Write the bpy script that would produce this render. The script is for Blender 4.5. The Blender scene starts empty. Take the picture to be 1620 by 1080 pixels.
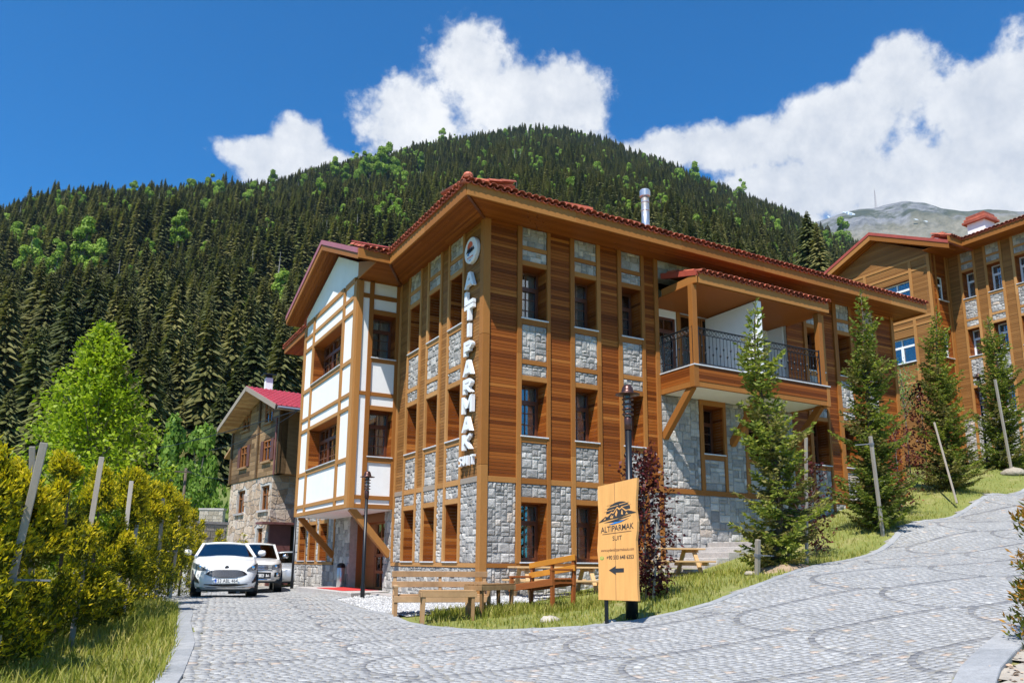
import bpy, math, random
import numpy as np
from mathutils import Vector, Matrix
R = math.radians
rnd = random.Random(7)
sc = bpy.context.scene
COL = sc.collection

# ------------------------------------------------------------------ camera
CAM = np.array([-8.60534, -16.85476, 0.76311])
YAW, PIT, ROL = R(29.246), R(10.976), R(0.466)
FPX, PCY = 1237.5, 650.0
FW = np.array([math.sin(YAW)*math.cos(PIT), math.cos(YAW)*math.cos(PIT), math.sin(PIT)])
_r = np.array([math.cos(YAW), -math.sin(YAW), 0.0]); _u = np.cross(_r, FW)
RT = math.cos(ROL)*_r + math.sin(ROL)*_u
UP = -math.sin(ROL)*_r + math.cos(ROL)*_u
cam = bpy.data.cameras.new("camera"); camo = bpy.data.objects.new("camera", cam); COL.objects.link(camo)
cam.sensor_fit = 'HORIZONTAL'; cam.sensor_width = 36.0; cam.lens = FPX/1620*36
cam.shift_y = (PCY-540)/1620; cam.clip_start = 0.1; cam.clip_end = 20000
camo.matrix_world = Matrix(((RT[0], UP[0], -FW[0], CAM[0]), (RT[1], UP[1], -FW[1], CAM[1]), (RT[2], UP[2], -FW[2], CAM[2]), (0, 0, 0, 1)))
sc.camera = camo
def ray(x, y): return FW + RT*(x-810)/FPX - UP*(y-PCY)/FPX
def at(x, y, D): return CAM + ray(x, y)*D
def onpl(x, y, ax, v):
    d = ray(x, y); i = 'xyz'.index(ax); return CAM + d*((v-CAM[i])/d[i])
def depth(p): return float((np.asarray(p, float)-CAM) @ FW)

# ------------------------------------------------------------------ light
SUN = Vector((0.49, 0.37, -1.0)).normalized()          # direction the light travels
EL = math.asin(-SUN.z); AZ = math.atan2(-SUN.x, -SUN.y) # azimuth of the sun from +Y towards +X
sl = bpy.data.lights.new("sun", 'SUN'); sl.energy = 5.0; sl.angle = R(0.53); sl.color = (1.0, 0.955, 0.885)
so = bpy.data.objects.new("sun", sl); COL.objects.link(so); so.location = (-30, -30, 60)
so.rotation_euler = SUN.to_track_quat('-Z', 'Y').to_euler()
sc.view_settings.view_transform = 'Standard'; sc.view_settings.look = 'None'
sc.view_settings.exposure = 0.6; sc.view_settings.gamma = 1.0
sc.cycles.max_bounces = 6; sc.cycles.transparent_max_bounces = 12
sc.cycles.use_denoising = True

w = bpy.data.worlds.new("World"); sc.world = w; w.use_nodes = True
w.cycles.sampling_method = 'MANUAL'; w.cycles.sample_map_resolution = 256
def N(nt, t, **kw):
    n = nt.nodes.new(t)
    for k, v in kw.items(): setattr(n, k, v)
    return n
def LK(nt, a, b): nt.links.new(a, b)
def MATH(nt, op, a, b=None, c=None, clamp=False):
    n = N(nt, 'ShaderNodeMath', operation=op); n.use_clamp = clamp
    for i, v in enumerate((a, b, c)):
        if v is None: continue
        if isinstance(v, (int, float)): n.inputs[i].default_value = v
        else: LK(nt, v, n.inputs[i])
    return n.outputs[0]
def MIXC(nt, fac, a, b, mode='MIX'):
    n = N(nt, 'ShaderNodeMix', data_type='RGBA', blend_type=mode)
    for s, v in ((n.inputs[0], fac), (n.inputs[6], a), (n.inputs[7], b)):
        if isinstance(v, (int, float)): s.default_value = v
        elif isinstance(v, tuple): s.default_value = (*v, 1) if len(v) == 3 else v
        else: LK(nt, v, s)
    return n.outputs[2]
nt = w.node_tree; nt.nodes.clear()
sky = N(nt, 'ShaderNodeTexSky', sky_type='NISHITA'); sky.sun_disc = False
sky.sun_elevation = EL; sky.sun_rotation = AZ; sky.altitude = 1800; sky.air_density = 1.15; sky.dust_density = 0.25; sky.ozone_density = 3.0
tc = N(nt, 'ShaderNodeTexCoord'); sp = N(nt, 'ShaderNodeSeparateXYZ'); LK(nt, tc.outputs['Generated'], sp.inputs[0])
az = MATH(nt, 'MULTIPLY', MATH(nt, 'ARCTAN2', sp.outputs[0], sp.outputs[1]), 57.29578)
el = MATH(nt, 'MULTIPLY', MATH(nt, 'ARCSINE', sp.outputs[2]), 57.29578)
def noise(scale, detail, rough, vec=None, dist=0.0):
    n = N(nt, 'ShaderNodeTexNoise'); n.inputs['Scale'].default_value = scale; n.inputs['Detail'].default_value = detail
    n.inputs['Roughness'].default_value = rough; n.inputs['Distortion'].default_value = dist
    LK(nt, vec or tc.outputs['Generated'], n.inputs['Vector']); return n.outputs[0]
n1 = noise(7.0, 7, 0.6, dist=0.25); n2 = noise(26.0, 6, 0.62); n3 = noise(4.0, 3, 0.5)
# cumulus: lobes in azimuth / elevation (degrees), edges broken up by fractal noise
def azel(x, y):
    d = ray(x, y); d = d/np.linalg.norm(d)
    return math.degrees(math.atan2(d[0], d[1])), math.degrees(math.asin(d[2]))
lobes = []
for (x, y, rx, ry) in ((757, 105, 78, 84), (660, 190, 115, 80), (790, 170, 150, 100), (885, 150, 76, 66), (780, 245, 190, 66),
                       (478, 222, 62, 52), (420, 250, 95, 42), (520, 258, 60, 32), (455, 285, 110, 36),
                       (1425, 130, 90, 84), (1550, 165, 150, 90), (1320, 205, 160, 78), (1170, 232, 150, 56), (1055, 245, 90, 40), (1660, 200, 200, 150),
                       (1270, 300, 270, 78), (1500, 290, 330, 130)):
    a, e = azel(x, y); a2, e2 = azel(x+rx, y); a3, e3 = azel(x, y-ry)
    lobes.append((a, e, abs(a2-a), abs(e3-e)))
lobes += [(105, 24, 18, 8), (150, 22, 22, 7), (-75, 20, 16, 6), (-130, 26, 20, 7)]   # the same sky goes on around
f = None
for (a, e, ra, re) in lobes:
    da = MATH(nt, 'DIVIDE', MATH(nt, 'SUBTRACT', az, a), ra); de = MATH(nt, 'DIVIDE', MATH(nt, 'SUBTRACT', el, e), re)
    d2 = MATH(nt, 'SQRT', MATH(nt, 'ADD', MATH(nt, 'MULTIPLY', da, da), MATH(nt, 'MULTIPLY', de, de)))
    g = MATH(nt, 'SUBTRACT', 1.0, d2)
    f = g if f is None else MATH(nt, 'SMOOTH_MAX', f, g, 0.25)
f = MATH(nt, 'MAXIMUM', f, -1.2)
dens = MATH(nt, 'ADD', MATH(nt, 'ADD', MATH(nt, 'MULTIPLY', f, 1.0), MATH(nt, 'MULTIPLY', MATH(nt, 'SUBTRACT', n1, 0.5), 1.8)), MATH(nt, 'MULTIPLY', MATH(nt, 'SUBTRACT', n2, 0.5), 1.0))
mr = N(nt, 'ShaderNodeMapRange', interpolation_type='SMOOTHSTEP'); LK(nt, dens, mr.inputs[0]); mr.inputs[1].default_value = -0.02; mr.inputs[2].default_value = 0.36
cl_t = MATH(nt, 'MULTIPLY', mr.outputs[0], 0.97)
shade = N(nt, 'ShaderNodeMapRange'); LK(nt, MATH(nt, 'ADD', MATH(nt, 'MULTIPLY', n3, 0.6), MATH(nt, 'MULTIPLY', n2, 0.55)), shade.inputs[0])
shade.inputs[1].default_value = 0.38; shade.inputs[2].default_value = 0.72
ccol = MIXC(nt, shade.outputs[0], (7.2, 7.9, 9.1), (12.6, 12.7, 12.8))
skyc = MIXC(nt, 1.0, sky.outputs[0], (0.19, 1.36, 2.20), 'MULTIPLY')
bg = N(nt, 'ShaderNodeBackground'); bg.inputs[1].default_value = 0.054
LK(nt, MIXC(nt, cl_t, skyc, ccol), bg.inputs[0])
wo = N(nt, 'ShaderNodeOutputWorld'); LK(nt, bg.outputs[0], wo.inputs[0])

# ------------------------------------------------------------------ materials
MATS = {}
def new_mat(name):
    m = bpy.data.materials.new(name); m.use_nodes = True; MATS[name] = m
    nt = m.node_tree; b = nt.nodes['Principled BSDF']
    return m, nt, b
def tone(nt):
    g = N(nt, 'ShaderNodeNewGeometry'); oi = N(nt, 'ShaderNodeObjectInfo')
    return MATH(nt, 'FRACT', MATH(nt, 'ADD', g.outputs['Random Per Island'], oi.outputs['Random']))
def ramp(nt, fac, stops, interp='LINEAR'):
    r = N(nt, 'ShaderNodeValToRGB'); r.color_ramp.interpolation = interp
    els = r.color_ramp.elements
    while len(els) < len(stops): els.new(0.5)
    for e, (p, c) in zip(els, stops): e.position = p; e.color = (*c, 1)
    LK(nt, fac, r.inputs[0]); return r.outputs[0]
def tex(nt, scale, detail=4, rough=0.6, stretch=None, coord='Object', dist=0.0):
    t = N(nt, 'ShaderNodeTexCoord'); v = t.outputs[coord]
    if stretch:
        mp = N(nt, 'ShaderNodeMapping'); mp.inputs['Scale'].default_value = stretch; LK(nt, v, mp.inputs[0]); v = mp.outputs[0]
    n = N(nt, 'ShaderNodeTexNoise'); n.inputs['Scale'].default_value = scale; n.inputs['Detail'].default_value = detail
    n.inputs['Roughness'].default_value = rough; n.inputs['Distortion'].default_value = dist; LK(nt, v, n.inputs['Vector']); return n.outputs[0]
def bump(nt, b, h, strength, dist):
    n = N(nt, 'ShaderNodeBump'); n.inputs['Strength'].default_value = strength; n.inputs['Distance'].default_value = dist
    LK(nt, h, n.inputs['Height']); LK(nt, n.outputs[0], b.inputs['Normal'])
def simple(name, c, rough=0.6, metal=0.0, var=0.25, scale=3.0, bmp=0.0, bscale=40, bdist=0.01, spec=0.5, stretch=None, pertone=0.0, coat=0.0):
    m, nt, b = new_mat(name)
    n = tex(nt, scale, 5, 0.65, stretch)
    lo = tuple(x*(1-var) for x in c); hi = tuple(min(1, x*(1+var)) for x in c)
    col = ramp(nt, n, ((0.3, lo), (0.7, hi)))
    if pertone:
        t = MATH(nt, 'ADD', 1-pertone, MATH(nt, 'MULTIPLY', tone(nt), 2*pertone))
        cc = N(nt, 'ShaderNodeCombineColor'); [LK(nt, t, cc.inputs[i]) for i in range(3)]
        col = MIXC(nt, 1.0, col, cc.outputs[0], 'MULTIPLY')
    LK(nt, col, b.inputs['Base Color']); b.inputs['Roughness'].default_value = rough; b.inputs['Metallic'].default_value = metal
    b.inputs['Specular IOR Level'].default_value = spec
    if coat: b.inputs['Coat Weight'].default_value = coat
    if bmp: bump(nt, b, tex(nt, bscale, 6, 0.65, stretch), bmp, bdist)
    return m
def wood(name, stops, rough=0.55, stretch=(1, 1, 9), gscale=5.0, amount=0.35, bmp=0.25):
    """planks / beams: one tone per piece, long grain"""
    m, nt, b = new_mat(name)
    base = ramp(nt, tone(nt), stops)
    g = tex(nt, gscale, 6, 0.7, stretch); big = tex(nt, 0.7, 3, 0.6)
    k = MATH(nt, 'ADD', MATH(nt, 'ADD', 1-amount*0.75, MATH(nt, 'MULTIPLY', g, amount)), MATH(nt, 'MULTIPLY', big, amount*0.5))
    cc = N(nt, 'ShaderNodeCombineColor'); [LK(nt, k, cc.inputs[i]) for i in range(3)]
    LK(nt, MIXC(nt, 1.0, base, cc.outputs[0], 'MULTIPLY'), b.inputs['Base Color'])
    b.inputs['Roughness'].default_value = rough; b.inputs['Specular IOR Level'].default_value = 0.13
    bump(nt, b, g, bmp, 0.006)
    return m
wood('cladding', ((0.0, (0.121, 0.031, 0.0059)), (0.2, (0.181, 0.047, 0.0085)), (0.6, (0.246, 0.068, 0.0117)), (0.92, (0.306, 0.092, 0.0162)), (1.0, (0.399, 0.143, 0.0292))), stretch=(1.2, 1.2, 14))
wood('beam_pale', ((0.0, (0.371, 0.178, 0.0553)), (0.6, (0.430, 0.211, 0.0714)), (1.0, (0.469, 0.249, 0.0937))), stretch=(4, 4, 1), amount=0.3)  # beam wood made paler and duller: sun glare put into the colour
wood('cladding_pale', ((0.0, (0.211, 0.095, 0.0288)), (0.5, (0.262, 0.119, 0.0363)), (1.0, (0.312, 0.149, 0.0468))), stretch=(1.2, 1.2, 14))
wood('beam', ((0.0, (0.265, 0.102, 0.0236)), (0.6, (0.328, 0.132, 0.0324)), (1.0, (0.383, 0.175, 0.0507))), stretch=(4, 4, 1), amount=0.3)
wood('soffit', ((0.0, (0.178, 0.050, 0.0085)), (0.5, (0.235, 0.070, 0.0117)), (1.0, (0.291, 0.096, 0.0181))), stretch=(2, 2, 4))
wood('grey_board', ((0.0, (0.25, 0.2, 0.16)), (1.0, (0.33, 0.28, 0.23))))
wood('bench_wood', ((0.0, (0.344, 0.199, 0.0972)), (0.5, (0.430, 0.266, 0.1404)), (1.0, (0.499, 0.342, 0.1944))), gscale=3, stretch=(1, 1, 1), amount=1.25)
wood('table_wood', ((0.0, (0.24, 0.135, 0.06)), (0.5, (0.33, 0.195, 0.092)), (1.0, (0.42, 0.26, 0.13))), gscale=4, stretch=(1, 1, 1), amount=0.9)
wood('orange_wood', ((0.0, (0.50, 0.20, 0.025)), (1.0, (0.62, 0.28, 0.04))), gscale=3, stretch=(1, 1, 1), amount=0.6)
wood('brown_stain', ((0.0, (0.25, 0.075, 0.02)), (1.0, (0.32, 0.105, 0.03))), amount=0.5)
wood('picnic_wood', ((0.0, (0.52, 0.32, 0.15)), (1.0, (0.64, 0.42, 0.21))), gscale=3, amount=0.5)
wood('stake', ((0.0, (0.30, 0.26, 0.215)), (1.0, (0.42, 0.37, 0.31))), stretch=(6, 6, 1), amount=0.6)
wood('old_timber', ((0.0, (0.10, 0.06, 0.03)), (0.5, (0.21, 0.13, 0.065)), (1.0, (0.33, 0.21, 0.11))), gscale=2.2, stretch=(1, 1, 5), amount=1.1)
wood('door_wood', ((0.0, (0.24, 0.09, 0.03)), (1.0, (0.33, 0.135, 0.045))))
wood('sign_wood', ((0.0, (0.68, 0.33, 0.10)), (1.0, (0.74, 0.40, 0.14))), gscale=2.0, stretch=(7, 7, 0.8), amount=0.45, bmp=0.1)
simple('window_frame', (0.12, 0.036, 0.014), 0.4, var=0.15)
def stone(name, stops, bs=26, bmp=0.9, bd=0.03):
    m, nt, b = new_mat(name)
    base = ramp(nt, tone(nt), stops)
    sp_ = tex(nt, 55, 4, 0.75); bl = tex(nt, 9, 5, 0.7)
    k = MATH(nt, 'ADD', MATH(nt, 'MULTIPLY', tex(nt, 0.55, 5, 0.7, None, 'Object'), 0.42), MATH(nt, 'ADD', -0.09, MATH(nt, 'ADD', MATH(nt, 'MULTIPLY', sp_, 1.0), MATH(nt, 'MULTIPLY', bl, 0.8))))
    cc = N(nt, 'ShaderNodeCombineColor'); [LK(nt, k, cc.inputs[i]) for i in range(3)]
    LK(nt, MIXC(nt, 1.0, base, cc.outputs[0], 'MULTIPLY'), b.inputs['Base Color'])
    b.inputs['Roughness'].default_value = 0.88; b.inputs['Specular IOR Level'].default_value = 0.25
    h = MATH(nt, 'ADD', tex(nt, bs, 6, 0.7), MATH(nt, 'MULTIPLY', tex(nt, 8, 3, 0.6), 1.5))
    bump(nt, b, h, bmp, bd)
    return m
stone('stone', ((0.0, (0.260, 0.249, 0.2376)), (0.4, (0.358, 0.342, 0.3247)), (0.8, (0.456, 0.437, 0.4108)), (0.95, (0.549, 0.522, 0.4851)), (1.0, (0.465, 0.380, 0.3069))))
stone('house_stone', ((0.0, (0.331, 0.237, 0.1628)), (0.5, (0.460, 0.356, 0.2625)), (0.85, (0.570, 0.475, 0.3780)), (1.0, (0.386, 0.323, 0.2835))), bs=10)
stone('cobble', ((0.0, (0.27, 0.272, 0.272)), (0.45, (0.31, 0.312, 0.312)), (0.93, (0.345, 0.345, 0.34)), (0.965, (0.41, 0.41, 0.40)), (0.985, (0.40, 0.32, 0.26)), (1.0, (0.40, 0.335, 0.28))), bs=40, bmp=0.3, bd=0.012)
stone('cobble_dark', ((0.0, (0.16, 0.162, 0.17)), (0.8, (0.21, 0.212, 0.22)), (1.0, (0.24, 0.235, 0.235))), bs=40, bmp=0.5, bd=0.012)
stone('kerb_stone', ((0.0, (0.25, 0.26, 0.27)), (1.0, (0.31, 0.315, 0.32))), bs=60, bmp=0.35, bd=0.006)
stone('step_stone', ((0.0, (0.34, 0.31, 0.29)), (1.0, (0.47, 0.44, 0.42))), bs=30, bmp=0.3)
stone('gravel', ((0.0, (0.26, 0.26, 0.26)), (0.6, (0.42, 0.42, 0.42)), (1.0, (0.60, 0.60, 0.60))), bmp=0.3)
stone('rubble', ((0.0, (0.30, 0.26, 0.20)), (1.0, (0.48, 0.43, 0.36))), bs=10)
simple('mortar', (0.44, 0.425, 0.395), 0.95, var=0.2, scale=6, bmp=0.3)
simple('joint_sand', (0.25, 0.24, 0.215), 0.98, var=0.35, scale=7, bmp=0.4, bscale=80)
simple('plaster', (0.80, 0.805, 0.80), 0.9, var=0.04, scale=2, bmp=0.25, bscale=120, bdist=0.004)
simple('white_paint', (0.80, 0.81, 0.83), 0.35, var=0.02)
simple('sill_marble', (0.60, 0.61, 0.63), 0.4, var=0.12, scale=12)
simple('black_metal', (0.012, 0.014, 0.018), 0.38, 0.3, var=0.2, scale=6)
simple('copper', (0.085, 0.04, 0.034), 0.35, 0.6, var=0.35, scale=20)
simple('steel', (0.60, 0.60, 0.60), 0.3, 0.75, var=0.08)
simple('tile', (0.42, 0.105, 0.055), 0.62, var=0.35, scale=4, pertone=0.3, bmp=0.2)
simple('red_flashing', (0.36, 0.07, 0.045), 0.45, var=0.12)
simple('rose_flashing', (0.38, 0.13, 0.14), 0.45, var=0.12)
simple('red_metal', (0.40, 0.05, 0.065), 0.38, 0.0, var=0.12, scale=1.5)
simple('maroon', (0.15, 0.055, 0.05), 0.6, var=0.15)
simple('carpet', (0.52, 0.03, 0.025), 0.95, var=0.2, scale=20)
simple('dark_room', (0.02, 0.018, 0.016), 0.9)
simple('curtain', (0.62, 0.62, 0.60), 0.95, var=0.06)
simple('ink', (0.022, 0.022, 0.025), 0.6, var=0.2)
simple('ink_brown', (0.17, 0.07, 0.035), 0.7)
simple('blue_ink', (0.02, 0.18, 0.50), 0.5)
simple('green_ink', (0.10, 0.42, 0.06), 0.5)
simple('orange_ink', (0.72, 0.13, 0.035), 0.5)
simple('grey_ink', (0.40, 0.42, 0.46), 0.5)
simple('car_white', (0.78, 0.79, 0.80), 0.3, var=0.01, coat=0.8)
simple('car_silver', (0.69, 0.68, 0.66), 0.28, 0.08, var=0.02, coat=0.7)
simple('car_grey', (0.42, 0.44, 0.46), 0.25, 0.35, var=0.02, coat=0.7)
simple('car_black', (0.010, 0.010, 0.011), 0.4, var=0.1)
simple('headlight', (0.10, 0.115, 0.135), 0.3, var=0.6, scale=14, coat=0.3)
simple('chrome', (0.72, 0.73, 0.75), 0.12, 1.0, var=0.03)
simple('tyre', (0.016, 0.016, 0.017), 0.85, var=0.3, scale=20)
simple('plate', (0.78, 0.78, 0.76), 0.4, var=0.02)
simple('plate_blue', (0.02, 0.10, 0.48), 0.4)
simple('seat_fabric', (0.03, 0.032, 0.036), 0.9)
simple('dead_wood', (0.30, 0.28, 0.26), 0.95, var=0.25)
simple('bark', (0.115, 0.085, 0.06), 0.95, var=0.4, scale=8, bmp=0.6, bscale=18, bdist=0.02)
simple('grey_bark', (0.20, 0.175, 0.15), 0.95, var=0.35, scale=8, bmp=0.5, bscale=18)
simple('strap', (0.17, 0.18, 0.20), 0.7)
simple('soil', (0.30, 0.215, 0.145), 0.98, var=0.35, scale=5, bmp=0.6, bscale=14, bdist=0.03)
simple('sand', (0.36, 0.32, 0.265), 0.98, var=0.2, scale=6, bmp=0.5, bscale=30)
simple('dry_leaf', (0.36, 0.25, 0.17), 0.9, var=0.3, pertone=0.35)
simple('mast_red', (0.35, 0.30, 0.30), 0.6)
def foliage(name, stops, trans=0.25, rough=0.6, var=0.3, vscale=0.8):
    m, nt, b = new_mat(name)
    g = N(nt, 'ShaderNodeNewGeometry'); oi = N(nt, 'ShaderNodeObjectInfo')
    n = tex(nt, vscale, 3, 0.6)
    t = MATH(nt, 'ADD', MATH(nt, 'MULTIPLY', g.outputs['Random Per Island'], 0.7), MATH(nt, 'MULTIPLY', MATH(nt, 'SUBTRACT', n, 0.35), 0.9))
    t = MATH(nt, 'ADD', t, MATH(nt, 'MULTIPLY', MATH(nt, 'SUBTRACT', oi.outputs['Random'], 0.5), var), clamp=True)
    c = ramp(nt, t, stops); LK(nt, c, b.inputs['Base Color'])
    b.inputs['Roughness'].default_value = rough; b.inputs['Specular IOR Level'].default_value = 0.25
    tr = N(nt, 'ShaderNodeBsdfTranslucent'); LK(nt, MIXC(nt, 1.0, c, (1.0, 1.1, 0.55), 'MULTIPLY'), tr.inputs[0])
    mx = N(nt, 'ShaderNodeMixShader'); mx.inputs[0].default_value = trans
    LK(nt, b.outputs[0], mx.inputs[1]); LK(nt, tr.outputs[0], mx.inputs[2]); LK(nt, mx.outputs[0], nt.nodes['Material Output'].inputs[0])
    return m
foliage('spruce_far', ((0.0, (0.055, 0.068, 0.022)), (0.5, (0.115, 0.130, 0.040)), (1.0, (0.20, 0.205, 0.062))), 0.3, var=0.9)
foliage('spruce_olive', ((0.0, (0.075, 0.078, 0.025)), (0.5, (0.155, 0.155, 0.048)), (1.0, (0.25, 0.225, 0.075))), 0.3, var=1.0)
foliage('beech_far', ((0.0, (0.15, 0.24, 0.025)), (0.5, (0.24, 0.36, 0.042)), (1.0, (0.35, 0.46, 0.075))), 0.35, var=0.8)
foliage('spruce', ((0.0, (0.06, 0.09, 0.018)), (0.4, (0.16, 0.205, 0.032)), (0.75, (0.31, 0.335, 0.055)), (1.0, (0.44, 0.44, 0.09))), 0.42, var=0.2)
foliage('spruce_dry', ((0.0, (0.08, 0.08, 0.022)), (0.5, (0.18, 0.17, 0.042)), (1.0, (0.32, 0.27, 0.085))), 0.3)
foliage('copper_beech', ((0.0, (0.028, 0.008, 0.010)), (0.5, (0.085, 0.018, 0.020)), (0.85, (0.17, 0.032, 0.030)), (1.0, (0.28, 0.07, 0.05))), 0.3, rough=0.35)
foliage('leaf_green', ((0.0, (0.17, 0.25, 0.016)), (0.45, (0.31, 0.41, 0.026)), (0.85, (0.47, 0.54, 0.05)), (1.0, (0.62, 0.58, 0.13))), 0.45, rough=0.45)
foliage('leaf_pale', ((0.0, (0.14, 0.23, 0.05)), (1.0, (0.38, 0.48, 0.20))), 0.4)
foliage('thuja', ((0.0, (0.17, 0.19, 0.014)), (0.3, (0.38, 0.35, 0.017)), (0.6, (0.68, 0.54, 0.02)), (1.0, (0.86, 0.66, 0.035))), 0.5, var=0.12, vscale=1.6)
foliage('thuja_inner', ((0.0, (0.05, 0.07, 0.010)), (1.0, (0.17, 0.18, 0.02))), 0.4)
foliage('thuja_rust', ((0.0, (0.20, 0.085, 0.014)), (1.0, (0.55, 0.28, 0.03))), 0.3)
foliage('grass', ((0.0, (0.14, 0.175, 0.022)), (0.35, (0.25, 0.275, 0.038)), (0.7, (0.38, 0.35, 0.075)), (1.0, (0.55, 0.46, 0.19))), 0.42, vscale=0.9)
foliage('bush', ((0.0, (0.08, 0.17, 0.018)), (1.0, (0.24, 0.36, 0.05))), 0.35)
def glass_mat():
    m, nt, b = new_mat('glass'); nt.nodes.remove(b)
    fr = N(nt, 'ShaderNodeFresnel'); fr.inputs[0].default_value = 1.5
    t = N(nt, 'ShaderNodeBsdfTransparent'); t.inputs[0].default_value = (0.80, 0.84, 0.84, 1)
    g = N(nt, 'ShaderNodeBsdfGlossy'); g.inputs['Roughness'].default_value = 0.02
    k = MATH(nt, 'ADD', MATH(nt, 'MULTIPLY', fr.outputs[0], 1.5), 0.13, clamp=True)
    mx = N(nt, 'ShaderNodeMixShader'); LK(nt, k, mx.inputs[0]); LK(nt, t.outputs[0], mx.inputs[1]); LK(nt, g.outputs[0], mx.inputs[2])
    LK(nt, mx.outputs[0], nt.nodes['Material Output'].inputs[0])
glass_mat()
def lamp_glass():
    m, nt, b = new_mat('clear_plastic'); b.inputs['Base Color'].default_value = (0.55, 0.6, 0.65, 1); b.inputs['Roughness'].default_value = 0.08
    b.inputs['Transmission Weight'].default_value = 0.6
lamp_glass()
def ground_mat():
    m, nt, b = new_mat('turf')
    n = tex(nt, 0.8, 6, 0.7); n2 = tex(nt, 14, 4, 0.7)
    c = ramp(nt, MATH(nt, 'ADD', MATH(nt, 'MULTIPLY', n, 0.75), MATH(nt, 'MULTIPLY', n2, 0.3)), ((0.3, (0.10, 0.14, 0.024)), (0.55, (0.19, 0.205, 0.046)), (0.72, (0.34, 0.28, 0.14))))
    LK(nt, c, b.inputs['Base Color']); b.inputs['Roughness'].default_value = 0.95; bump(nt, b, n2, 0.6, 0.05)
ground_mat()
def hill_mat(name, stops, sc1):
    m, nt, b = new_mat(name)
    c = ramp(nt, tex(nt, sc1, 8, 0.7), stops)
    LK(nt, c, b.inputs['Base Color']); b.inputs['Roughness'].default_value = 1.0; b.inputs['Specular IOR Level'].default_value = 0.1
hill_mat('forest_floor', ((0.3, (0.020, 0.034, 0.012)), (0.7, (0.055, 0.075, 0.022))), 0.02)
hill_mat('meadow', ((0.3, (0.09, 0.13, 0.03)), (0.6, (0.15, 0.175, 0.055)), (0.8, (0.25, 0.22, 0.11))), 0.15)
def alpine_mat():
    m, nt, b = new_mat('alpine')
    t = N(nt, 'ShaderNodeTexCoord'); s = N(nt, 'ShaderNodeSeparateXYZ'); LK(nt, t.outputs['Object'], s.inputs[0])
    n = tex(nt, 0.006, 9, 0.68); n2 = tex(nt, 0.03, 8, 0.75)
    rock = ramp(nt, n2, ((0.35, (0.07, 0.075, 0.08)), (0.65, (0.23, 0.23, 0.235))))
    veg = ramp(nt, n2, ((0.35, (0.026, 0.036, 0.024)), (0.65, (0.072, 0.080, 0.050))))
    low = ramp(nt, n2, ((0.35, (0.095, 0.092, 0.062)), (0.65, (0.22, 0.20, 0.155))))
    hz = MATH(nt, 'ADD', s.outputs[2], MATH(nt, 'MULTIPLY', MATH(nt, 'SUBTRACT', n, 0.5), 260))
    mr = N(nt, 'ShaderNodeMapRange'); LK(nt, hz, mr.inputs[0]); mr.inputs[1].default_value = 1080; mr.inputs[2].default_value = 1160
    k = N(nt, 'ShaderNodeMapRange'); LK(nt, n, k.inputs[0]); k.inputs[1].default_value = 0.46; k.inputs[2].default_value = 0.54
    LK(nt, MIXC(nt, mr.outputs[0], low, MIXC(nt, k.outputs[0], veg, rock)), b.inputs['Base Color']); b.inputs['Roughness'].default_value = 1.0
alpine_mat()
simple('snow', (0.85, 0.87, 0.9), 0.8, var=0.03)
M = MATS

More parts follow.
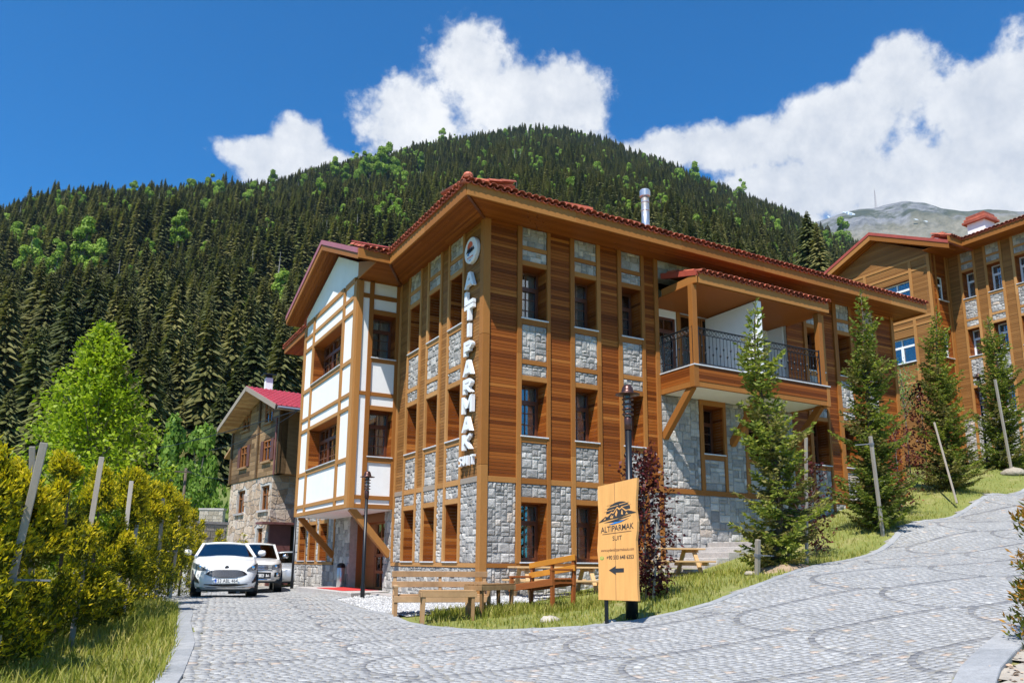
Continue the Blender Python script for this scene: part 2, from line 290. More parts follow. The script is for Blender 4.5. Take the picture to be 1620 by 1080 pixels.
# ------------------------------------------------------------------ mesh helpers
class MB:
    def __init__(s): s.v = []; s.f = []; s.m = []; s.mi = 0
    def add(s, vs, fs):
        o = len(s.v); s.v += [tuple(map(float, p)) for p in vs]
        for f in fs: s.f.append(tuple(i+o for i in f)); s.m.append(s.mi)
        return s
    def hexa(s, p):   # 8 points: bottom ring 0-3, top ring 4-7
        return s.add(p, ((3, 2, 1, 0), (4, 5, 6, 7), (0, 1, 5, 4), (1, 2, 6, 5), (2, 3, 7, 6), (3, 0, 4, 7)))
    def box(s, x0, x1, y0, y1, z0, z1):
        return s.hexa(((x0, y0, z0), (x1, y0, z0), (x1, y1, z0), (x0, y1, z0), (x0, y0, z1), (x1, y0, z1), (x1, y1, z1), (x0, y1, z1)))
    def beam(s, p, q, w, h, up=(0, 0, 1)):
        p, q, up = Vector(p), Vector(q), Vector(up); d = (q-p).normalized(); a = d.cross(up)
        if a.length < 1e-4: a = d.cross(Vector((1, 0, 0)))
        a.normalize(); b = a.cross(d).normalized(); a *= w/2; b *= h/2
        return s.hexa([p-a-b, p+a-b, q+a-b, q-a-b, p-a+b, p+a+b, q+a+b, q-a+b])
    def tube(s, pts, rs, n=8, cap=True):
        pts = [Vector(p) for p in pts]
        if not hasattr(rs, '__len__'): rs = [rs]*len(pts)
        vs = []; fs = []
        for i, p in enumerate(pts):
            d = (pts[min(i+1, len(pts)-1)]-pts[max(i-1, 0)])
            d = d.normalized() if d.length > 1e-9 else Vector((0, 0, 1))
            a = d.cross(Vector((0, 0, 1)) if abs(d.z) < 0.95 else Vector((1, 0, 0))).normalized(); b = d.cross(a)
            for k in range(n):
                t = 2*math.pi*k/n; vs.append(p+a*(rs[i]*math.cos(t))+b*(rs[i]*math.sin(t)))
        for i in range(len(pts)-1):
            for k in range(n): fs.append((i*n+k, i*n+(k+1) % n, (i+1)*n+(k+1) % n, (i+1)*n+k))
        if cap: fs.append(tuple(range(n))[::-1]); fs.append(tuple((len(pts)-1)*n+k for k in range(n)))
        return s.add(vs, fs)
    def lathe(s, prof, n=16, c=(0, 0, 0), ax='z'):
        vs = []; fs = []
        for (r, h) in prof:
            for k in range(n):
                t = 2*math.pi*k/n; a, b = r*math.cos(t), r*math.sin(t)
                p = (a, b, h) if ax == 'z' else ((a, h, b) if ax == 'y' else (h, a, b))
                vs.append((c[0]+p[0], c[1]+p[1], c[2]+p[2]))
        for i in range(len(prof)-1):
            for k in range(n): fs.append((i*n+k, i*n+(k+1) % n, (i+1)*n+(k+1) % n, (i+1)*n+k))
        fs.append(tuple(range(n))[::-1]); fs.append(tuple((len(prof)-1)*n+k for k in range(n)))
        return s.add(vs, fs)
    def prism(s, pts, vec):
        n = len(pts); pts = [Vector(p) for p in pts]; vec = Vector(vec)
        vs = pts+[p+vec for p in pts]
        fs = [tuple(range(n))[::-1], tuple(range(n, 2*n))]+[(k, (k+1) % n, n+(k+1) % n, n+k) for k in range(n)]
        return s.add(vs, fs)
    def quad(s, a, b, c, d): return s.add((a, b, c, d), ((0, 1, 2, 3),))
    def mesh(s, name, mats, off=(0, 0, 0), smooth=False):
        me = bpy.data.meshes.new(name)
        o = np.array(off); v = np.array(s.v, float).reshape(-1, 3)-o
        me.from_pydata(v.tolist(), [], s.f)
        for m in (mats if isinstance(mats, (list, tuple)) else [mats]): me.materials.append(M[m] if isinstance(m, str) else m)
        if any(s.m): me.polygons.foreach_set('material_index', s.m)
        if smooth: me.polygons.foreach_set('use_smooth', [True]*len(me.polygons))
        me.update(); return me
    def build(s, name, mats, parent=None, smooth=False, kind=None, bevel=0, label=None):
        off = world_loc(parent) if parent else (0, 0, 0)
        return link(name, s.mesh(name, mats, off, smooth), parent, kind, bevel, label)
def fix_normals(me):
    import bmesh
    bm = bmesh.new(); bm.from_mesh(me); bmesh.ops.recalc_face_normals(bm, faces=bm.faces); bm.to_mesh(me); bm.free()
def world_loc(o):
    v = Vector((0, 0, 0))
    while o: v = v+o.location; o = o.parent
    return v
def link(name, me, parent=None, kind=None, bevel=0, label=None):
    o = bpy.data.objects.new(name, me); COL.objects.link(o)
    if parent: o.parent = parent
    if kind: o['kind'] = kind
    if label: o['label'] = label
    if bevel:
        b = o.modifiers.new('bevel', 'BEVEL'); b.width = bevel; b.segments = 2; b.limit_method = 'ANGLE'; b.angle_limit = R(40)
    return o
def tag(o, label, cat, group=None):
    o['label'] = label; o['category'] = cat
    if group: o['group'] = group
    return o
def thing(name, loc, label, cat, group=None):
    o = bpy.data.objects.new(name, None); COL.objects.link(o); o.location = Vector([float(c) for c in loc]); o.empty_display_size = 0.2
    return tag(o, label, cat, group)
def struct(o): o['kind'] = 'structure'; return o
def pieces(parent, name, items, mat, n, stuff, smooth=False):
    """items: (size, MB). The n that show largest become objects of their own, the rest one joined part."""
    items = sorted(items, key=lambda t: -t[0])
    for _, mb in items[:n]: mb.build(name, mat, parent, smooth)
    rest = items[n:]
    if rest:
        j = MB()
        for _, mb in rest: j.add(mb.v, mb.f)
        j.build(stuff, mat, parent, smooth, 'stuff')
def copy_tree(o, parent=None):
    c = o.copy(); COL.objects.link(c); c.parent = parent
    for ch in list(o.children): copy_tree(ch, c)
    return c
# ------------------------------------------------------------------ terrain
CP = np.array([
 (-5.2, 5.0, -.20), (-2.2, 4.3, -.26), (-2.6, .46, -.33), (-3, -2.8, -.34), (-2.7, -5.3, -.33), (-1.87, -6.6, -.23), (-.92, -6.95, -.125), (.4, -6.9, .06), (2.2, -6.6, .41),
 (5.1, -5.6, .776), (9.2, -4.2, 1.33), (14.4, -2.6, 2.21), (20.7, -1.1, 3.3), (0, -.2, -.06), (2, -.2, .02), (3.6, -.3, .22), (5, -.3, .55), (6.7, -.2, 1.0), (7.7, -.2, 1.25), (11, 0, 1.96), (13.3, 0, 2.6), (16.4, 0, 3.05),
 (-2.9, -2.2, -.29), (-1.3, -2.9, -.19), (.1, -3.3, -.12), (1.2, -2.4, 0.0), (3.4, -2.4, .36), (4.4, -2.45, .45), (4.07, -5.25, .67), (9.9, -3.5, 1.75), (17.7, -.7, 3.35), (24.5, 1.0, 4.7), (19, .9, 3.65),
 (0, 6.4, -.15), (0, 11, -.22), (-1.5, 16, -.40), (-2.1, 12, -.37), (-6.6, -2, -.32), (-6, 1.8, -.24), (-7.3, -7.2, -.56), (-4.2, -9, -.53), (-1.1, -11.4, -.41), (-1, -12, -.35), (.53, -11.5, -.18), (2.7, -10.8, .06),
 (8, -9.2, .75), (15, -7, 1.75), (22, -5, 2.9), (30, -1, 4.6), (32, 6, 5.6), (32, 14, 6.3), (40, 0, 6.2), (45, 15, 7.5), (20, 16, 4.2), (28, 26, 6.0), (8, 16, 1.0), (0, 22, -.4), (-4, 30, -.4), (3, 40, 0.2),
 (-8.6, -17, -.85), (-12, -10, -.75), (-16, -16, -.9), (-3, -16, -.8), (4, -18, -.3), (12, -14, .7), (-10, 0, -.35), (-9, 8, -.3), (-14, 4, -.3), (-10, 18, -.35), (-20, 12, -.2), (-18, 26, .6), (-9, 26, -.2), (-26, -4, -.5), (-24, -22, -1.0), (0, -26, -1.0), (22, -14, 1.6), (36, -14, 4.0), (50, -4, 7.0), (-12, 40, 1.6), (-30, 34, 2.5), (14, 46, 2.0), (44, 34, 7.5)], float)
def _U(r): return np.where(r > 1e-9, r*r*np.log(r+1e-12), 0)
_n = len(CP); _K = _U(np.hypot(CP[:, None, 0]-CP[None, :, 0], CP[:, None, 1]-CP[None, :, 1]))+np.eye(_n)*0.03
_Pm = np.c_[np.ones(_n), CP[:, :2]]; _A = np.zeros((_n+3, _n+3)); _A[:_n, :_n] = _K; _A[:_n, _n:] = _Pm; _A[_n:, :_n] = _Pm.T
_W = np.linalg.solve(_A, np.r_[CP[:, 2], 0, 0, 0])
def H(x, y):
    x = np.asarray(x, float); y = np.asarray(y, float); sh = np.broadcast(x, y).shape
    xf, yf = np.broadcast_to(x, sh).ravel(), np.broadcast_to(y, sh).ravel()
    out = np.empty(xf.size)
    for a in range(0, xf.size, 20000):
        X, Y = xf[a:a+20000], yf[a:a+20000]
        out[a:a+20000] = _U(np.hypot(X[:, None]-CP[None, :, 0], Y[:, None]-CP[None, :, 1])) @ _W[:_n] + _W[_n]+_W[_n+1]*X+_W[_n+2]*Y
    out = np.clip(out, -1.6, 9)
    r = np.hypot(xf-6, yf-4); k = np.clip((r-38)/40, 0, 1); k = k*k*(3-2*k)
    out = out*(1-k)+(-1.2)*k
    return out.reshape(sh) if sh else float(out[0])
def hz(x, y): return float(H(x, y))
def march(px, py, t0=4, t1=60):
    """where the sight line meets the ground"""
    d = ray(px, py); t = np.linspace(t0, t1, 1500); P = CAM[None]+d[None]*t[:, None]
    g = P[:, 2]-H(P[:, 0], P[:, 1]); i = int(np.argmax(g < 0))
    return P[i] if g[i] < 0 else P[-1]
def grid_mesh(name, X, Y, Z, mat, keep=None, smooth=True):
    ny, nx = X.shape; idx = np.arange(nx*ny).reshape(ny, nx)
    q = np.stack([idx[:-1, :-1], idx[:-1, 1:], idx[1:, 1:], idx[1:, :-1]], -1).reshape(-1, 4)
    if keep is not None: q = q[keep.ravel()]
    me = np_mesh(name, np.stack([X, Y, Z], -1).reshape(-1, 3), q, mat)
    if smooth: me.polygons.foreach_set('use_smooth', np.ones(len(q), bool))
    return me
def np_mesh(name, V, F, mat, mi=None):
    """V (n,3), F (m,k) faces of equal size"""
    me = bpy.data.meshes.new(name); V = np.asarray(V, np.float32); F = np.asarray(F, np.int32); m, k = F.shape
    me.vertices.add(len(V)); me.vertices.foreach_set('co', V.ravel())
    me.loops.add(m*k); me.loops.foreach_set('vertex_index', F.ravel())
    me.polygons.add(m); me.polygons.foreach_set('loop_start', np.arange(0, m*k, k, dtype=np.int32)); me.polygons.foreach_set('loop_total', np.full(m, k, np.int32))
    for a in (mat if isinstance(mat, (list, tuple)) else [mat]): me.materials.append(M[a])
    if mi is not None: me.polygons.foreach_set('material_index', np.asarray(mi, np.int32))
    me.update(); me.validate(); return me
def inpoly(x, y, poly):
    x = np.asarray(x); y = np.asarray(y); c = np.zeros(x.shape, bool); n = len(poly)
    for i in range(n):
        (x0, y0), (x1, y1) = poly[i], poly[(i+1) % n]
        if y0 == y1: continue
        t = ((y0 > y) != (y1 > y)) & (x < (x1-x0)*(y-y0)/(y1-y0)+x0); c ^= t
    return c
# one sheet to the horizon, fine near the camera
_s = np.concatenate([-np.geomspace(40, 4000, 26)[::-1], np.arange(-39, 55, 0.75), np.geomspace(56, 4000, 26)])
gx, gy = np.meshgrid(_s, _s)
struct(link('ground', grid_mesh('ground', gx, gy, H(gx, gy), 'turf')))

EDGE = [(-2.2, 4.3), (-2.45, 2.2), (-2.6, .46), (-2.85, -1.4), (-3, -2.8), (-2.95, -4.2), (-2.6, -5.5), (-1.87, -6.55), (-.92, -6.95), (.4, -6.95), (2.2, -6.6), (5.1, -5.65), (9.2, -4.25), (14.4, -2.7), (20.7, -1.2), (30, .6)]
KERB = [(38, -3.2), (30, -3.9), (15, -7.3), (8, -9.25), (2.7, -10.75), (.53, -11.45), (-1, -12.0), (-2.6, -13.0), (-3.8, -14.6), (-4.4, -17), (-4.6, -22)]
LEFT = [(-14.5, -22), (-10.2, -15), (-8.4, -11), (-7.35, -7.2), (-6.85, -4.5), (-6.6, -2), (-6.25, .3), (-6.15, 2.2), (-6.6, 5), (-7.2, 12), (-7.6, 30)]
ROAD = [(38, 1.6)] + KERB + LEFT + [(-1.0, 30), (-.02, 17), (-.02, 6.1), (-1.2, 5.4)] + EDGE
xs_ = np.arange(-15, 38.1, .35); ys_ = np.arange(-22, 30.1, .35); rx, ry = np.meshgrid(xs_, ys_)
cxm = (rx[:-1, :-1]+rx[1:, 1:])/2; cym = (ry[:-1, :-1]+ry[1:, 1:])/2
road = struct(link('road', grid_mesh('road', rx, ry, H(rx, ry)+.0275, 'joint_sand', inpoly(cxm, cym, ROAD))))
# setts laid in overlapping scallops, the outer course of each one dark
AX = np.array([math.cos(R(-8)), math.sin(R(-8))]); PX = np.array([-AX[1], AX[0]]); O0 = np.array([-.23, -8.6]); A1 = np.array([2.85, 1.0]); A2 = np.array([-.25, -1.55]); RS = .84
def scallops():
    t = []
    k = 0; r = .0459+.0918*8
    while r > .04:
        th = np.arange(-90, 90.01, 1.0); n = max(1, int(math.pi*r/.138))
        for i in range(n):
            a = R(-90+180*(i+.5+rnd.uniform(-.12, .12))/n); t.append((RS-r*math.cos(a), r*math.sin(a), math.pi/2-a if False else a, k))
        for sg_ in (1, -1):
            s = RS+.03+rnd.uniform(0, .1)
            while s < 4.6: t.append((s, sg_*r+rnd.uniform(-.005, .005), sg_*math.pi/2, k)); s += .138*rnd.uniform(.9, 1.12)
        k += 1; r -= .0918
    return np.array(t)
def make_setts():
    T = scallops(); out = []
    lat = [(i, j) for i in range(-6, 14) for j in range(-18, 14)]
    heads = np.array([O0+i*A1+j*A2 for i, j in lat])
    hs = heads @ AX
    for h, s0 in zip(heads, hs):
        if h[0] < -17 or h[0] > 26 or h[1] < -19 or h[1] > 18: continue
        P = h+T[:, :1]*AX+T[:, 1:2]*PX
        ok = inpoly(P[:, 0], P[:, 1], ROAD_IN)
        dpt = (P-CAM[:2]) @ np.array([math.sin(YAW), math.cos(YAW)]); lat_ = (P-CAM[:2]) @ np.array([math.cos(YAW), -math.sin(YAW)])
        ok &= (dpt > 5.5) & (dpt < 34) & (np.abs(lat_) < dpt*.72+1.5)
        near = [(hh, ss) for hh, ss in zip(heads, hs) if ss > s0+1e-6 and np.hypot(*(hh-h)) < 7]
        for hh, ss in near:
            q = P-hh; s = q @ AX; tt = q @ PX
            d = np.where(s < RS, np.hypot(s-RS, tt), np.abs(tt)); ok &= ~((s > 0) & (d < RS))
        tang = np.where(T[:, 0] < RS+.01, np.arctan2(AX[1], AX[0])+math.pi/2-T[:, 2], np.arctan2(AX[1], AX[0]))
        tang = np.where(T[:, 0] < RS+.01, np.arctan2(AX[1], AX[0])+np.pi/2+(-T[:, 2]), tang)
        for p, a, k in zip(P[ok], tang[ok], T[ok, 3]): out.append((p[0], p[1], a, k))
    return np.array(out)
ROAD_IN = ROAD
S_ = make_setts()
def sett_mesh(S):
    n = len(S); rg = np.random.default_rng(3)
    a = S[:, 2]+rg.normal(0, .07, n); l = .066+rg.uniform(-.012, .004, n); w_ = .0445+rg.uniform(-.006, .002, n)
    z = H(S[:, 0], S[:, 1])
    e = .4; gxs = (H(S[:, 0]+e, S[:, 1])-H(S[:, 0]-e, S[:, 1]))/(2*e)+rg.normal(0, .012, n); gys = (H(S[:, 0], S[:, 1]+e)-H(S[:, 0], S[:, 1]-e))/(2*e)+rg.normal(0, .012, n)
    ca, sa = np.cos(a), np.sin(a); V = np.zeros((n, 8, 3)); top = .034+rg.normal(0, .002, n)
    for i, (sx, sy) in enumerate(((-1, -1), (1, -1), (1, 1), (-1, 1))):
        jx = rg.uniform(-.009, .009, n); jy = rg.uniform(-.007, .007, n)
        for lv, ins, zz in ((0, 1.0, -.005), (4, .91, top)):
            dx = (l*sx*ins+jx); dy = (w_*sy*ins+jy)
            ox = dx*ca-dy*sa; oy = dx*sa+dy*ca
            V[:, lv+i, 0] = S[:, 0]+ox; V[:, lv+i, 1] = S[:, 1]+oy; V[:, lv+i, 2] = z+zz+ox*gxs+oy*gys
    return V
SV = sett_mesh(S_)
SF = np.array(((4, 5, 6, 7), (0, 1, 5, 4), (1, 2, 6, 5), (2, 3, 7, 6), (3, 0, 4, 7)))
_dp = (S_[:, :2]-CAM[:2]) @ FW[:2]/np.linalg.norm(FW[:2])
_pr = np.c_[S_[:, :2], H(S_[:, 0], S_[:, 1])]-CAM; _z = _pr @ FW; _px = 810+FPX*(_pr @ RT)/_z; _py = PCY-FPX*(_pr @ UP)/_z
inview = (_px > 0) & (_px < 1620) & (_py < 1085)
order = np.argsort(np.where(inview, _z, 999)); big = order[:300]; rest = order[300:]
for i in big:
    c = SV[i].mean(0); me = np_mesh('cobble', SV[i]-c, SF, 'cobble_dark' if S_[i, 3] == 0 else 'cobble'); o = link('cobble', me, road); o.location = c
for nm, sel, mt in (('cobblestones', rest[S_[rest, 3] > 0], 'cobble'), ('dark_cobblestones', rest[S_[rest, 3] == 0], 'cobble_dark')):
    V = SV[sel].reshape(-1, 3); F = (np.arange(len(sel))[:, None, None]*8+SF[None]).reshape(-1, 4)
    link(nm, np_mesh(nm, V, F, mt), road, 'stuff')
# kerbs
def along(poly, step):
    P = [np.array(p, float) for p in poly]; L = [0]
    for a, b in zip(P, P[1:]): L.append(L[-1]+np.linalg.norm(b-a))
    out = []; s = 0
    while s < L[-1]:
        i = max(k for k in range(len(P)-1) if L[k] <= s+1e-9); t = (s-L[i])/(L[i+1]-L[i]); out.append(P[i]+(P[i+1]-P[i])*t); s += step
    return out
def kerb_row(poly, wdt, hgt, step, side, name, parent, zmin=-.08):
    pts = along(poly, step)
    for a, b in zip(pts, pts[1:]):
        d = (b-a)/np.linalg.norm(b-a); n = np.array([-d[1], d[0]])*side; a = a+d*.004; b = b-d*.004
        q = [a, b, b+n*wdt, a+n*wdt]; mb = MB(); e = .012
        bot = [(*p, hz(*p)+zmin) for p in q]; mid = [(*p, hz(*p)+hgt-e) for p in q]
        c = sum(q)/4; tp = [(*(p+(c-p)/np.linalg.norm(c-p)*e*1.4), hz(*p)+hgt) for p in q]
        mb.add(bot+mid+tp, [(0, 1, 5, 4), (1, 2, 6, 5), (2, 3, 7, 6), (3, 0, 4, 7), (4, 5, 9, 8), (5, 6, 10, 9), (6, 7, 11, 10), (7, 4, 8, 11), (8, 9, 10, 11)])
        if side < 0: mb.f = [tuple(reversed(f)) for f in mb.f]
        mb.build(name, 'kerb_stone', parent)
kerb_row([p for p in KERB if p[0] < 16][:-2], .36, .075, .95, 1, 'kerb_slab', road, -.5)
kerb_row(LEFT[1:-2], .27, .045, .62, 1, 'edging_slab', road)
kerb_row([(-1.3, 5.35)]+EDGE, .15, .042, .8, -1, 'edging_strip', road)
# sandy strip beyond the right kerb, lower than the road
def strip(name, poly, mat, dz, res=.3, wob=0):
    xs = np.arange(min(p[0] for p in poly), max(p[0] for p in poly)+res, res); ys = np.arange(min(p[1] for p in poly), max(p[1] for p in poly)+res, res)
    a, b = np.meshgrid(xs, ys); ca = (a[:-1, :-1]+a[1:, 1:])/2; cb = (b[:-1, :-1]+b[1:, 1:])/2
    return struct(link(name, grid_mesh(name, a, b, H(a, b)+dz, mat, inpoly(ca, cb, poly))))
strip('sand_verge', [(p[0]+.1, p[1]-.32) for p in KERB[1:-2]] + [(-1, -19), (10, -18), (34, -10)], 'sand', .03)
# gravel bed with its own loose stones, entrance slab
GRAV = [(-2.12, 4.3), (-1.2, 5.2), (-.02, 5.75), (-.02, .1), (1.2, -.05), (2.2, -.9), (.2, -1.9), (-1.4, -2.2), (-2.75, -2.3), (-2.75, -1.3), (-2.5, .46), (-2.35, 2.2)]
grav = strip('gravel_bed', GRAV, 'mortar', .02, .2)
rg = np.random.default_rng(5)
gp_ = np.c_[rg.uniform(-2.9, 2.3, 26000), rg.uniform(-2.4, 5.8, 26000)]; gp_ = gp_[inpoly(gp_[:, 0], gp_[:, 1], GRAV)][:9000]
def pebbles(P, smin, smax, lift=0.0):
    n = len(P); z = H(P[:, 0], P[:, 1])+lift; s = rg.uniform(smin, smax, n); th = rg.uniform(0, 6.28, n)
    oct_ = np.array(((1, 0, 0), (0, 1, 0), (-1, 0, 0), (0, -1, 0), (0, 0, .8), (0, 0, -.6))); V = oct_[None]*s[:, None, None]*rg.uniform(.6, 1.25, (n, 6, 1))
    c, q = np.cos(th)[:, None], np.sin(th)[:, None]; X = V[..., 0]*c-V[..., 1]*q; Y = V[..., 0]*q+V[..., 1]*c
    V = np.stack([X+P[:, :1], Y+P[:, 1:2], V[..., 2]+z[:, None]+.02], -1)
    F = np.array(((0, 1, 4), (1, 2, 4), (2, 3, 4), (3, 0, 4), (1, 0, 5), (2, 1, 5), (3, 2, 5), (0, 3, 5)))
    return V.reshape(-1, 3), (np.arange(n)[:, None, None]*6+F[None]).reshape(-1, 3)
link('gravel', np_mesh('gravel', *pebbles(gp_, .018, .042), 'gravel'), grav, 'stuff')
mb = MB(); P4 = [(-1.5, 5.0), (-.03, 5.95), (-.03, 11.0), (-1.5, 11.0)]
mb.hexa([(*p, hz(*p)-.1) for p in P4]+[(*p, -.10) for p in P4]); struct(mb.build('entrance_slab', 'step_stone', bevel=.01))
# concrete apron strip in front of the left facade, under the bench
mb = MB(); P4 = [(-.75, -.6), (-.03, -.6), (-.03, 5.7), (-.75, 5.7)]
mb.hexa([(*p, -.4) for p in P4]+[(*p, -.13) for p in P4]); struct(mb.build('wall_apron', 'step_stone', bevel=.01))

# ------------------------------------------------------------------ the wooded hill
def az_e(px, py):
    d = ray(px, py); return math.atan2(d[0], d[1]), d[2]/math.hypot(d[0], d[1])
SKY = [(-500, 420), (-250, 372), (0, 336), (60, 312), (130, 303), (230, 300), (330, 290), (430, 292), (500, 270), (600, 247), (700, 219), (800, 201), (850, 198), (900, 201), (960, 218), (1020, 243), (1080, 267), (1140, 293), (1200, 313), (1260, 338), (1310, 360), (1350, 380), (1400, 402), (1500, 440), (1700, 500), (2000, 560), (2400, 620)]
_ka = np.array([az_e(x, y+13)[0] for x, y in SKY]); _ke = np.array([az_e(x, y+13)[1] for x, y in SKY])
_kd = np.interp([s[0] for s in SKY], [-300, 0, 400, 850, 1300, 1700], [800, 950, 1050, 1350, 1300, 900])
R0 = 108.0
def fbm2(x, y, s=1.0):
    return np.sin(x*.031*s+1.3)*np.cos(y*.027*s+.4)+.5*np.sin(x*.071*s+y*.043*s)+.35*np.cos(x*.11*s-y*.137*s+2)+.2*np.sin(x*.23*s+.7)*np.sin(y*.21*s)
_b0, _b1 = az_e(925, 400)[0], az_e(1335, 400)[0]
def knoll(a, r):     # a wooded shoulder close behind the hotel
    k = np.clip(np.minimum((a-_b0)/.05, (_b1-a)/.04), 0, 1); k = k*k*(3-2*k); rc = np.interp(a, [_b0, _b1], [232, 168])
    return (24+7*np.clip((a-_b0)/(_b1-_b0), 0, 1))*k*np.exp(-((r-rc)/42)**2)
def hill(a, r):
    e = np.interp(a, _ka, _ke); D = np.interp(a, _ka, _kd); T = e*D/(D-R0)
    x = CAM[0]+np.sin(a)*r; y = CAM[1]+np.cos(a)*r
    t = np.clip((r-R0)/(D-R0), -1, 3)
    z = np.where(r < D, T*(r-R0)*(.93+.07*np.clip(t, 0, 1)), e*D-(r-D)*.35)
    k = np.clip((r-R0)/60, 0, 1)*np.clip(np.abs(D-r)/90, .25, 1)
    return z+CAM[2]-1.5+(fbm2(x, y)*3.0+fbm2(x, y, .35)*7.0)*k+knoll(a, r)
aa = np.linspace(_ka[0], _ka[-1], 200); rr = np.concatenate([np.geomspace(80, 1500, 120), [1600, 1800]])
ga, gr = np.meshgrid(aa, rr); gz = hill(ga, gr)
hillo = struct(link('hillside', grid_mesh('hillside', CAM[0]+np.sin(ga)*gr, CAM[1]+np.cos(ga)*gr, gz, 'forest_floor')))
# meadow below the wood on the left
ma = np.linspace(az_e(-350, 700)[0], az_e(520, 700)[0], 50); mr_ = np.linspace(42, 150, 40); a2, r2 = np.meshgrid(ma, mr_)
def meadow_z(a2, r2):
    mz = np.where(r2 < 60, -1.0+(r2-42)*.06, 0.08+(r2-60)*.185)+fbm2(a2*60, r2, 2)*.35
    return np.where(r2 > 120, mz-(r2-120)*.25, mz)
mz = meadow_z(a2, r2)
struct(link('meadow_slope', grid_mesh('meadow_slope', CAM[0]+np.sin(a2)*r2, CAM[1]+np.cos(a2)*r2, mz, 'meadow')))
def valley_z(x, y):
    a = math.atan2(x-CAM[0], y-CAM[1]); r = math.hypot(x-CAM[0], y-CAM[1])
    return max(hz(x, y), float(meadow_z(np.array(a), np.array(r))) if r > 42 else -9)
# far rocky mountain and its mast
FSK = [(1150, 420), (1230, 372), (1285, 352), (1330, 338), (1352, 332), (1380, 328), (1405, 322), (1430, 318), (1460, 321), (1490, 330), (1530, 334), (1570, 332), (1620, 335), (1700, 326), (1800, 350), (1950, 420), (2100, 520)]
fa = np.array([az_e(*p)[0] for p in FSK]); fe = np.array([az_e(*p)[1] for p in FSK])
aa = np.linspace(fa[0], fa[-1], 260); rr = np.linspace(1400, 3300, 110); ga, gr = np.meshgrid(aa, rr)
ee = np.interp(ga, fa, fe); t = (gr-1400)/(3000-1400)
fx, fy = CAM[0]+np.sin(ga)*gr, CAM[1]+np.cos(ga)*gr
zz = np.where(gr <= 3000, ee*3000*np.clip(t, 0, 1)**.8, ee*3000-(gr-3000)*.5)+(fbm2(fx, fy, .16)*34+fbm2(fx, fy, .5)*16+fbm2(fx, fy, 1.3)*6)*np.clip(np.minimum(t, 1-np.abs(gr-3000)/1600*0), 0.02, 1)*np.clip(np.abs(3000-gr)/250, .12, 1)
far = struct(link('rocky_mountain', grid_mesh('rocky_mountain', fx, fy, zz, 'alpine')))
def far_pt(px, py):
    d = ray(px, py); d = d/math.hypot(d[0], d[1]); a = math.atan2(d[0], d[1])
    col = int(np.argmin(np.abs(aa-a))); zc = zz[:, col]; e = zc/rr
    i = int(np.argmax(e >= d[2])) if (e >= d[2]).any() else len(rr)-8
    return np.array([CAM[0]+math.sin(a)*rr[i], CAM[1]+math.cos(a)*rr[i], CAM[2]+d[2]*rr[i]])
for (x0, x1, y0, y1) in ((1334, 1353, 334, 341), (1309, 1313, 341, 345), (1446, 1453, 346, 348), (1462, 1468, 349, 351)):
    mb = MB(); n = 9; up_ = []; lo_ = []
    for i in range(n):
        t = i/(n-1); x = x0+(x1-x0)*t; m = y0+(y1-y0)*(.25+.5*t); hh = (y1-y0)*.42*math.sin(math.pi*min(max(t, .03), .97))**.6*rnd.uniform(.7, 1.1)
        c = far_pt(x, m+hh); q = far_pt(x, m); D = depth(q)-25
        up_.append(at(x, m-hh, D)); lo_.append(at(x, m+hh, D))
    for i in range(n-1):
        f4 = [up_[i], up_[i+1], lo_[i+1], lo_[i]]; mb.prism(f4, FW*6)
    struct(mb.build('snow_patch', 'snow'))
def mast():
    b = far_pt(1386, 329); D = depth(b)-10; base = at(1386, 331, D); top = at(1384, 298, D); hgt = top[2]-base[2]
    o = thing('radio_mast', base, 'tall thin lattice radio mast on the far rocky ridge', 'mast')
    m = MB(); n = 9
    def rad(t): return 3.2*(1-t)+.7*t
    for sx, sy in ((-1, -1), (1, -1), (1, 1), (-1, 1)):
        m.beam((base[0]+sx*rad(0), base[1]+sy*rad(0), base[2]-5), (base[0]+sx*rad(1), base[1]+sy*rad(1), base[2]+hgt), .55, .55)
    m.build('lattice_leg', 'mast_red', o); m = MB()
    for i in range(n):
        t0, t1 = i/n, (i+1)/n
        for (ax, ay, bx, by) in ((-1, -1, 1, -1), (1, -1, 1, 1), (1, 1, -1, 1), (-1, 1, -1, -1)):
            m.beam((base[0]+ax*rad(t0), base[1]+ay*rad(t0), base[2]+hgt*t0), (base[0]+bx*rad(t1), base[1]+by*rad(t1), base[2]+hgt*t1), .35, .35)
    m.build('bracing', 'mast_red', o)
    m = MB(); m.lathe([(.3, 0), (.3, 8)], 6, (base[0], base[1], base[2]+hgt)); m.build('antenna', 'mast_red', o)
mast()

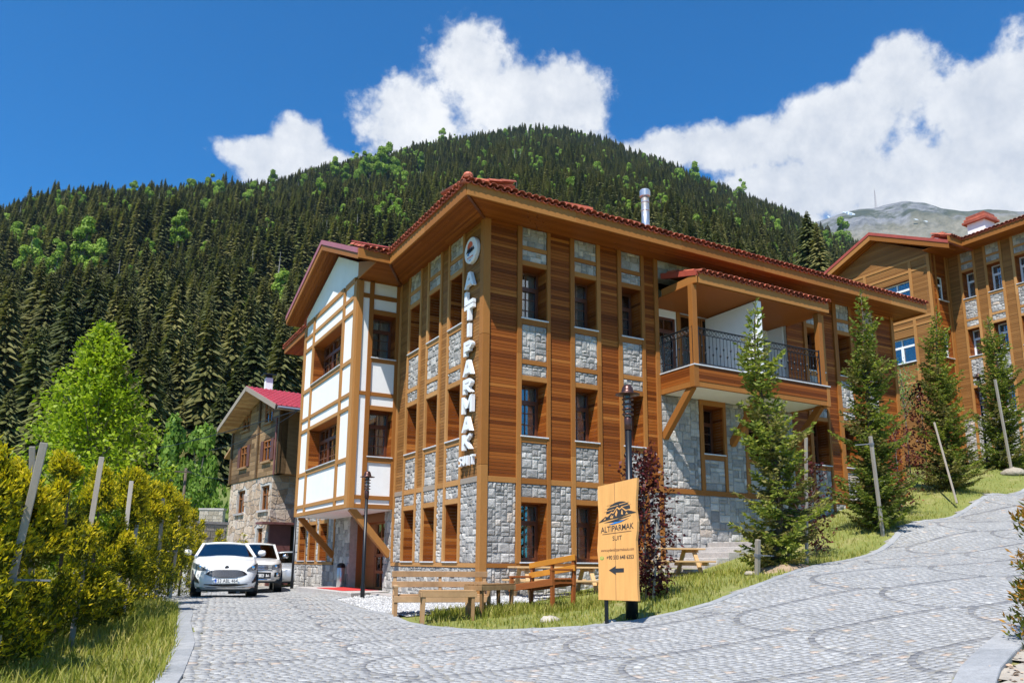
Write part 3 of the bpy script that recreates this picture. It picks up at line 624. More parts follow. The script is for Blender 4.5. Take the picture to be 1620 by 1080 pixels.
# ------------------------------------------------------------------ forest
def conifer_mesh(name, seed, h=24.0, wid=3.6, tiers=36, nb=15, fine=1.0):
    rg = random.Random(seed); V = []; F = []; mi = []
    def face(p, m): o = len(V); V.extend(p); F.append((o, o+1, o+2, o+3)); mi.append(m)
    for k in range(5):   # trunk
        a0, a1 = 2*math.pi*k/5, 2*math.pi*(k+1)/5; r = .28
        face([(r*math.cos(a0), r*math.sin(a0), -3), (r*math.cos(a1), r*math.sin(a1), -3), (.03*math.cos(a1), .03*math.sin(a1), h), (.03*math.cos(a0), .03*math.sin(a0), h)], 1)
    for i in range(tiers):
        t = (i+.3)/tiers; z = h*(.08+.91*t); r0 = wid*(1-t)**.62*(.82+.18*math.sin(i*2.1+seed))+.2
        n = max(4, int(nb*(1-t*.45)))
        for k in range(n):
            if rg.random() < .1: continue
            a = 2*math.pi*(k+rg.uniform(-.35, .35))/n+i*.7; r = r0*rg.uniform(.6, 1.2); w_ = (r*rg.uniform(.16, .27)+.14)*fine; dr = r*rg.uniform(.28, .52)
            ca, sa = math.cos(a), math.sin(a); mx, my = -sa*w_, ca*w_; z0 = z+rg.uniform(-.2, .2)
            p0 = (0, 0, z0+.15); m1 = (ca*r*.55+mx, sa*r*.55+my, z0-dr*.42-.1*w_); m2 = (ca*r*.55-mx, sa*r*.55-my, z0-dr*.42-.1*w_); tip = (ca*r, sa*r, z0-dr); mid = (ca*r*.55, sa*r*.55, z0-dr*.28+.12)
            face([p0, m1, tip, mid], 0); face([p0, mid, tip, m2], 0)
    return np_mesh(name, V, F, ['spruce_olive' if seed % 5 in (1, 3) else 'spruce_far', 'bark'], mi)
def broadleaf_mesh(name, seed, h=17.0, wid=6.0, n=2400, leaf=1.15, mats=('beech_far', 'grey_bark'), zlo=.16):
    rg = np.random.default_rng(seed); lob = []
    for k in range(13):
        a = rg.uniform(0, 6.28); q = rg.uniform(0, 1)**.6; zz_ = rg.uniform(zlo, .93); lob.append((math.cos(a)*wid*.6*q*(1.25-zz_), math.sin(a)*wid*.6*q*(1.25-zz_), h*zz_, wid*rg.uniform(.24, .42)*(1.15-.5*zz_)))
    V = []; F = []; mi = []
    for k in range(n):
        c = lob[rg.integers(len(lob))]; d = rg.normal(size=3); d /= np.linalg.norm(d)
        if d[2] < -.55: d[2] *= -1
        p = np.array(c[:3])+d*c[3]*rg.uniform(.75, 1.08); nn = d+rg.normal(size=3)*.5; nn /= np.linalg.norm(nn)
        u = np.cross(nn, rg.normal(size=3)); u /= np.linalg.norm(u); v = np.cross(nn, u); s = leaf*rg.uniform(.6, 1.25)
        o = len(V); V += [p-u*s*.5, p+v*s*.38-nn*.08*s, p+u*s*.55, p-v*s*.38-nn*.08*s]; F.append((o, o+1, o+2, o+3)); mi.append(0)
    def limb(a, b, r0, r1):
        m = MB().tube([a, b], [r0, r1], 5); o = len(V); V.extend(m.v[:10])
        for k in range(5): F.append((o+k, o+(k+1) % 5, o+5+(k+1) % 5, o+5+k)); mi.append(1)
    limb((0, 0, -2.5), (0, 0, h*.45), wid*.055, wid*.035)
    for c in lob: limb((0, 0, h*rg.uniform(.25, .45)), c[:3], wid*.025, wid*.008)
    return np_mesh(name, V, F, list(mats), mi)
CON = [conifer_mesh('conifer_%d' % i, 11+i, h, w_) for i, (h, w_) in enumerate(((25, 5.0), (22, 4.6), (27, 5.0), (18, 4.4), (23, 5.6)))]
HI = [conifer_mesh('conifer_near_%d' % i, 21+i, h, w_, 66, 20, .55) for i, (h, w_) in enumerate(((25, 4.8), (22, 4.4), (27, 4.9), (19, 4.3), (23, 5.2)))]
BRO = [broadleaf_mesh('beech_%d' % i, 40+i, h, w_) for i, (h, w_) in enumerate(((22, 8.0), (18, 7.2), (24, 8.2)))]
def hpos(px, py):
    a, e = az_e(px, py); r = np.geomspace(115, 1340, 700); z = hill(np.full_like(r, a), r); i = np.argmax((z-CAM[2])/r >= e)
    if not ((z-CAM[2])/r >= e).any(): i = int(np.argmin(np.abs(r-np.interp(a, _ka, _kd))))
    return np.array([CAM[0]+math.sin(a)*r[i], CAM[1]+math.cos(a)*r[i], z[i]])
BL = [(280, 405, 1), (45, 445, 1), (85, 455, .9), (125, 448, 1), (22, 395, .8), (600, 300, 1.2), (625, 292, 1.1), (565, 305, 1), (585, 285, 1), (545, 300, .8), (505, 335, .9), (430, 305, .8), (268, 335, .8), (330, 318, 1.0), (300, 318, 1.1), (345, 320, .8), (400, 325, .7), (415, 330, .6), (232, 340, .7), (262, 352, .6),
      (852, 280, .9), (760, 312, .8), (700, 310, .8), (735, 318, .7), (1075, 305, 1.1), (1100, 302, 1.1), (1055, 310, .8), (1175, 318, .9), (1165, 330, .7), (1228, 392, 1), (945, 283, .8), (995, 282, .7), (870, 230, .6), (990, 300, .6), (680, 240, .6), (720, 225, .6), (640, 262, .8), (665, 275, .7), (560, 268, 1.0), (575, 292, 1.1), (612, 283, 1.2), (635, 300, .9), (528, 288, .8), (700, 235, .8), (740, 245, .6), (800, 222, .7), (1020, 262, .7), (1130, 318, .8), (150, 460, .8), (60, 470, .8), (210, 320, .7), (480, 300, .8), (390, 340, .8), (1335, 398, 1.1), (1310, 402, .8), (1040, 352, .7), (900, 300, .6), (1190, 345, .5), (545, 330, .6)]
for px, py, s in BL:
    p = hpos(px, py); o = link('beech_tree', BRO[rnd.randrange(3)]); o.location = p; s *= rnd.uniform(.9, 1.1)*(1.0+math.hypot(p[0], p[1])/1400); o.scale = (s, s, s*rnd.uniform(.9, 1.1)); o.rotation_euler[2] = rnd.uniform(0, 6.28)
    tag(o, 'pale fresh green broadleaf tree standing out among the dark conifers on the hill', 'tree', 'broadleaf trees on the wooded hill')
_rl = np.array([(-900, 655), (300, 655), (345, 640), (393, 612), (440, 606), (455, 500), (510, 378), (615, 392), (747, 280), (1290, 436), (1375, 364), (1500, 374), (1620, 338), (2600, 300)])
def scatter():
    rg = np.random.default_rng(21); a0, a1 = az_e(-160, 500)[0], az_e(1680, 500)[0]
    n = 110000; a = rg.uniform(a0, a1, n); r = np.sqrt(rg.uniform(112**2, 1390**2, n)); D = np.interp(a, _ka, _kd)
    keep_p = np.clip(1.05-.00055*r, .3, 1); ok = (r < D+25) & (rg.uniform(0, 1, n) < keep_p); a, r = a[ok], r[ok]
    x = CAM[0]+np.sin(a)*r; y = CAM[1]+np.cos(a)*r
    # one tree per cell, so that none stands on another
    cs = 5.2; key = (np.floor(x/cs).astype(np.int64)+4000)*100000+np.floor(y/cs).astype(np.int64)+4000; _, first = np.unique(key, return_index=True); a, r, x, y = a[first], r[first], x[first], y[first]
    ok = np.ones(len(x), bool)
    for px, py, s in BL:     # glades: nothing grows on or just below the broadleaf trees
        bx, by = hpos(px, py)[:2]; rb = math.hypot(bx-CAM[0], by-CAM[1]); crs = np.abs((bx-CAM[0])*(y-CAM[1])-(by-CAM[1])*(x-CAM[0]))/r
        ok &= ~((np.hypot(bx-x, by-y) < 6) | ((crs < 7.5*s) & (r < rb) & (r > rb-34)))
    kn = knoll(a, r) > 6; ok &= ~(kn & (rg.uniform(0, 1, len(x)) > .4))
    a, r, x, y, kn = a[ok], r[ok], x[ok], y[ok], kn[ok]
    return np.c_[x, y, hill(a, r)], r, (rg.uniform(.5, 1.15, len(x))+.18*fbm2(x, y, 1.6))*np.interp(r, [120, 400, 1300], [1.0, .95, .85])*np.where(kn, .6, 1)
FP, FR, FS = scatter()
_d = FP+np.c_[np.zeros((len(FP), 2)), FS*23]-CAM; _zz = _d @ FW; _tx = 810+FPX*(_d @ RT)/_zz; _ty = PCY-FPX*(_d @ UP)/_zz
vis = (_tx > -10) & (_tx < 1630) & (_ty < np.interp(_tx, _rl[:, 0], _rl[:, 1])-4)
od = np.argsort(np.where(vis, FR/FS, 9e9)); solo = od[:290]; mass = od[290:]
for i in solo:
    o = link('conifer_tree', HI[rnd.randrange(5)]); o.location = FP[i]; s = FS[i]; o.scale = (s, s, s); o.rotation_euler[2] = rnd.uniform(0, 6.28)
    tag(o, 'dark green conifer on the lower, nearer slope of the wooded hill', 'tree', 'nearest conifers of the wooded hill')
lib = bpy.data.collections.new('forest_kinds')      # not linked to the scene: only the kinds the wood is grown from
dm = MB(); dm.tube([(0, 0, -2), (.1, 0, 9), (0, .1, 19)], [.35, .25, .05], 5)
for k in range(14): q = rnd.uniform(0, 6.28); zz_ = rnd.uniform(6, 18); l_ = (19-zz_)*.18+.5; dm.tube([(0, 0, zz_), (math.cos(q)*l_, math.sin(q)*l_, zz_-.4)], [.08, .03], 3)
dead = dm.mesh('dead_trunk', 'dead_wood')
for k in range(6):
    for i, me in enumerate(CON): lib.objects.link(bpy.data.objects.new('conifer_kind', me))
lib.objects.link(bpy.data.objects.new('dead_trunk', dead))
for k in range(2): lib.objects.link(bpy.data.objects.new('broadleaf_kind', BRO[k]))
pm = bpy.data.meshes.new('conifer_wood'); pm.vertices.add(len(mass)); pm.vertices.foreach_set('co', FP[mass].astype(np.float32).ravel())
at_ = pm.attributes.new('size', 'FLOAT', 'POINT'); at_.data.foreach_set('value', FS[mass].astype(np.float32))
wood_o = link('conifer_wood', pm, None, 'stuff'); tag(wood_o, 'dense dark conifer wood with scattered pale trees covering the whole hillside', 'forest')
ng = bpy.data.node_groups.new('grow_wood', 'GeometryNodeTree'); ng.interface.new_socket('Geometry', in_out='INPUT', socket_type='NodeSocketGeometry'); ng.interface.new_socket('Geometry', in_out='OUTPUT', socket_type='NodeSocketGeometry')
gi = ng.nodes.new('NodeGroupInput'); go = ng.nodes.new('NodeGroupOutput'); ci = ng.nodes.new('GeometryNodeCollectionInfo'); ci.inputs['Collection'].default_value = lib; ci.inputs['Separate Children'].default_value = True; ci.inputs['Reset Children'].default_value = True
m2p = ng.nodes.new('GeometryNodeMeshToPoints'); iop = ng.nodes.new('GeometryNodeInstanceOnPoints'); iop.inputs['Pick Instance'].default_value = True
ri = ng.nodes.new('FunctionNodeRandomValue'); ri.data_type = 'INT'; ri.inputs[4].default_value = 0; ri.inputs[5].default_value = 32
rv = ng.nodes.new('FunctionNodeRandomValue'); rv.data_type = 'FLOAT_VECTOR'; rv.inputs[0].default_value = (-.03, -.03, 0); rv.inputs[1].default_value = (.03, .03, 6.28); rv.inputs['Seed'].default_value = 5
na = ng.nodes.new('GeometryNodeInputNamedAttribute'); na.data_type = 'FLOAT'; na.inputs[0].default_value = 'size'
L_ = ng.links.new; L_(gi.outputs[0], m2p.inputs[0]); L_(m2p.outputs[0], iop.inputs['Points']); L_(ci.outputs[0], iop.inputs['Instance']); L_(ri.outputs[2], iop.inputs['Instance Index'])
e2r = ng.nodes.new('FunctionNodeEulerToRotation'); L_(rv.outputs[0], e2r.inputs[0]); L_(e2r.outputs[0], iop.inputs['Rotation']); L_(na.outputs[0], iop.inputs['Scale']); L_(iop.outputs[0], go.inputs[0])
wood_o.modifiers.new('grow', 'NODES').node_group = ng
# taller trees close behind the roofs
for px, ty, D, hh in ((1275, 326, 170, 24), (1293, 372, 165, 17), (1118, 338, 210, 22), (1085, 352, 215, 19), (968, 318, 240, 22), (995, 322, 260, 18)):
    tp = at(px, ty, D); o = link('conifer_tree', HI[rnd.randrange(5)]); ra = math.hypot(tp[0]-CAM[0], tp[1]-CAM[1]); gz_ = float(hill(np.array(math.atan2(tp[0]-CAM[0], tp[1]-CAM[1])), np.array(ra))); s = (tp[2]-gz_)/24; o.location = (tp[0], tp[1], gz_); o.scale = (s, s, s); o.rotation_euler[2] = rnd.uniform(0, 6.28)
    tag(o, 'tall dark conifer rising just behind the hotel roof', 'tree', 'conifers behind the hotel roof')
# ------------------------------------------------------------------ facade kit
class Fac:
    def __init__(s, o, u, n): s.o = np.array(o, float); s.u = np.array(u, float); s.n = np.array(n, float)
    def P(s, u, z, d): p = s.o+s.u*u+s.n*d; return (p[0], p[1], p[2]+z)
    def box(s, mb, u0, u1, z0, z1, d0, d1):
        f = [s.P(u0, z0, d1), s.P(u1, z0, d1), s.P(u1, z0, d0), s.P(u0, z0, d0), s.P(u0, z1, d1), s.P(u1, z1, d1), s.P(u1, z1, d0), s.P(u0, z1, d0)]
        if np.cross(s.u, s.n)[2] > 0: f = [f[i] for i in (1, 0, 3, 2, 5, 4, 7, 6)]
        return mb.hexa(f)
def appar(p, size):
    d = depth(p); return size/max(d, 1)
class Building:
    def __init__(s, root, wall_mat='mortar'):
        s.root = root; s.stones = []; s.planks = []; s.planks2 = []; s.back = MB(); s.rng = random.Random(len(root.name)+3)
    def stone(s, F, u0, u1, z0, z1, unit=.082, d=0.0):
        F.box(s.back, u0, u1, z0, z1, d-.3, d)
        nu = max(1, round((u1-u0)/unit)); nz = max(1, round((z1-z0)/unit)); du = (u1-u0)/nu; dz = (z1-z0)/nz
        used = np.zeros((nz, nu), bool); kinds = [(3, 2), (2, 2), (4, 2), (3, 3), (2, 3), (2, 1), (3, 1), (4, 3), (2, 2), (3, 2), (1, 2), (1, 1)]
        for j in range(nz):
            for i in range(nu):
                if used[j, i]: continue
                ks = kinds[:-2]; s.rng.shuffle(ks)
                for (a, b) in ks+[(2, 1), (1, 2), (1, 1)]:
                    if i+a <= nu and j+b <= nz and not used[j:j+b, i:i+a].any():
                        used[j:j+b, i:i+a] = True; s.block(F, u0+i*du, u0+(i+a)*du, z0+j*dz, z0+(j+b)*dz, d); break
    def block(s, F, a, b, c, e, d):
        g = .007; a += g; b -= g; c += g; e -= g; r = s.rng.uniform; j = lambda k=.008: r(-k, k)
        h1 = r(.012, .02); h2 = h1+r(.008, .022); iu = min(.035, (b-a)*.2); iz = min(.035, (e-c)*.2)
        P0 = [(a+j(.004), c+j(.004), d-.01), (b+j(.004), c+j(.004), d-.01), (b+j(.004), e+j(.004), d-.01), (a+j(.004), e+j(.004), d-.01)]
        P1 = [(u, z, d+h1) for u, z, _ in P0]
        P2 = [(a+iu+j(), c+iz+j(), d+h2+j(.008)), (b-iu+j(), c+iz+j(), d+h2+j(.008)), (b-iu+j(), e-iz+j(), d+h2+j(.008)), (a+iu+j(), e-iz+j(), d+h2+j(.008))]
        cc = ((a+b)/2+j(.03), (c+e)/2+j(.02), d+h2+r(-.004, .014))
        V = [F.P(u, z, q) for u, z, q in P0+P1+P2+[cc]]
        fs = [(0, 1, 5, 4), (1, 2, 6, 5), (2, 3, 7, 6), (3, 0, 4, 7), (4, 5, 9, 8), (5, 6, 10, 9), (6, 7, 11, 10), (7, 4, 8, 11), (8, 9, 12), (9, 10, 12), (10, 11, 12), (11, 8, 12)]
        if np.cross(F.u, F.n)[2] > 0: fs = [tuple(reversed(f)) for f in fs]
        s.stones.append((appar(V[8], math.sqrt((b-a)*(e-c))), MB().add(V, fs)))
    def clad(s, F, u0, u1, z0, z1, ph=.086, pale=False, d=0.0, vertical=False):
        F.box(s.back, u0, u1, z0, z1, d-.3, d-.019)
        L = (u1-u0) if vertical else (z1-z0); n = max(1, round(L/ph)); q = L/n
        for i in range(n):
            mb = MB(); o = s.rng.uniform(-.002, .003)
            if vertical: F.box(mb, u0+i*q+.003, u0+(i+1)*q-.003, z0, z1, d-.02, d+.012+o); c = F.P(u0+i*q, (z0+z1)/2, 0)
            else: F.box(mb, u0, u1, z0+i*q+.0045, z0+(i+1)*q-.0045, d-.02, d+.012+o); c = F.P((u0+u1)/2, z0+i*q, 0)
            (s.planks2 if pale else s.planks).append((appar(c, abs(u1-u0)), mb))
    def plaster(s, F, u0, u1, z0, z1, d=0.0):
        mb = MB(); F.box(mb, u0, u1, z0, z1, d-.25, d); mb.build('plaster_panel', 'plaster', s.root)
    def beam(s, F, u0, u1, z0, z1, d0=-.1, d1=.045, name='beam', mat='beam'):
        if mat == 'beam' and F.n[0] < -.5: mat = 'beam_pale'  # left-facing beams take the copy with painted glare
        mb = MB(); F.box(mb, u0, u1, z0, z1, d0, d1); return mb.build(name, mat, s.root, bevel=.006)
    def window(s, F, u0, u1, z0, z1, dep=.42, mull=1, trans=.32, frame='window_frame', reveal='cladding', grid=True, curtain=True, name='window', rev=True):
        W, Hh = u1-u0, z1-z0; d = -dep
        if rev:
            n = round(Hh/.086); q = Hh/n
            for (a, b) in ((u0-.02, u0+.008), (u1-.008, u1+.02)):
                mb = MB()
                for i in range(n): F.box(mb, a, b, z0+i*q+.003, z0+(i+1)*q-.003, d-.08, -.002)
                mb.build('reveal_cladding', reveal, s.root, kind='stuff')
            for za, zb in ((z1-.006, z1+.025), (z0-.03, z0-.003)): mb = MB(); F.box(mb, u0+.008, u1-.008, za, zb, d-.08, -.002); mb.build('reveal_board', reveal, s.root)
        t = .06; mb = MB(); f0, f1 = d-.05, d+.02; zt = z1-Hh*trans
        for (a, b, c, e) in ((u0, u0+t, z0, z1), (u1-t, u1, z0, z1), (u0+t, u1-t, z0, z0+t), (u0+t, u1-t, z1-t, z1), (u0+t, u1-t, zt-t*.6, zt+t*.6)): F.box(mb, a, b, c, e, f0, f1)
        fr = mb.build(name, frame, s.root)
        cols = [u0+t+(W-2*t)*k/mull for k in range(mull+1)]
        if mull > 1:
            for c in cols[1:-1]:
                m2 = MB(); F.box(m2, c-.03, c+.03, z0+t, z1-t, f0+.002, f1+.003); m2.build('mullion', frame, fr)
        for k in range(mull):
            a, b = cols[k]+(.03 if k else 0), cols[k+1]-(.03 if k < mull-1 else 0)
            m2 = MB()    # casement with its bars
            for (p, q, c, e) in ((a, a+.045, z0+t, zt-t*.6), (b-.045, b, z0+t, zt-t*.6), (a+.045, b-.045, z0+t, z0+t+.045), (a+.045, b-.045, zt-t*.6-.045, zt-t*.6)): F.box(m2, p, q, c, e, f1-.03, f1+.012)
            m2.build('casement', frame, fr)
            if grid:
                m2 = MB(); g = .011
                F.box(m2, (a+b)/2-g, (a+b)/2+g, z0+t, z1-t, d-.022, d-.004)
                for c in (.34, .67): zc = z0+t+(zt-z0-t)*c; F.box(m2, a, b, zc-g, zc+g, d-.021, d-.005)
                m2.build('glazing_bars', 'ink_brown', fr)
            for (c, e) in ((z0+t, zt), (zt, z1-t)):
                m2 = MB(); F.box(m2, a, b, c, e, d-.03, d-.024); m2.build('pane', 'glass', fr)
        if curtain:
            m2 = MB(); n = 26
            for (a, b) in ((u0+.05, u0+W*.47), (u0+W*.53, u1-.05)):
                pts = [(a+(b-a)*i/n, d-.14+.022*math.sin(i*1.5+u0*7)) for i in range(n+1)]
                for (p, q), (r_, t_) in zip(pts, pts[1:]):
                    m2.add([F.P(p, z0+.03, q), F.P(r_, z0+.03, t_), F.P(r_, z1-.03, t_), F.P(p, z1-.03, q), F.P(p, z0+.03, q-.006), F.P(r_, z0+.03, t_-.006), F.P(r_, z1-.03, t_-.006), F.P(p, z1-.03, q-.006)], ((0, 1, 2, 3), (7, 6, 5, 4)))
            m2.build('curtain', 'curtain', fr, smooth=True)
        return fr
    def sill(s, F, u0, u1, z, win=None):
        mb = MB(); F.box(mb, u0-.035, u1+.035, z-.035, z, -.38, .085); mb.build('sill', 'sill_marble', win or s.root, bevel=.006)
    def finish(s, nst, npl):
        wall = s.back.build('wall', 'mortar', s.root)
        if s.stones: pieces(wall, 'stone_block', s.stones, 'stone', nst, 'stonework')
        for lst, mt, nm in ((s.planks, 'cladding', 'cladding'), (s.planks2, 'cladding_pale', 'pale_cladding')):
            if lst: pieces(wall, 'plank', lst, mt, npl if lst is s.planks else 0, nm)
        return wall
ROWS = dict(lr=(.646, .75), w0=(.79, 2.24), l0=(2.24, 2.37), band=(2.70, 2.84), s1=(3.74, 3.875), w1=(3.91, 5.34), l1=(5.34, 5.47), r1=(5.77, 5.89), s2=(6.83, 6.965), w2=(7.0, 8.44), l2=(8.44, 8.57), r2=(8.87, 8.98))
TOPZ = 9.5
def window_bay(B, F, u0, u1, floors=(0, 1, 2), z_lo=-.6, frame='window_frame', **kw):
    r = ROWS
    if 0 in floors:
        w_ = B.window(F, u0, u1, *r['w0'], frame=frame, **kw); B.sill(F, u0, u1, .79, w_); B.beam(F, u0, u1, *r['l0']); B.stone(F, u0, u1, 2.37, 2.70); B.stone(F, u0, u1, z_lo, .646)
    else: B.stone(F, u0, u1, z_lo, 2.70)
    if 1 in floors:
        B.stone(F, u0, u1, 2.84, 3.74); B.beam(F, u0, u1, *r['s1']); w_ = B.window(F, u0, u1, *r['w1'], frame=frame, **kw); B.sill(F, u0, u1, 3.91, w_); B.beam(F, u0, u1, *r['l1'])
    if 2 in floors:
        B.stone(F, u0, u1, 5.47, 5.77); B.beam(F, u0, u1, *r['r1']); B.stone(F, u0, u1, 5.89, 6.83)
        B.beam(F, u0, u1, *r['s2']); w_ = B.window(F, u0, u1, *r['w2'], frame=frame, **kw); B.sill(F, u0, u1, 7.0, w_); B.beam(F, u0, u1, *r['l2']); B.stone(F, u0, u1, 8.57, 8.87); B.beam(F, u0, u1, *r['r2']); B.stone(F, u0, u1, 8.98, TOPZ)
def clad_bay(B, F, u0, u1, z_lo=-.6, pale=False):
    B.stone(F, u0, u1, z_lo, .646); B.stone(F, u0, u1, .75, 2.70); B.clad(F, u0, u1, 2.84, TOPZ, pale=pale)
def post(B, F, u0, u1, z0=.75, z1=TOPZ, d1=.06):
    zz = [z0, 3.35+rnd.uniform(-.2, .2), 6.3+rnd.uniform(-.3, .3), z1] if z1-z0 > 7 else [z0, z1]
    for a, b in zip(zz, zz[1:]): B.beam(F, u0, u1, a+.001, b-.001, d1=d1, name='post')
def barrel_tile(p, run, up, r=.105, L=.42):
    """half round clay tile: p eave point, run along the eave, up the roof slope direction"""
    run, up = Vector(run).normalized(), Vector(up).normalized(); nn = run.cross(up); nn = nn if nn.z > 0 else -nn
    V = []; k = 7
    for q, sc_ in ((0, 1.0), (L, .84)):
        for rad in (r*sc_, (r-.016)*sc_):
            for i in range(k): a = math.pi*i/(k-1); V.append(Vector(p)+up*q+run*(math.cos(a)*rad)+nn*(math.sin(a)*rad*.8))
    fs = []
    for i in range(k-1): fs += [(i, i+1, 2*k+i+1, 2*k+i), (k+i+1, k+i, 3*k+i, 3*k+i+1), (i+1, i, k+i, k+i+1)]
    return MB().add(V, fs)
def tiled_eave(parent, a, b, up, pitch=.2, rows=3, lift=.03, solo=True):
    """courses of barrel tiles above an eave from a to b"""
    a, b, up = Vector(a), Vector(b), Vector(up).normalized(); d = (b-a); n = max(1, round(d.length/pitch)); run = d.normalized()
    rest = MB()
    for c in range(rows):
        for i in range(n):
            p = a+d*((i+.5)/n)+up*(c*.36-.07)+Vector((0, 0, lift+.012*c))
            p += Vector((0, 0, rnd.uniform(-.008, .008)))+run*rnd.uniform(-.01, .01)
            m = barrel_tile(p, run, up)
            if c == 0 and solo: m.build('roof_tile', 'tile', parent, smooth=False)
            else: rest.add(m.v, m.f)
            t2 = MB()   # the channel tile between
            q = a+d*(i/n)+up*(c*.36-.05)+Vector((0, 0, lift-.01)); m2 = barrel_tile(q, run, up, .09)
            piv = q; V = [Vector(v) for v in m2.v]; nn = run.cross(up); nn = nn if nn.z > 0 else -nn
            V = [v-nn*(2*(v-Vector(piv)).dot(nn)) for v in V]; rest.add(V, [tuple(reversed(f)) for f in m2.f])
    rest.build('roof_tiles', 'tile', parent, kind='stuff')
def board_field(parent, name, quad, wdt, mat, thick=.02, seg=3.2):
    """boards filling a quad a,b,c,d, running along a-b, stacked a->d"""
    a, b, c, d = [Vector(p) for p in quad]; n = max(1, round(((d-a).length+(c-b).length)/2/wdt)); nn = (b-a).cross(d-a).normalized()*thick
    mb = MB()
    for i in range(n):
        t0, t1 = (i+.035)/n, (i+.965)/n; p0, p1, q0, q1 = a.lerp(d, t0), b.lerp(c, t0), a.lerp(d, t1), b.lerp(c, t1)
        L = (p1-p0).length; k = [0]; s = rnd.uniform(.8, seg)
        while s < L-.5: k.append(s/L); s += rnd.uniform(.7, 1.3)*seg
        k.append(1)
        for u0, u1 in zip(k, k[1:]):
            u1 -= .0015; mb.hexa([p0.lerp(p1, u0), p0.lerp(p1, u1), q0.lerp(q1, u1), q0.lerp(q1, u0), p0.lerp(p1, u0)+nn, p0.lerp(p1, u1)+nn, q0.lerp(q1, u1)+nn, q0.lerp(q1, u0)+nn])
    return mb.build(name, mat, parent, kind='stuff')
def text_mesh(s, size, ext=.01, off=0.0):
    cu = bpy.data.curves.new('lettering', 'FONT'); cu.body = s; cu.size = size; cu.extrude = ext; cu.offset = off; cu.align_x = 'CENTER'; cu.align_y = 'CENTER'; cu.resolution_u = 3
    o = bpy.data.objects.new('lettering', cu); COL.objects.link(o); dg = bpy.context.evaluated_depsgraph_get()
    me = bpy.data.meshes.new_from_object(o.evaluated_get(dg)); bpy.data.objects.remove(o); bpy.data.curves.remove(cu); me.materials.clear(); return me
def place_text(me, name, mat, origin, xd, yd, nd, parent, sx=1.0, sy=1.0, bold=None):
    co = np.zeros(len(me.vertices)*3, np.float32); me.vertices.foreach_get('co', co); co = co.reshape(-1, 3)
    xd, yd, nd = np.array(xd), np.array(yd), np.array(nd); off = np.array(world_loc(parent)) if parent else 0
    co = np.array(origin)-off+co[:, :1]*sx*xd+co[:, 1:2]*sy*yd+co[:, 2:]*nd
    me.vertices.foreach_set('co', co.astype(np.float32).ravel()); me.materials.append(M[mat]); me.update()
    return link(name, me, parent)

# ------------------------------------------------------------------ the hotel
hotel = thing('hotel_building', (0, 0, -.3), 'large three-storey hotel of brown wood cladding, grey stone and white plaster with red tiled roof', 'building')
B = Building(hotel)
FR_ = Fac((0, 0, 0), (1, 0, 0), (0, -1, 0)); FL_ = Fac((0, 0, 0), (0, 1, 0), (-1, 0, 0))
# right facade, near part
for a, b in ((.145, .945), (1.95, 2.585), (3.58, 4.18)): clad_bay(B, FR_, a, b)
B.stone(FR_, 5.12, 5.49, -.6, .646); B.stone(FR_, 5.12, 5.49, .75, 2.70); B.clad(FR_, 5.12, 5.49, 2.84, TOPZ)
for a, b in ((1.08, 1.845), (2.72, 3.455), (4.31, 5.005)): window_bay(B, FR_, a, b)
for a, b in ((.945, 1.08), (1.845, 1.95), (2.585, 2.72), (3.455, 3.58), (4.18, 4.31), (5.005, 5.12), (5.49, 5.63)): post(B, FR_, a, b); F_ = FR_.box(B.back, a, b, -.6, TOPZ, -.3, -.11); B.stone(FR_, a, b, -.6, .646)
B.beam(FR_, .145, 5.63, *ROWS['lr'], d1=.05, name='lower_rail')
for a, b in ((.145, .945), (1.08, 1.845), (1.95, 2.585), (2.72, 3.455), (3.58, 4.18), (4.31, 5.005), (5.12, 5.49)): B.beam(FR_, a, b, *ROWS['band'], name='band')
# stone middle part under the balcony
B.stone(FR_, 5.63, 10.95, -.3, 2.70, .108)
for a, b in ((5.63, 7.05), (8.07, 8.86), (9.9, 10.95)): B.stone(FR_, a, b, 2.84, 5.47, .108)
for a, b in ((7.19, 7.98), (8.98, 9.77)):
    B.stone(FR_, a, b, 2.84, 3.74, .108); B.beam(FR_, a, b, *ROWS['s1']); w_ = B.window(FR_, a, b, 3.91, 5.34); B.sill(FR_, a, b, 3.91, w_); B.beam(FR_, a-.14, b+.1, 5.34, 5.49, d1=.06)
    B.beam(FR_, a-.14, a, 2.84, 5.34, d1=.06, name='post'); B.beam(FR_, b, b+.1, 2.84, 5.34, d1=.06, name='post'); FR_.box(B.back, a-.14, a, 2.84, 5.47, -.3, -.11); FR_.box(B.back, b, b+.13, 2.84, 5.47, -.3, -.11)
B.beam(FR_, 5.63, 11.71, *ROWS['band'], d1=.055, name='band')
# right facade, far part
def far_clad(a, b): B.stone(FR_, a, b, 1.2, 2.70); B.clad(FR_, a, b, 2.84, TOPZ)
for a, b in ((10.95, 11.71), (12.7, 13.18), (14.15, 14.6), (15.42, 16.27)): far_clad(a, b)
for a, b in ((11.85, 12.6), (13.36, 14.0), (14.72, 15.3)): window_bay(B, FR_, a, b, (1, 2), 1.2)
for a, b in ((11.71, 11.85), (12.6, 12.7), (13.18, 13.36), (14.0, 14.15), (14.6, 14.72), (15.3, 15.42), (16.27, 16.42)): post(B, FR_, a, b, 1.8); FR_.box(B.back, a, b, 1.2, TOPZ, -.3, -.11)
B.beam(FR_, 11.71, 16.42, *ROWS['band'], d1=.05, name='band')
mb = MB(); mb.box(16.3, 16.45, .005, 16.5, 1.0, 9.5); mb.build('side_wall', 'cladding', hotel)
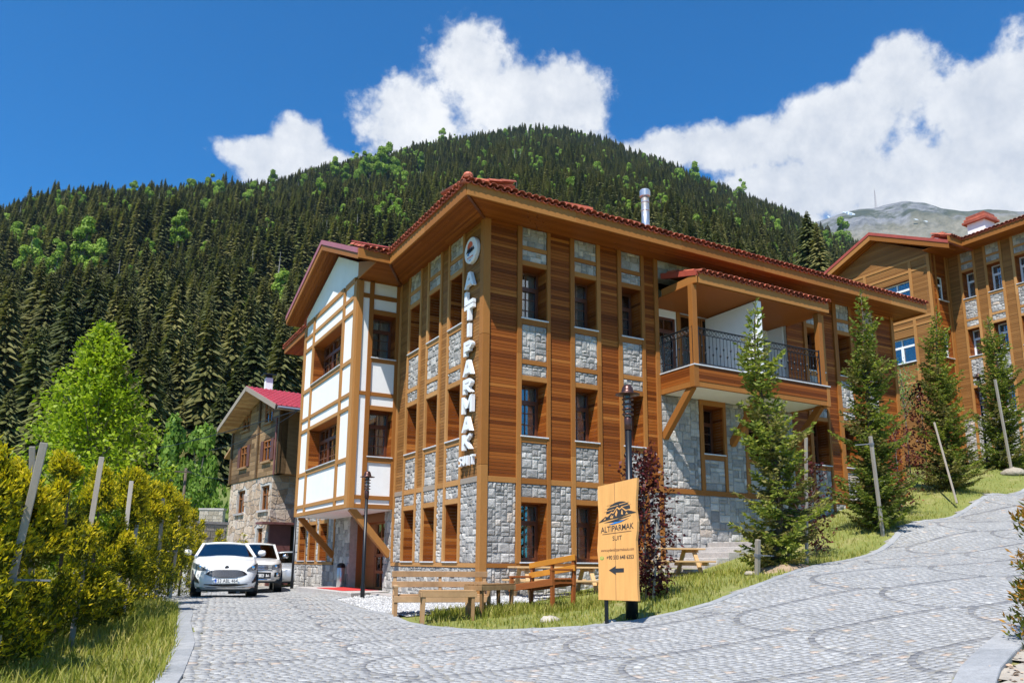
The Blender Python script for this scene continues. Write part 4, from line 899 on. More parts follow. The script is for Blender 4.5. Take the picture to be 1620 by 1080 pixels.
# balcony recess
for a, b, c, e in ((5.63, 10.95, 8.95, TOPZ),): B.stone(FR_, a, b, c, e, .108)
rec = MB(); FR_.box(rec, 5.63, 6.1, 5.5, 8.95, -.95, -.75); FR_.box(rec, 6.95, 7.1, 5.5, 8.95, -.95, -.75); FR_.box(rec, 8.9, 9.05, 5.5, 8.95, -.95, -.75); FR_.box(rec, 9.9, 10.95, 5.5, 8.95, -.95, -.75); FR_.box(rec, 6.1, 6.95, 8.12, 8.95, -.95, -.75); FR_.box(rec, 7.1, 8.9, 8.35, 8.95, -.95, -.75); FR_.box(rec, 9.05, 9.9, 8.12, 8.95, -.95, -.75); FR_.box(rec, 5.60, 5.66, 5.5, 8.95, -.95, -.12); FR_.box(rec, 10.9, 10.96, 5.5, 8.95, -.95, -.12)
rec.build('recess_wall', 'plaster', hotel)
for a, b in ((6.1, 6.95), (9.05, 9.9)): B.window(FR_, a, b, 6.06, 8.12, dep=.8, trans=.2, rev=False, name='balcony_door')
for a, b in ((7.14, 7.98), (8.02, 8.86)): B.window(FR_, a, b, 6.06, 8.32, dep=.8, trans=.25, rev=False, name='balcony_door', frame='door_wood', curtain=False)
for u in (7.04, 8.9): B.beam(FR_, u-.06, u+.06, 6.05, 8.8, -.8, -.70, 'door_post')
bal = thing('hotel_balcony', (5.6, -1.4, 5.4), 'projecting wooden balcony with black iron railings and tiled canopy on the hotel', 'balcony')
del bal['category'], bal['label']; bal.name = 'balcony'; bal.parent = hotel; bal.location = Vector((5.6, -1.4, 5.4))-hotel.location
DB = 1.42
def bb(name, x0, x1, y0, y1, z0, z1, mat='beam', bevel=.006, kind=None): return MB().box(x0, x1, y0, y1, z0, z1).build(name, mat, bal, bevel=bevel, kind=kind)
bb('floor_slab', 5.66, 10.95, -DB+.05, .75, 5.49, 5.62, 'plaster'); bb('deck', 5.66, 10.95, -DB+.06, .74, 5.95, 6.03, 'step_stone')
bb('cap', 5.6, 11.02, -DB-.06, .0, 6.03, 6.065, 'sill_marble')
bb('bottom_rail', 5.64, 10.97, -DB-.02, -DB+.06, 5.45, 5.60); bb('bottom_rail', 5.62, 5.70, -DB+.06, -.07, 5.45, 5.60); bb('bottom_rail', 10.9, 10.98, -DB+.06, 0, 5.45, 5.60)
bb('corner_post', 5.6, 5.78, -DB-.035, -DB+.14, 5.44, 6.028); bb('corner_post', 10.86, 11.0, -DB-.035, -DB+.14, 5.44, 6.028)
board_field(bal, 'parapet_boards', ((5.78, -DB, 5.60), (10.86, -DB, 5.60), (10.86, -DB, 6.03), (5.78, -DB, 6.03)), .086, 'cladding', .03, 9)
board_field(bal, 'parapet_boards', ((5.65, -.07, 5.60), (5.65, -DB+.14, 5.60), (5.65, -DB+.14, 6.03), (5.65, -.07, 6.03)), .086, 'cladding', .03, 9)
for x in (5.74, 8.3, 10.85): m = MB(); m.beam((x, -.02, 4.25), (x, -DB+.2, 5.5), .16, .2); m.build('bracket', 'beam', bal, bevel=.006)
for x in (5.66, 10.72): bb('column', x, x+.17, -DB+.0, -DB+.17, 6.066, 8.34)
bb('divider', 8.16, 8.34, -DB+.03, .74, 6.031, 8.30, 'plaster')
bb('canopy_soffit', 5.7, 11.05, -DB-.06, .74, 8.345, 8.37, 'soffit')
bb('canopy_fascia', 5.83, 11.1, -DB-.12, -DB-.08, 8.36, 8.66); bb('canopy_fascia', 5.74, 5.79, -DB-.10, -.06, 8.36, 8.6)
m = MB(); m.add([(5.72, -DB-.1, 8.56), (5.82, -DB-.1, 8.56), (5.82, -.07, 8.92), (5.72, -.07, 8.92), (5.72, -DB-.1, 8.72), (5.82, -DB-.1, 8.72), (5.82, -.07, 9.08), (5.72, -.07, 9.08)], ((3, 2, 1, 0), (4, 5, 6, 7), (0, 1, 5, 4), (1, 2, 6, 5), (2, 3, 7, 6), (3, 0, 4, 7))); m.build('canopy_flashing', 'red_flashing', bal)
m = MB(); m.add([(5.83, -DB-.1, 8.62), (11.1, -DB-.1, 8.62), (11.1, -.07, 8.98), (5.83, -.07, 8.98), (5.83, -DB-.1, 8.66), (11.1, -DB-.1, 8.66), (11.1, -.07, 9.02), (5.83, -.07, 9.02)], ((3, 2, 1, 0), (4, 5, 6, 7), (0, 1, 5, 4), (1, 2, 6, 5), (2, 3, 7, 6), (3, 0, 4, 7))); m.build('canopy_deck', 'soffit', bal)
tiled_eave(bal, (5.85, -DB-.14, 8.67), (11.1, -DB-.14, 8.67), (0, 1, .26), rows=4)
def railing(p, q):
    p, q = Vector(p), Vector(q); d = q-p; n = max(3, round(d.length/.135)); m = MB()
    for z, r in ((7.12, .022), (6.94, .014), (6.13, .016)): m.tube([p+Vector((0, 0, z)), q+Vector((0, 0, z))], r, 6)
    for e in (p, q): m.tube([e+Vector((0, 0, 6.066)), e+Vector((0, 0, 7.16))], .024, 6)
    rail = m.build('railing', 'black_metal', bal)
    for i in range(1, n):
        c = p+d*(i/n); b_ = MB(); k = 6.62 if i % 2 else 6.42
        b_.lathe([(.009, 6.13), (.009, k-.05), (.024, k-.02), (.028, k), (.024, k+.02), (.009, k+.05), (.009, 6.94)], 6, (c.x, c.y, 0)); b_.build('baluster', 'black_metal', rail)
        rg_ = MB(); c2 = p+d*((i-.5)/n); rr_ = .05
        ring = [c2+d.normalized()*(rr_*math.cos(t))+Vector((0, 0, 7.03+rr_*1.25*math.sin(t))) for t in np.linspace(0, 2*math.pi, 11)]
        rg_.tube(ring, .009, 4, False); rg_.build('scroll', 'black_metal', rail)
railing((5.68, -.12, 0), (5.68, -DB+.05, 0)); railing((5.86, -DB+.04, 0), (8.12, -DB+.04, 0)); railing((8.38, -DB+.04, 0), (10.7, -DB+.04, 0))
# left facade
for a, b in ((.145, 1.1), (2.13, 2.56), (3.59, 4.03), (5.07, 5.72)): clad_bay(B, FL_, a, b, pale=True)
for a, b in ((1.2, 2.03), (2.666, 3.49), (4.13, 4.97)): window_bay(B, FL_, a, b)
for a, b in ((1.1, 1.2), (2.03, 2.13), (2.56, 2.666), (3.49, 3.59), (4.03, 4.13), (4.97, 5.07), (5.72, 5.85)): post(B, FL_, a, b); FL_.box(B.back, a, b, -.6, TOPZ, -.3, -.11); B.stone(FL_, a, b, -.6, .646)
B.beam(FL_, .145, 5.85, *ROWS['lr'], d1=.05, name='lower_rail')
for i, (a, b) in enumerate(((.145, 1.1), (1.2, 2.03), (2.13, 2.56), (2.666, 3.49), (3.59, 4.03), (4.13, 4.97), (5.07, 5.72))): B.beam(FL_, a, b, *ROWS['band'], name='band', mat='grey_board' if i in (0, 3, 6) else 'beam')
for a, b in ((-.5, 3.1), (3.1, 6.4), (6.4, 9.5)):   # corner post, in lengths
    m = MB(); m.box(-.06, .145, -.06, .145, a+.001, b-.001); m.build('corner_post', 'beam', hotel, bevel=.01)
m = MB(); m.box(-.09, 0, 5.855, 5.9, 2.6, 9.3); m.build('plaster_strip', 'plaster', hotel)
# half timbered bay on the left
BX, BY0, BY1, BZ = -1.44, 5.85, 12.05, 2.33
FB = Fac((BX, 0, 0), (0, 1, 0), (-1, 0, 0)); FS_ = Fac((0, BY0, 0), (1, 0, 0), (0, -1, 0)); FN = Fac((0, BY1, 0), (1, 0, 0), (0, 1, 0))
core = MB(); core.box(BX+.5, -.0, BY0+.6, BY1-.3, BZ+.2, 9.4); core.build('bay_interior', 'dark_room', hotel)
def timbered(F, posts, panels, win, zs, dpt=.04, mull=1, skip=()):
    for a, b in posts: B.beam(F, a, b, BZ, 9.43, d1=dpt+.012, name='timber_post')
    u0, u1 = posts[0][1], posts[-1][0]
    gaps = [(posts[i][1], posts[i+1][0]) for i in range(len(posts)-1)]
    for a, b in gaps:
        wn = abs(a-win[0]) < .02
        rails = zs if wn else zs
        cuts = [BZ]
        for (c, e, only) in zs:
            if only == 'w' and not wn: continue
            if only == 'n' and wn: continue
            B.beam(F, a, b, c, e, d1=dpt, name='timber_rail')
        lv = sorted([(c, e) for c, e, only in zs if not (only == 'w' and not wn) and not (only == 'n' and wn)])
        for (c0, e0), (c1, e1) in zip(lv, lv[1:]):
            if wn and (abs(e0-3.875) < .05 or abs(e0-6.965) < .05): 
                w_ = B.window(F, a, b, e0+.035, c1, dep=.38, mull=mull, trans=.3); B.sill(F, a, b, e0+.035, w_)
            else: B.plaster(F, a, b, e0, c1)
ZS = [(BZ, 2.46, ''), (2.6, 2.72, ''), (3.74, 3.875, ''), (5.34, 5.46, ''), (5.77, 5.89, ''), (6.83, 6.965, ''), (8.42, 8.55, ''), (8.9, 9.03, ''), (9.43, 9.6, '')]
ZSS = [(BZ, 2.46, ''), (2.6, 2.72, ''), (3.72, 3.875, 'w'), (5.34, 5.48, 'w'), (5.78, 5.9, ''), (6.85, 6.965, 'w'), (8.40, 8.55, 'w'), (8.9, 9.04, ''), (9.43, 9.5, '')]
timbered(FB, [(BY0-.0, 6.12), (7.07, 7.25), (10.68, 10.85), (11.82, BY1)], None, (7.25, 10.68), ZS, mull=3)
timbered(FS_, [(BX, -1.27), (-1.06, -.92), (-.16, -.03)], None, (-.92, -.16), ZSS)
m = MB(); m.box(BX+.02, 0, BY0+.02, BY1-.02, BZ-.02, BZ+.06); m.build('bay_soffit', 'plaster', hotel)
m = MB(); m.box(BX, -.0, BY1-.2, BY1, BZ, 9.5); m.build('bay_side_wall', 'plaster', hotel)
# gable of the bay
GP, GZ = 8.2, 11.02
m = MB(); m.prism([(BX, BY0, 9.6), (BX, BY1, 9.6), (BX, BY1, 9.85), (BX, GP, GZ), (BX, BY0, 10.0)], (.2, 0, 0)); m.build('gable_panel', 'plaster', hotel)
roof = bpy.data.objects.new('roof', None); COL.objects.link(roof); roof.parent = hotel; roof.location = (0, 0, 9.8)
def rb(name, mb, mat, bevel=0, kind=None): return mb.build(name, mat, roof, bevel=bevel, kind=kind)
XF = -2.04; RPK = (GP, 11.36); RRT = (4.15, 9.62); RLF = (12.85, 9.93)
for (y0, z0), (y1, z1), nm in ((RPK, RRT, 'r'), (RPK, RLF, 'l')):
    rb('verge_board', MB().prism([(XF, y0, z0-.22), (XF, y1, z1-.2), (XF, y1, z1), (XF, y0, z0)], (.05, 0, 0)), 'beam', .004)
    rb('verge_flashing', MB().prism([(XF-.03, y0, z0-.02), (XF-.03, y1, z1-.02), (XF-.03, y1, z1+.14), (XF-.03, y0, z0+.14)], (.12, 0, 0)), 'rose_flashing', .004)
    rb('bay_roof_deck', MB().prism([(XF+.09, y0, z0-.02), (XF+.09, y1, z1-.02), (XF+.09, y1, z1+.06), (XF+.09, y0, z0+.06)], (6.5, 0, 0)), 'tile')
    q = ((XF+.05, y0, z0-.2), (XF+.05, y1, z1-.2), (BX+.0, y1, z1-.2), (BX+.0, y0, z0-.2))
    board_field(roof, 'verge_soffit', q, .1, 'soffit', .02)
rb('eave_return', MB().prism([(BX-.03, 4.2, 9.45), (BX-.03, 5.84, 9.45), (BX-.03, 5.84, 10.02), (BX-.03, 4.2, 9.5)], (.03, 0, 0)), 'beam')
rb('bay_fascia', MB().box(XF, -1.06, 4.1, 4.14, 9.45, 9.74), 'beam', .004)
tiled_eave(roof, (-1.12, 4.08, 9.76), (XF+.12, 4.08, 9.76), (0, 1, .4), rows=4)
rb('valley_board', MB().beam((-1.05, 4.15, 9.455), (-.03, 5.83, 9.455), .06, .05), 'window_frame')
rb('hip_board', MB().beam((-1.02, -1.03, 9.46), (-.06, -.06, 9.47), .06, .05), 'window_frame')
# main eaves
EX0, EY0, EX1, EY1 = -1.05, -1.06, 16.85, 17.2
board_field(roof, 'soffit', ((EX0+.04, EY0+.04, 9.49), (EX1-.04, EY0+.04, 9.49), (EX1-.04, .0, 9.50), (0, 0, 9.50)), .105, 'soffit')
board_field(roof, 'soffit', ((EX0+.04, EY0+.04, 9.492), (EX0+.04, 4.15, 9.492), (0, 5.9, 9.502), (0, 0, 9.502)), .105, 'soffit')
board_field(roof, 'soffit', ((BX, 4.15, 9.47), (-1.0, 4.15, 9.47), (0, 5.85, 9.47), (BX, 5.85, 9.47)), .105, 'soffit')
board_field(roof, 'soffit', ((EX0+.04, 12.1, 9.75), (EX0+.04, EY1, 9.75), (0, EY1, 9.76), (0, 12.1, 9.76)), .105, 'soffit')
board_field(roof, 'soffit', ((EX1-.04, EY0+.04, 9.488), (EX1-.04, EY1, 9.488), (16.42, EY1, 9.5), (16.42, 0, 9.5)), .105, 'soffit')
k = [EX0]; 
while k[-1] < EX1-3: k.append(k[-1]+rnd.uniform(2.6, 3.6))
k.append(EX1)
for a, b in zip(k, k[1:]): rb('fascia_board', MB().box(a+.001, b-.001, EY0-.02, EY0+.025, 9.44, 9.755), 'beam', .004)
for a, b in ((EY0+.025, 1.5), (1.5, 4.14)): rb('fascia_board', MB().box(EX0-.02, EX0+.025, a+.001, b-.001, 9.44, 9.755), 'beam', .004)
rb('fascia_board', MB().box(EX0-.02, EX0+.025, 12.2, EY1, 9.72, 9.98), 'beam', .004); rb('fascia_board', MB().box(EX1-.025, EX1+.02, EY0+.026, EY1, 9.44, 9.755), 'beam', .004)
tiled_eave(roof, (EX0-.02, EY0-.04, 9.77), (EX1+.02, EY0-.04, 9.77), (0, 1, .2), rows=4)
tiled_eave(roof, (EX0-.04, 4.15, 9.77), (EX0-.04, EY0-.02, 9.77), (1, 0, .2), rows=4)
tiled_eave(roof, (EX0-.04, EY1, 10.0), (EX0-.04, 12.9, 10.0), (1, 0, .2), rows=2, solo=False)
m = MB(); rz = 9.76+.2*8.2; cxr, cyr = 7.9, 8.05
m.add([(EX0, EY0, 9.76), (EX1, EY0, 9.76), (EX1, EY1, 9.76), (EX0, EY1, 9.76), (cxr-.5, cyr, rz), (cxr+.5, cyr, rz)], ((0, 1, 5, 4), (1, 2, 5), (2, 3, 4, 5), (3, 0, 4))); rb('roof_deck', m, 'tile')
m = MB()
for i in range(12): t = i*.36; p = Vector((EX0-.05, EY0-.06, 9.83))+Vector((1, 1, .2)).normalized()*t; q = barrel_tile(p, (1, -1, 0), (1, 1, .2), .13, .44); m.add(q.v, q.f)
rb('hip_tiles', m, 'tile', kind='stuff'); rb('hip_cap', MB().lathe([(.02, -.06), (.11, -.04), (.13, .03), (.09, .1), (.02, .108)], 10, (EX0+.02, EY0+.0, 9.9)), 'tile')
for (x0, y0, x1, y1) in ((895, 318, 936, 329), (975, 341, 1011, 353)):
    a = onpl(x0, (y0+y1)/2-3, 'y', 1.2); b = onpl(x1, (y0+y1)/2+3, 'y', 1.2); m = MB()
    for i in range(3): m.beam((a[0], 1.2+.12*i, a[2]-.06+.07*i), (b[0], 1.2+.12*i, b[2]-.1+.07*i), .14, .07)
    rb('snow_guard', m, 'tile')
a = onpl(525+32, 383, 'x', 0); m = MB(); p0, p1 = onpl(557, 381, 'x', -.9), onpl(617, 392, 'x', -.9)
m.tube([p0, p1], .025, 6); m.tube([(p0+p1)/2, (p0+p1)/2-np.array((0, 0, .4))], .02, 6); m.tube([p1, p1-np.array((0, 0, .4))], .02, 6); rb('snow_rail', m, 'red_flashing')
ft = onpl(1020, 301, 'y', 4.0); fb = onpl(1020, 372, 'y', 4.0); s_ = depth(ft)/FPX
fl = rb('flue', MB().lathe([(6.2*s_, fb[2]-.8), (6.2*s_, ft[2]-12*s_)], 24, (ft[0], 4.0, 0)), 'steel')
fl.data.polygons.foreach_set('use_smooth', [len(p.vertices) == 4 for p in fl.data.polygons])
for k_ in (20, 34): rb('flue_collar', MB().lathe([(6.2*s_, ft[2]-(k_+2)*s_), (6.8*s_, ft[2]-(k_+1.6)*s_), (6.8*s_, ft[2]-(k_+.4)*s_), (6.2*s_, ft[2]-k_*s_)], 24, (ft[0], 4.0, 0)), 'steel')
rb('flue_cowl', MB().lathe([(6.2*s_, ft[2]-12*s_), (8.4*s_, ft[2]-11*s_), (8.4*s_, ft[2]-2*s_), (7*s_, ft[2]), (.05, ft[2]+.02)], 18, (ft[0], 4.0, 0)), 'steel')
# ground floor under the bay: stone piers, entrance, small windows
yv = lambda px, py=880: onpl(px, py, 'x', 0)[1]
B.stone(FL_, 5.85, 6.55, -.6, 2.35, .12); B.stone(FL_, 10.0, 11.75, -.6, 2.35, .12)
y_l = 17.6
wins = [(yv(483), yv(472.5)), (yv(499), yv(488.5)), (yv(517), yv(505))]
edges = [11.9]+sorted([v for w_ in wins for v in w_])+[y_l]; B.beam(FL_, 11.75, 11.9, .646, 2.6, name='post'); B.stone(FL_, 11.75, y_l, -.8, .646, .12); B.beam(FL_, 11.75, y_l, *ROWS['lr'], name='lower_rail')
ws = sorted(wins)
for i, (a, b) in enumerate(ws):
    w_ = B.window(FL_, a, b, .79, 2.2, grid=False); B.sill(FL_, a, b, .79, w_); B.beam(FL_, a-.1, a, .75, 2.45, name='post'); B.beam(FL_, b, b+.1, .75, 2.45, name='post'); B.beam(FL_, a, b, 2.2, 2.33); B.stone(FL_, a, b, 2.33, 2.7)
    FL_.box(B.back, a-.1, a, .75, 2.7, -.3, -.11); FL_.box(B.back, b, b+.1, .75, 2.7, -.3, -.11)
gaps = [(11.9, ws[0][0]-.1)]+[(ws[i][1]+.1, ws[i+1][0]-.1) for i in range(2)]+[(ws[2][1]+.1, y_l)]
for a, b in gaps:
    if b-a > .05: B.stone(FL_, a, b, .75, 2.7, .12)
m = MB(); m.box(0, .3, 12.0, y_l, 2.7, 9.7); m.build('rear_wall', 'cladding', hotel)
FD = Fac((.55, 0, 0), (0, 1, 0), (-1, 0, 0))
dr = MB(); FL_.box(dr, 6.5, 6.58, -.3, 2.35, -.6, -.25); FL_.box(dr, 9.95, 10.03, -.3, 2.35, -.6, -.25); FL_.box(dr, 6.58, 9.95, 2.05, 2.35, -.55, -.2); door_fr = dr.build('entrance_frame', 'door_wood', hotel)
def leaf(a, b, glazed):
    m = MB(); n = 3 if not glazed else 4; t = .09; z0, z1 = -.1, 2.05
    for (p, q, c, e) in ((a, a+t, z0, z1), (b-t, b, z0, z1)): FD.box(m, p, q, c, e, -.0, .06)
    zz = [z0+(z1-z0)*i/n for i in range(n+1)]
    for z in zz: FD.box(m, a+t, b-t, max(z0, z-.05), min(z1, z+.05), 0, .06)
    if glazed: FD.box(m, (a+b)/2-.03, (a+b)/2+.03, z0, z1, .002, .056)
    o = m.build('door_leaf', 'door_wood', door_fr)
    m = MB(); FD.box(m, a+t, b-t, z0, z1, .015, .03)
    if glazed: m.build('pane', 'glass', door_fr)
    else: m.build('door_panel', 'door_wood', door_fr)
    m = MB(); m.tube([FD.P(b-.05, .95, .06), FD.P(b-.05, .95, .12), FD.P(b-.16, .95, .12)], .012, 6); m.build('handle', 'black_metal', door_fr)
leaf(8.75, 9.9, False); leaf(7.7, 8.72, True); leaf(6.62, 7.67, True)
m = MB(); m.box(1.3, 15.5, 1.3, 16.5, -.5, 9.4); m.build('interior', 'dark_room', hotel)
for (p, q) in (((-1.3, 6.0, BZ), (-.02, 6.05, .95)), ((-1.3, 11.9, BZ), (-.02, 11.85, .95))): m = MB(); m.beam(p, q, .17, .2, (0, 0, 1)); m.build('bay_bracket', 'beam', hotel, bevel=.006)
B.finish(300, 300)
# wall letters, one above the other
sg = thing('facade_lettering', (-.07, .6, 3.4), 'white raised letters reading ALTIPARMAK SUIT stacked down the left wall by the corner', 'sign')
ys = [(422.5, 450), (451.7, 477.5), (475, 502.5), (504, 529), (532, 559), (562.5, 591), (592.5, 619.7), (620, 651), (653, 681), (681, 710)]
GL = dict(A=[((0, 0), (.5, 1)), ((1, 0), (.5, 1)), ((.2, .3), (.8, .3))], L=[((.13, 0), (.13, 1)), ((.13, .1), (1, .1))], T=[((0, .9), (1, .9)), ((.5, 0), (.5, .9))], I=[((.5, 0), (.5, 1))],
          P=[((.14, 0), (.14, 1)), ((.14, .9), (.72, .9)), ((.72, .9), (.88, .72)), ((.88, .78), (.88, .6)), ((.88, .66), (.7, .46)), ((.72, .46), (.14, .46))],
          M=[((.1, 0), (.1, 1)), ((.9, 0), (.9, 1)), ((.1, .95), (.5, .25)), ((.9, .95), (.5, .25))], K=[((.14, 0), (.14, 1)), ((.14, .42), (.9, 1)), ((.38, .6), (.95, 0))],
          S=[((.95, .9), (.25, .9)), ((.25, .9), (.1, .72)), ((.1, .72), (.9, .36)), ((.9, .36), (.75, .1)), ((.75, .1), (.05, .1))], U=[((.14, 1), (.14, .25)), ((.14, .25), (.4, .1)), ((.35, .1), (.65, .1)), ((.6, .1), (.86, .25)), ((.86, .25), (.86, 1))])
GL['R'] = GL['P']+[((.45, .46), (.95, 0))]
def block_letter(ch, y0, y1, z0, z1, th, d0, d1):
    # y0 is the left edge as read (larger y), strokes of equal weight
    m = MB(); Wd, Hd = y0-y1, z1-z0
    for k_, ((ax, ay), (bx, by)) in enumerate(GL[ch]):
        a = np.array((y0-ax*Wd, z0+ay*Hd)); b = np.array((y0-bx*Wd, z0+by*Hd)); d = b-a; ln = np.linalg.norm(d)
        vert = abs(d[0]) < 1e-6; slant = not vert and abs(d[1]) > 1e-6
        n_ = np.array((1.0, 0)) if abs(d[1]) > abs(d[0])*.6 else np.array((0, 1.0)); n_ = n_*th/2*(1.0 if not slant else 1.08)
        q = [a-n_, a+n_, b+n_, b-n_]; e = .0025*k_
        q = [(min(max(p[0], y1-.02), y0+.02), min(max(p[1], z0), z1)) for p in q]
        m.prism([(-d0, y, z) for y, z in q], (-(d1-d0)-e, 0, 0))
    return m
for ch, (t0, t1) in zip('ALTIPARMAK', ys):
    x = 749-(t0-420)*.012; a, b = onpl(x, t0+1, 'x', -.17), onpl(x, t1-2, 'x', -.17)
    wd = {'I': .14, 'M': .60}.get(ch, .50)
    m = block_letter(ch, .60+wd/2, .60-wd/2, b[2], a[2]-.02, {'M': .11}.get(ch, .125), .06, .15); o_ = m.build('letter', 'white_paint', sg); fix_normals(o_.data)
a, b = onpl(744, 718, 'x', -.17), onpl(744, 733.5, 'x', -.17)
for k_, ch in enumerate('SUIT'): y = 1.02-.215*k_; m = block_letter(ch, y, y-(.17 if ch != 'I' else .1), b[2], a[2], .05, .06, .14); o_ = m.build('letter', 'white_paint', sg); fix_normals(o_.data)
# round plaque
pt, pb = onpl(752, 370, 'x', -.15), onpl(752, 410, 'x', -.15); pr = (pt[2]-pb[2])/2; pz = (pt[2]+pb[2])/2; py_ = .55
pq = thing('logo_plaque', (-.07, py_, pz), 'round white plaque with orange sun and black mountain emblem above the wall letters', 'sign')
MB().lathe([(pr*.97, -.03), (pr, -.045), (pr, -.135), (pr*.97, -.15)], 36, (0, py_, pz), 'x').build('disc', 'white_paint', pq)
def flat(name, pts, mat, parent, O, xd, yd, nd, t=.006):
    O, xd, yd, nd = map(np.array, (O, xd, yd, nd)); return MB().prism([tuple(O+xd*x+yd*y) for x, y in pts], tuple(nd*t)).build(name, mat, parent)
def arc(cx, cy, r, a0, a1, n=20): return [(cx+r*math.cos(R(a0+(a1-a0)*i/n)), cy+r*math.sin(R(a0+(a1-a0)*i/n))) for i in range(n+1)]
O_, xd_, yd_, nd_ = (-.151, py_, pz), (0, -pr, 0), (0, 0, pr), (-1, 0, 0)
flat('sun_mark', arc(-.05, .28, .42, 0, 205), 'orange_ink', pq, O_, xd_, yd_, nd_)
for i in range(3): flat('mountain_mark', [(-.62+.32*i, -.12-.06*i), (-.36+.34*i, .3-.04*i), (-.3+.34*i, .02), (-.18+.34*i, .2), (.05+.33*i, -.1)], 'ink', pq, (-.1575, py_, pz), xd_, yd_, nd_)
flat('river_mark', [(-.5, -.2), (.4, -.05), (.42, -.1), (-.3, -.3), (-.1, -.36), (-.2, -.38), (-.5, -.28)], 'blue_ink', pq, O_, xd_, yd_, nd_)
place_text(text_mesh('ALTIPARMAK', .17*pr, .002), 'caption', 'orange_ink', (-.153, py_, pz-.55*pr), (0, -1, 0), (0, 0, 1), (-1, 0, 0), pq)
flat('rule_mark', [(-.4, -.68), (.4, -.68), (.4, -.70), (-.4, -.70)], 'grey_ink', pq, O_, xd_, yd_, nd_)
place_text(text_mesh('SUIT', .13*pr, .002), 'caption', 'blue_ink', (-.153, py_, pz-.8*pr), (0, -1, 0), (0, 0, 1), (-1, 0, 0), pq)
# things at the entrance
MB().hexa([(-1.25, 6.6, -.096), (-.05, 6.7, -.096), (-.05, 9.6, -.096), (-1.25, 9.4, -.096), (-1.25, 6.6, -.084), (-.05, 6.7, -.084), (-.05, 9.6, -.084), (-1.25, 9.4, -.084)]).build('red_carpet', 'carpet'); tag(bpy.data.objects['red_carpet'], 'red carpet lying before the hotel entrance door', 'carpet')
bn = thing('waste_bin', (-.22, 10.15, -.1), 'slim steel bin standing left of the hotel entrance door', 'bin')
MB().lathe([(.13, -.1), (.14, -.09), (.14, .55), (.13, .56)], 16, (-.22, 10.15, 0)).build('body', 'steel', bn, True); MB().lathe([(.145, .56), (.145, .64), (.1, .7), (.02, .72)], 16, (-.22, 10.15, 0)).build('lid', 'black_metal', bn, True)
# ------------------------------------------------------------------ second hotel building up the slope
Z2 = 7.45; X2 = 31.0
hotel2 = thing('hotel_annex', (X2, 4, Z2-.5), 'second hotel building of brown cladding with wood-clad gable bay, uphill on the right', 'building')
B2 = Building(hotel2)
F2 = Fac((X2, 0, Z2), (0, 1, 0), (-1, 0, 0))
cols = [(-.35, .3), (.95, 1.6), (2.3, 2.95), (3.64, 4.31), (4.985, 5.605)]
prev = -1.2
for a, b in cols:
    window_bay(B2, F2, a, b, frame='white_paint', z_lo=-1.5)
    for p, q in ((a-.12, a), (b, b+.12)): post(B2, F2, p, q, -1.4); F2.box(B2.back, p, q, -1.5, TOPZ, -.3, -.11)
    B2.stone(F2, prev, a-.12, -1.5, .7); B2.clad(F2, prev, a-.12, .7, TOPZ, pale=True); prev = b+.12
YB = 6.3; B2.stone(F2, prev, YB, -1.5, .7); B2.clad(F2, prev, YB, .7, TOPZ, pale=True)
xb = onpl(1469, 400, 'y', YB)[0]
FB2 = Fac((xb, 0, Z2), (0, 1, 0), (-1, 0, 0)); FS2 = Fac((0, YB, Z2), (1, 0, 0), (0, -1, 0))
pk = onpl(1375, 372, 'x', xb-.6); lf = onpl(1303, 436, 'x', xb-.6); rt_ = onpl(1500, 384, 'x', xb-.6); YE = lf[1]-.5
wl = onpl(1400, 470, 'x', xb)[1]; wr = onpl(1440, 450, 'x', xb)[1]
# front of the bay: cladding fields between posts, wide windows on two floors
bw = (wr, wr+2.6)
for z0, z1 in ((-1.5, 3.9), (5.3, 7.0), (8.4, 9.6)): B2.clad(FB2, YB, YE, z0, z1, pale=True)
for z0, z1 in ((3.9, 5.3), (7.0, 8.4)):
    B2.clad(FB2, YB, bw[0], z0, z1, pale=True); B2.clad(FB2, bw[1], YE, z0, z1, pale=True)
    w_ = B2.window(FB2, bw[0], bw[1], z0, z1, dep=.2, mull=3, frame='white_paint', grid=False, curtain=False); B2.sill(FB2, bw[0], bw[1], z0, w_)
for a in (YB, bw[0]-.14, bw[1], YE-.16): B2.beam(FB2, a, a+.16, -1.5, 9.45, d1=.05, name='post')
for z in (2.7, 5.75, 6.1, 8.75, 9.35): B2.beam(FB2, YB+.16, YE-.16, z, z+.13, d1=.04, name='rail')
sw = (xb+.45, X2-.35)
for z0, z1 in ((-1.5, 3.9), (5.3, 7.0), (8.4, TOPZ)): B2.clad(FS2, xb, X2, z0, z1)
for z0, z1 in ((3.9, 5.3), (7.0, 8.4)):
    B2.clad(FS2, xb, sw[0], z0, z1); B2.clad(FS2, sw[1], X2, z0, z1); w_ = B2.window(FS2, sw[0], sw[1], z0, z1, dep=.25, frame='white_paint', curtain=False); B2.sill(FS2, sw[0], sw[1], z0, w_)
for a in (xb, sw[0]-.12, sw[1], X2-.16): B2.beam(FS2, a, a+.13, -1.5, TOPZ, d1=.04, name='post')
g_ = pk[2]-Z2
def gable_pts(x, dz=0.0): return [(x, YB, Z2+9.6), (x, YE, Z2+9.6), (x, YE, lf[2]-.12+dz), (x, pk[1], pk[2]-.28+dz), (x, YB, rt_[2]+.25+dz)]
m = MB(); m.prism(gable_pts(xb+.012), (.2, 0, 0)); gw = m.build('gable_wall', 'cladding_pale', hotel2)
n = 14
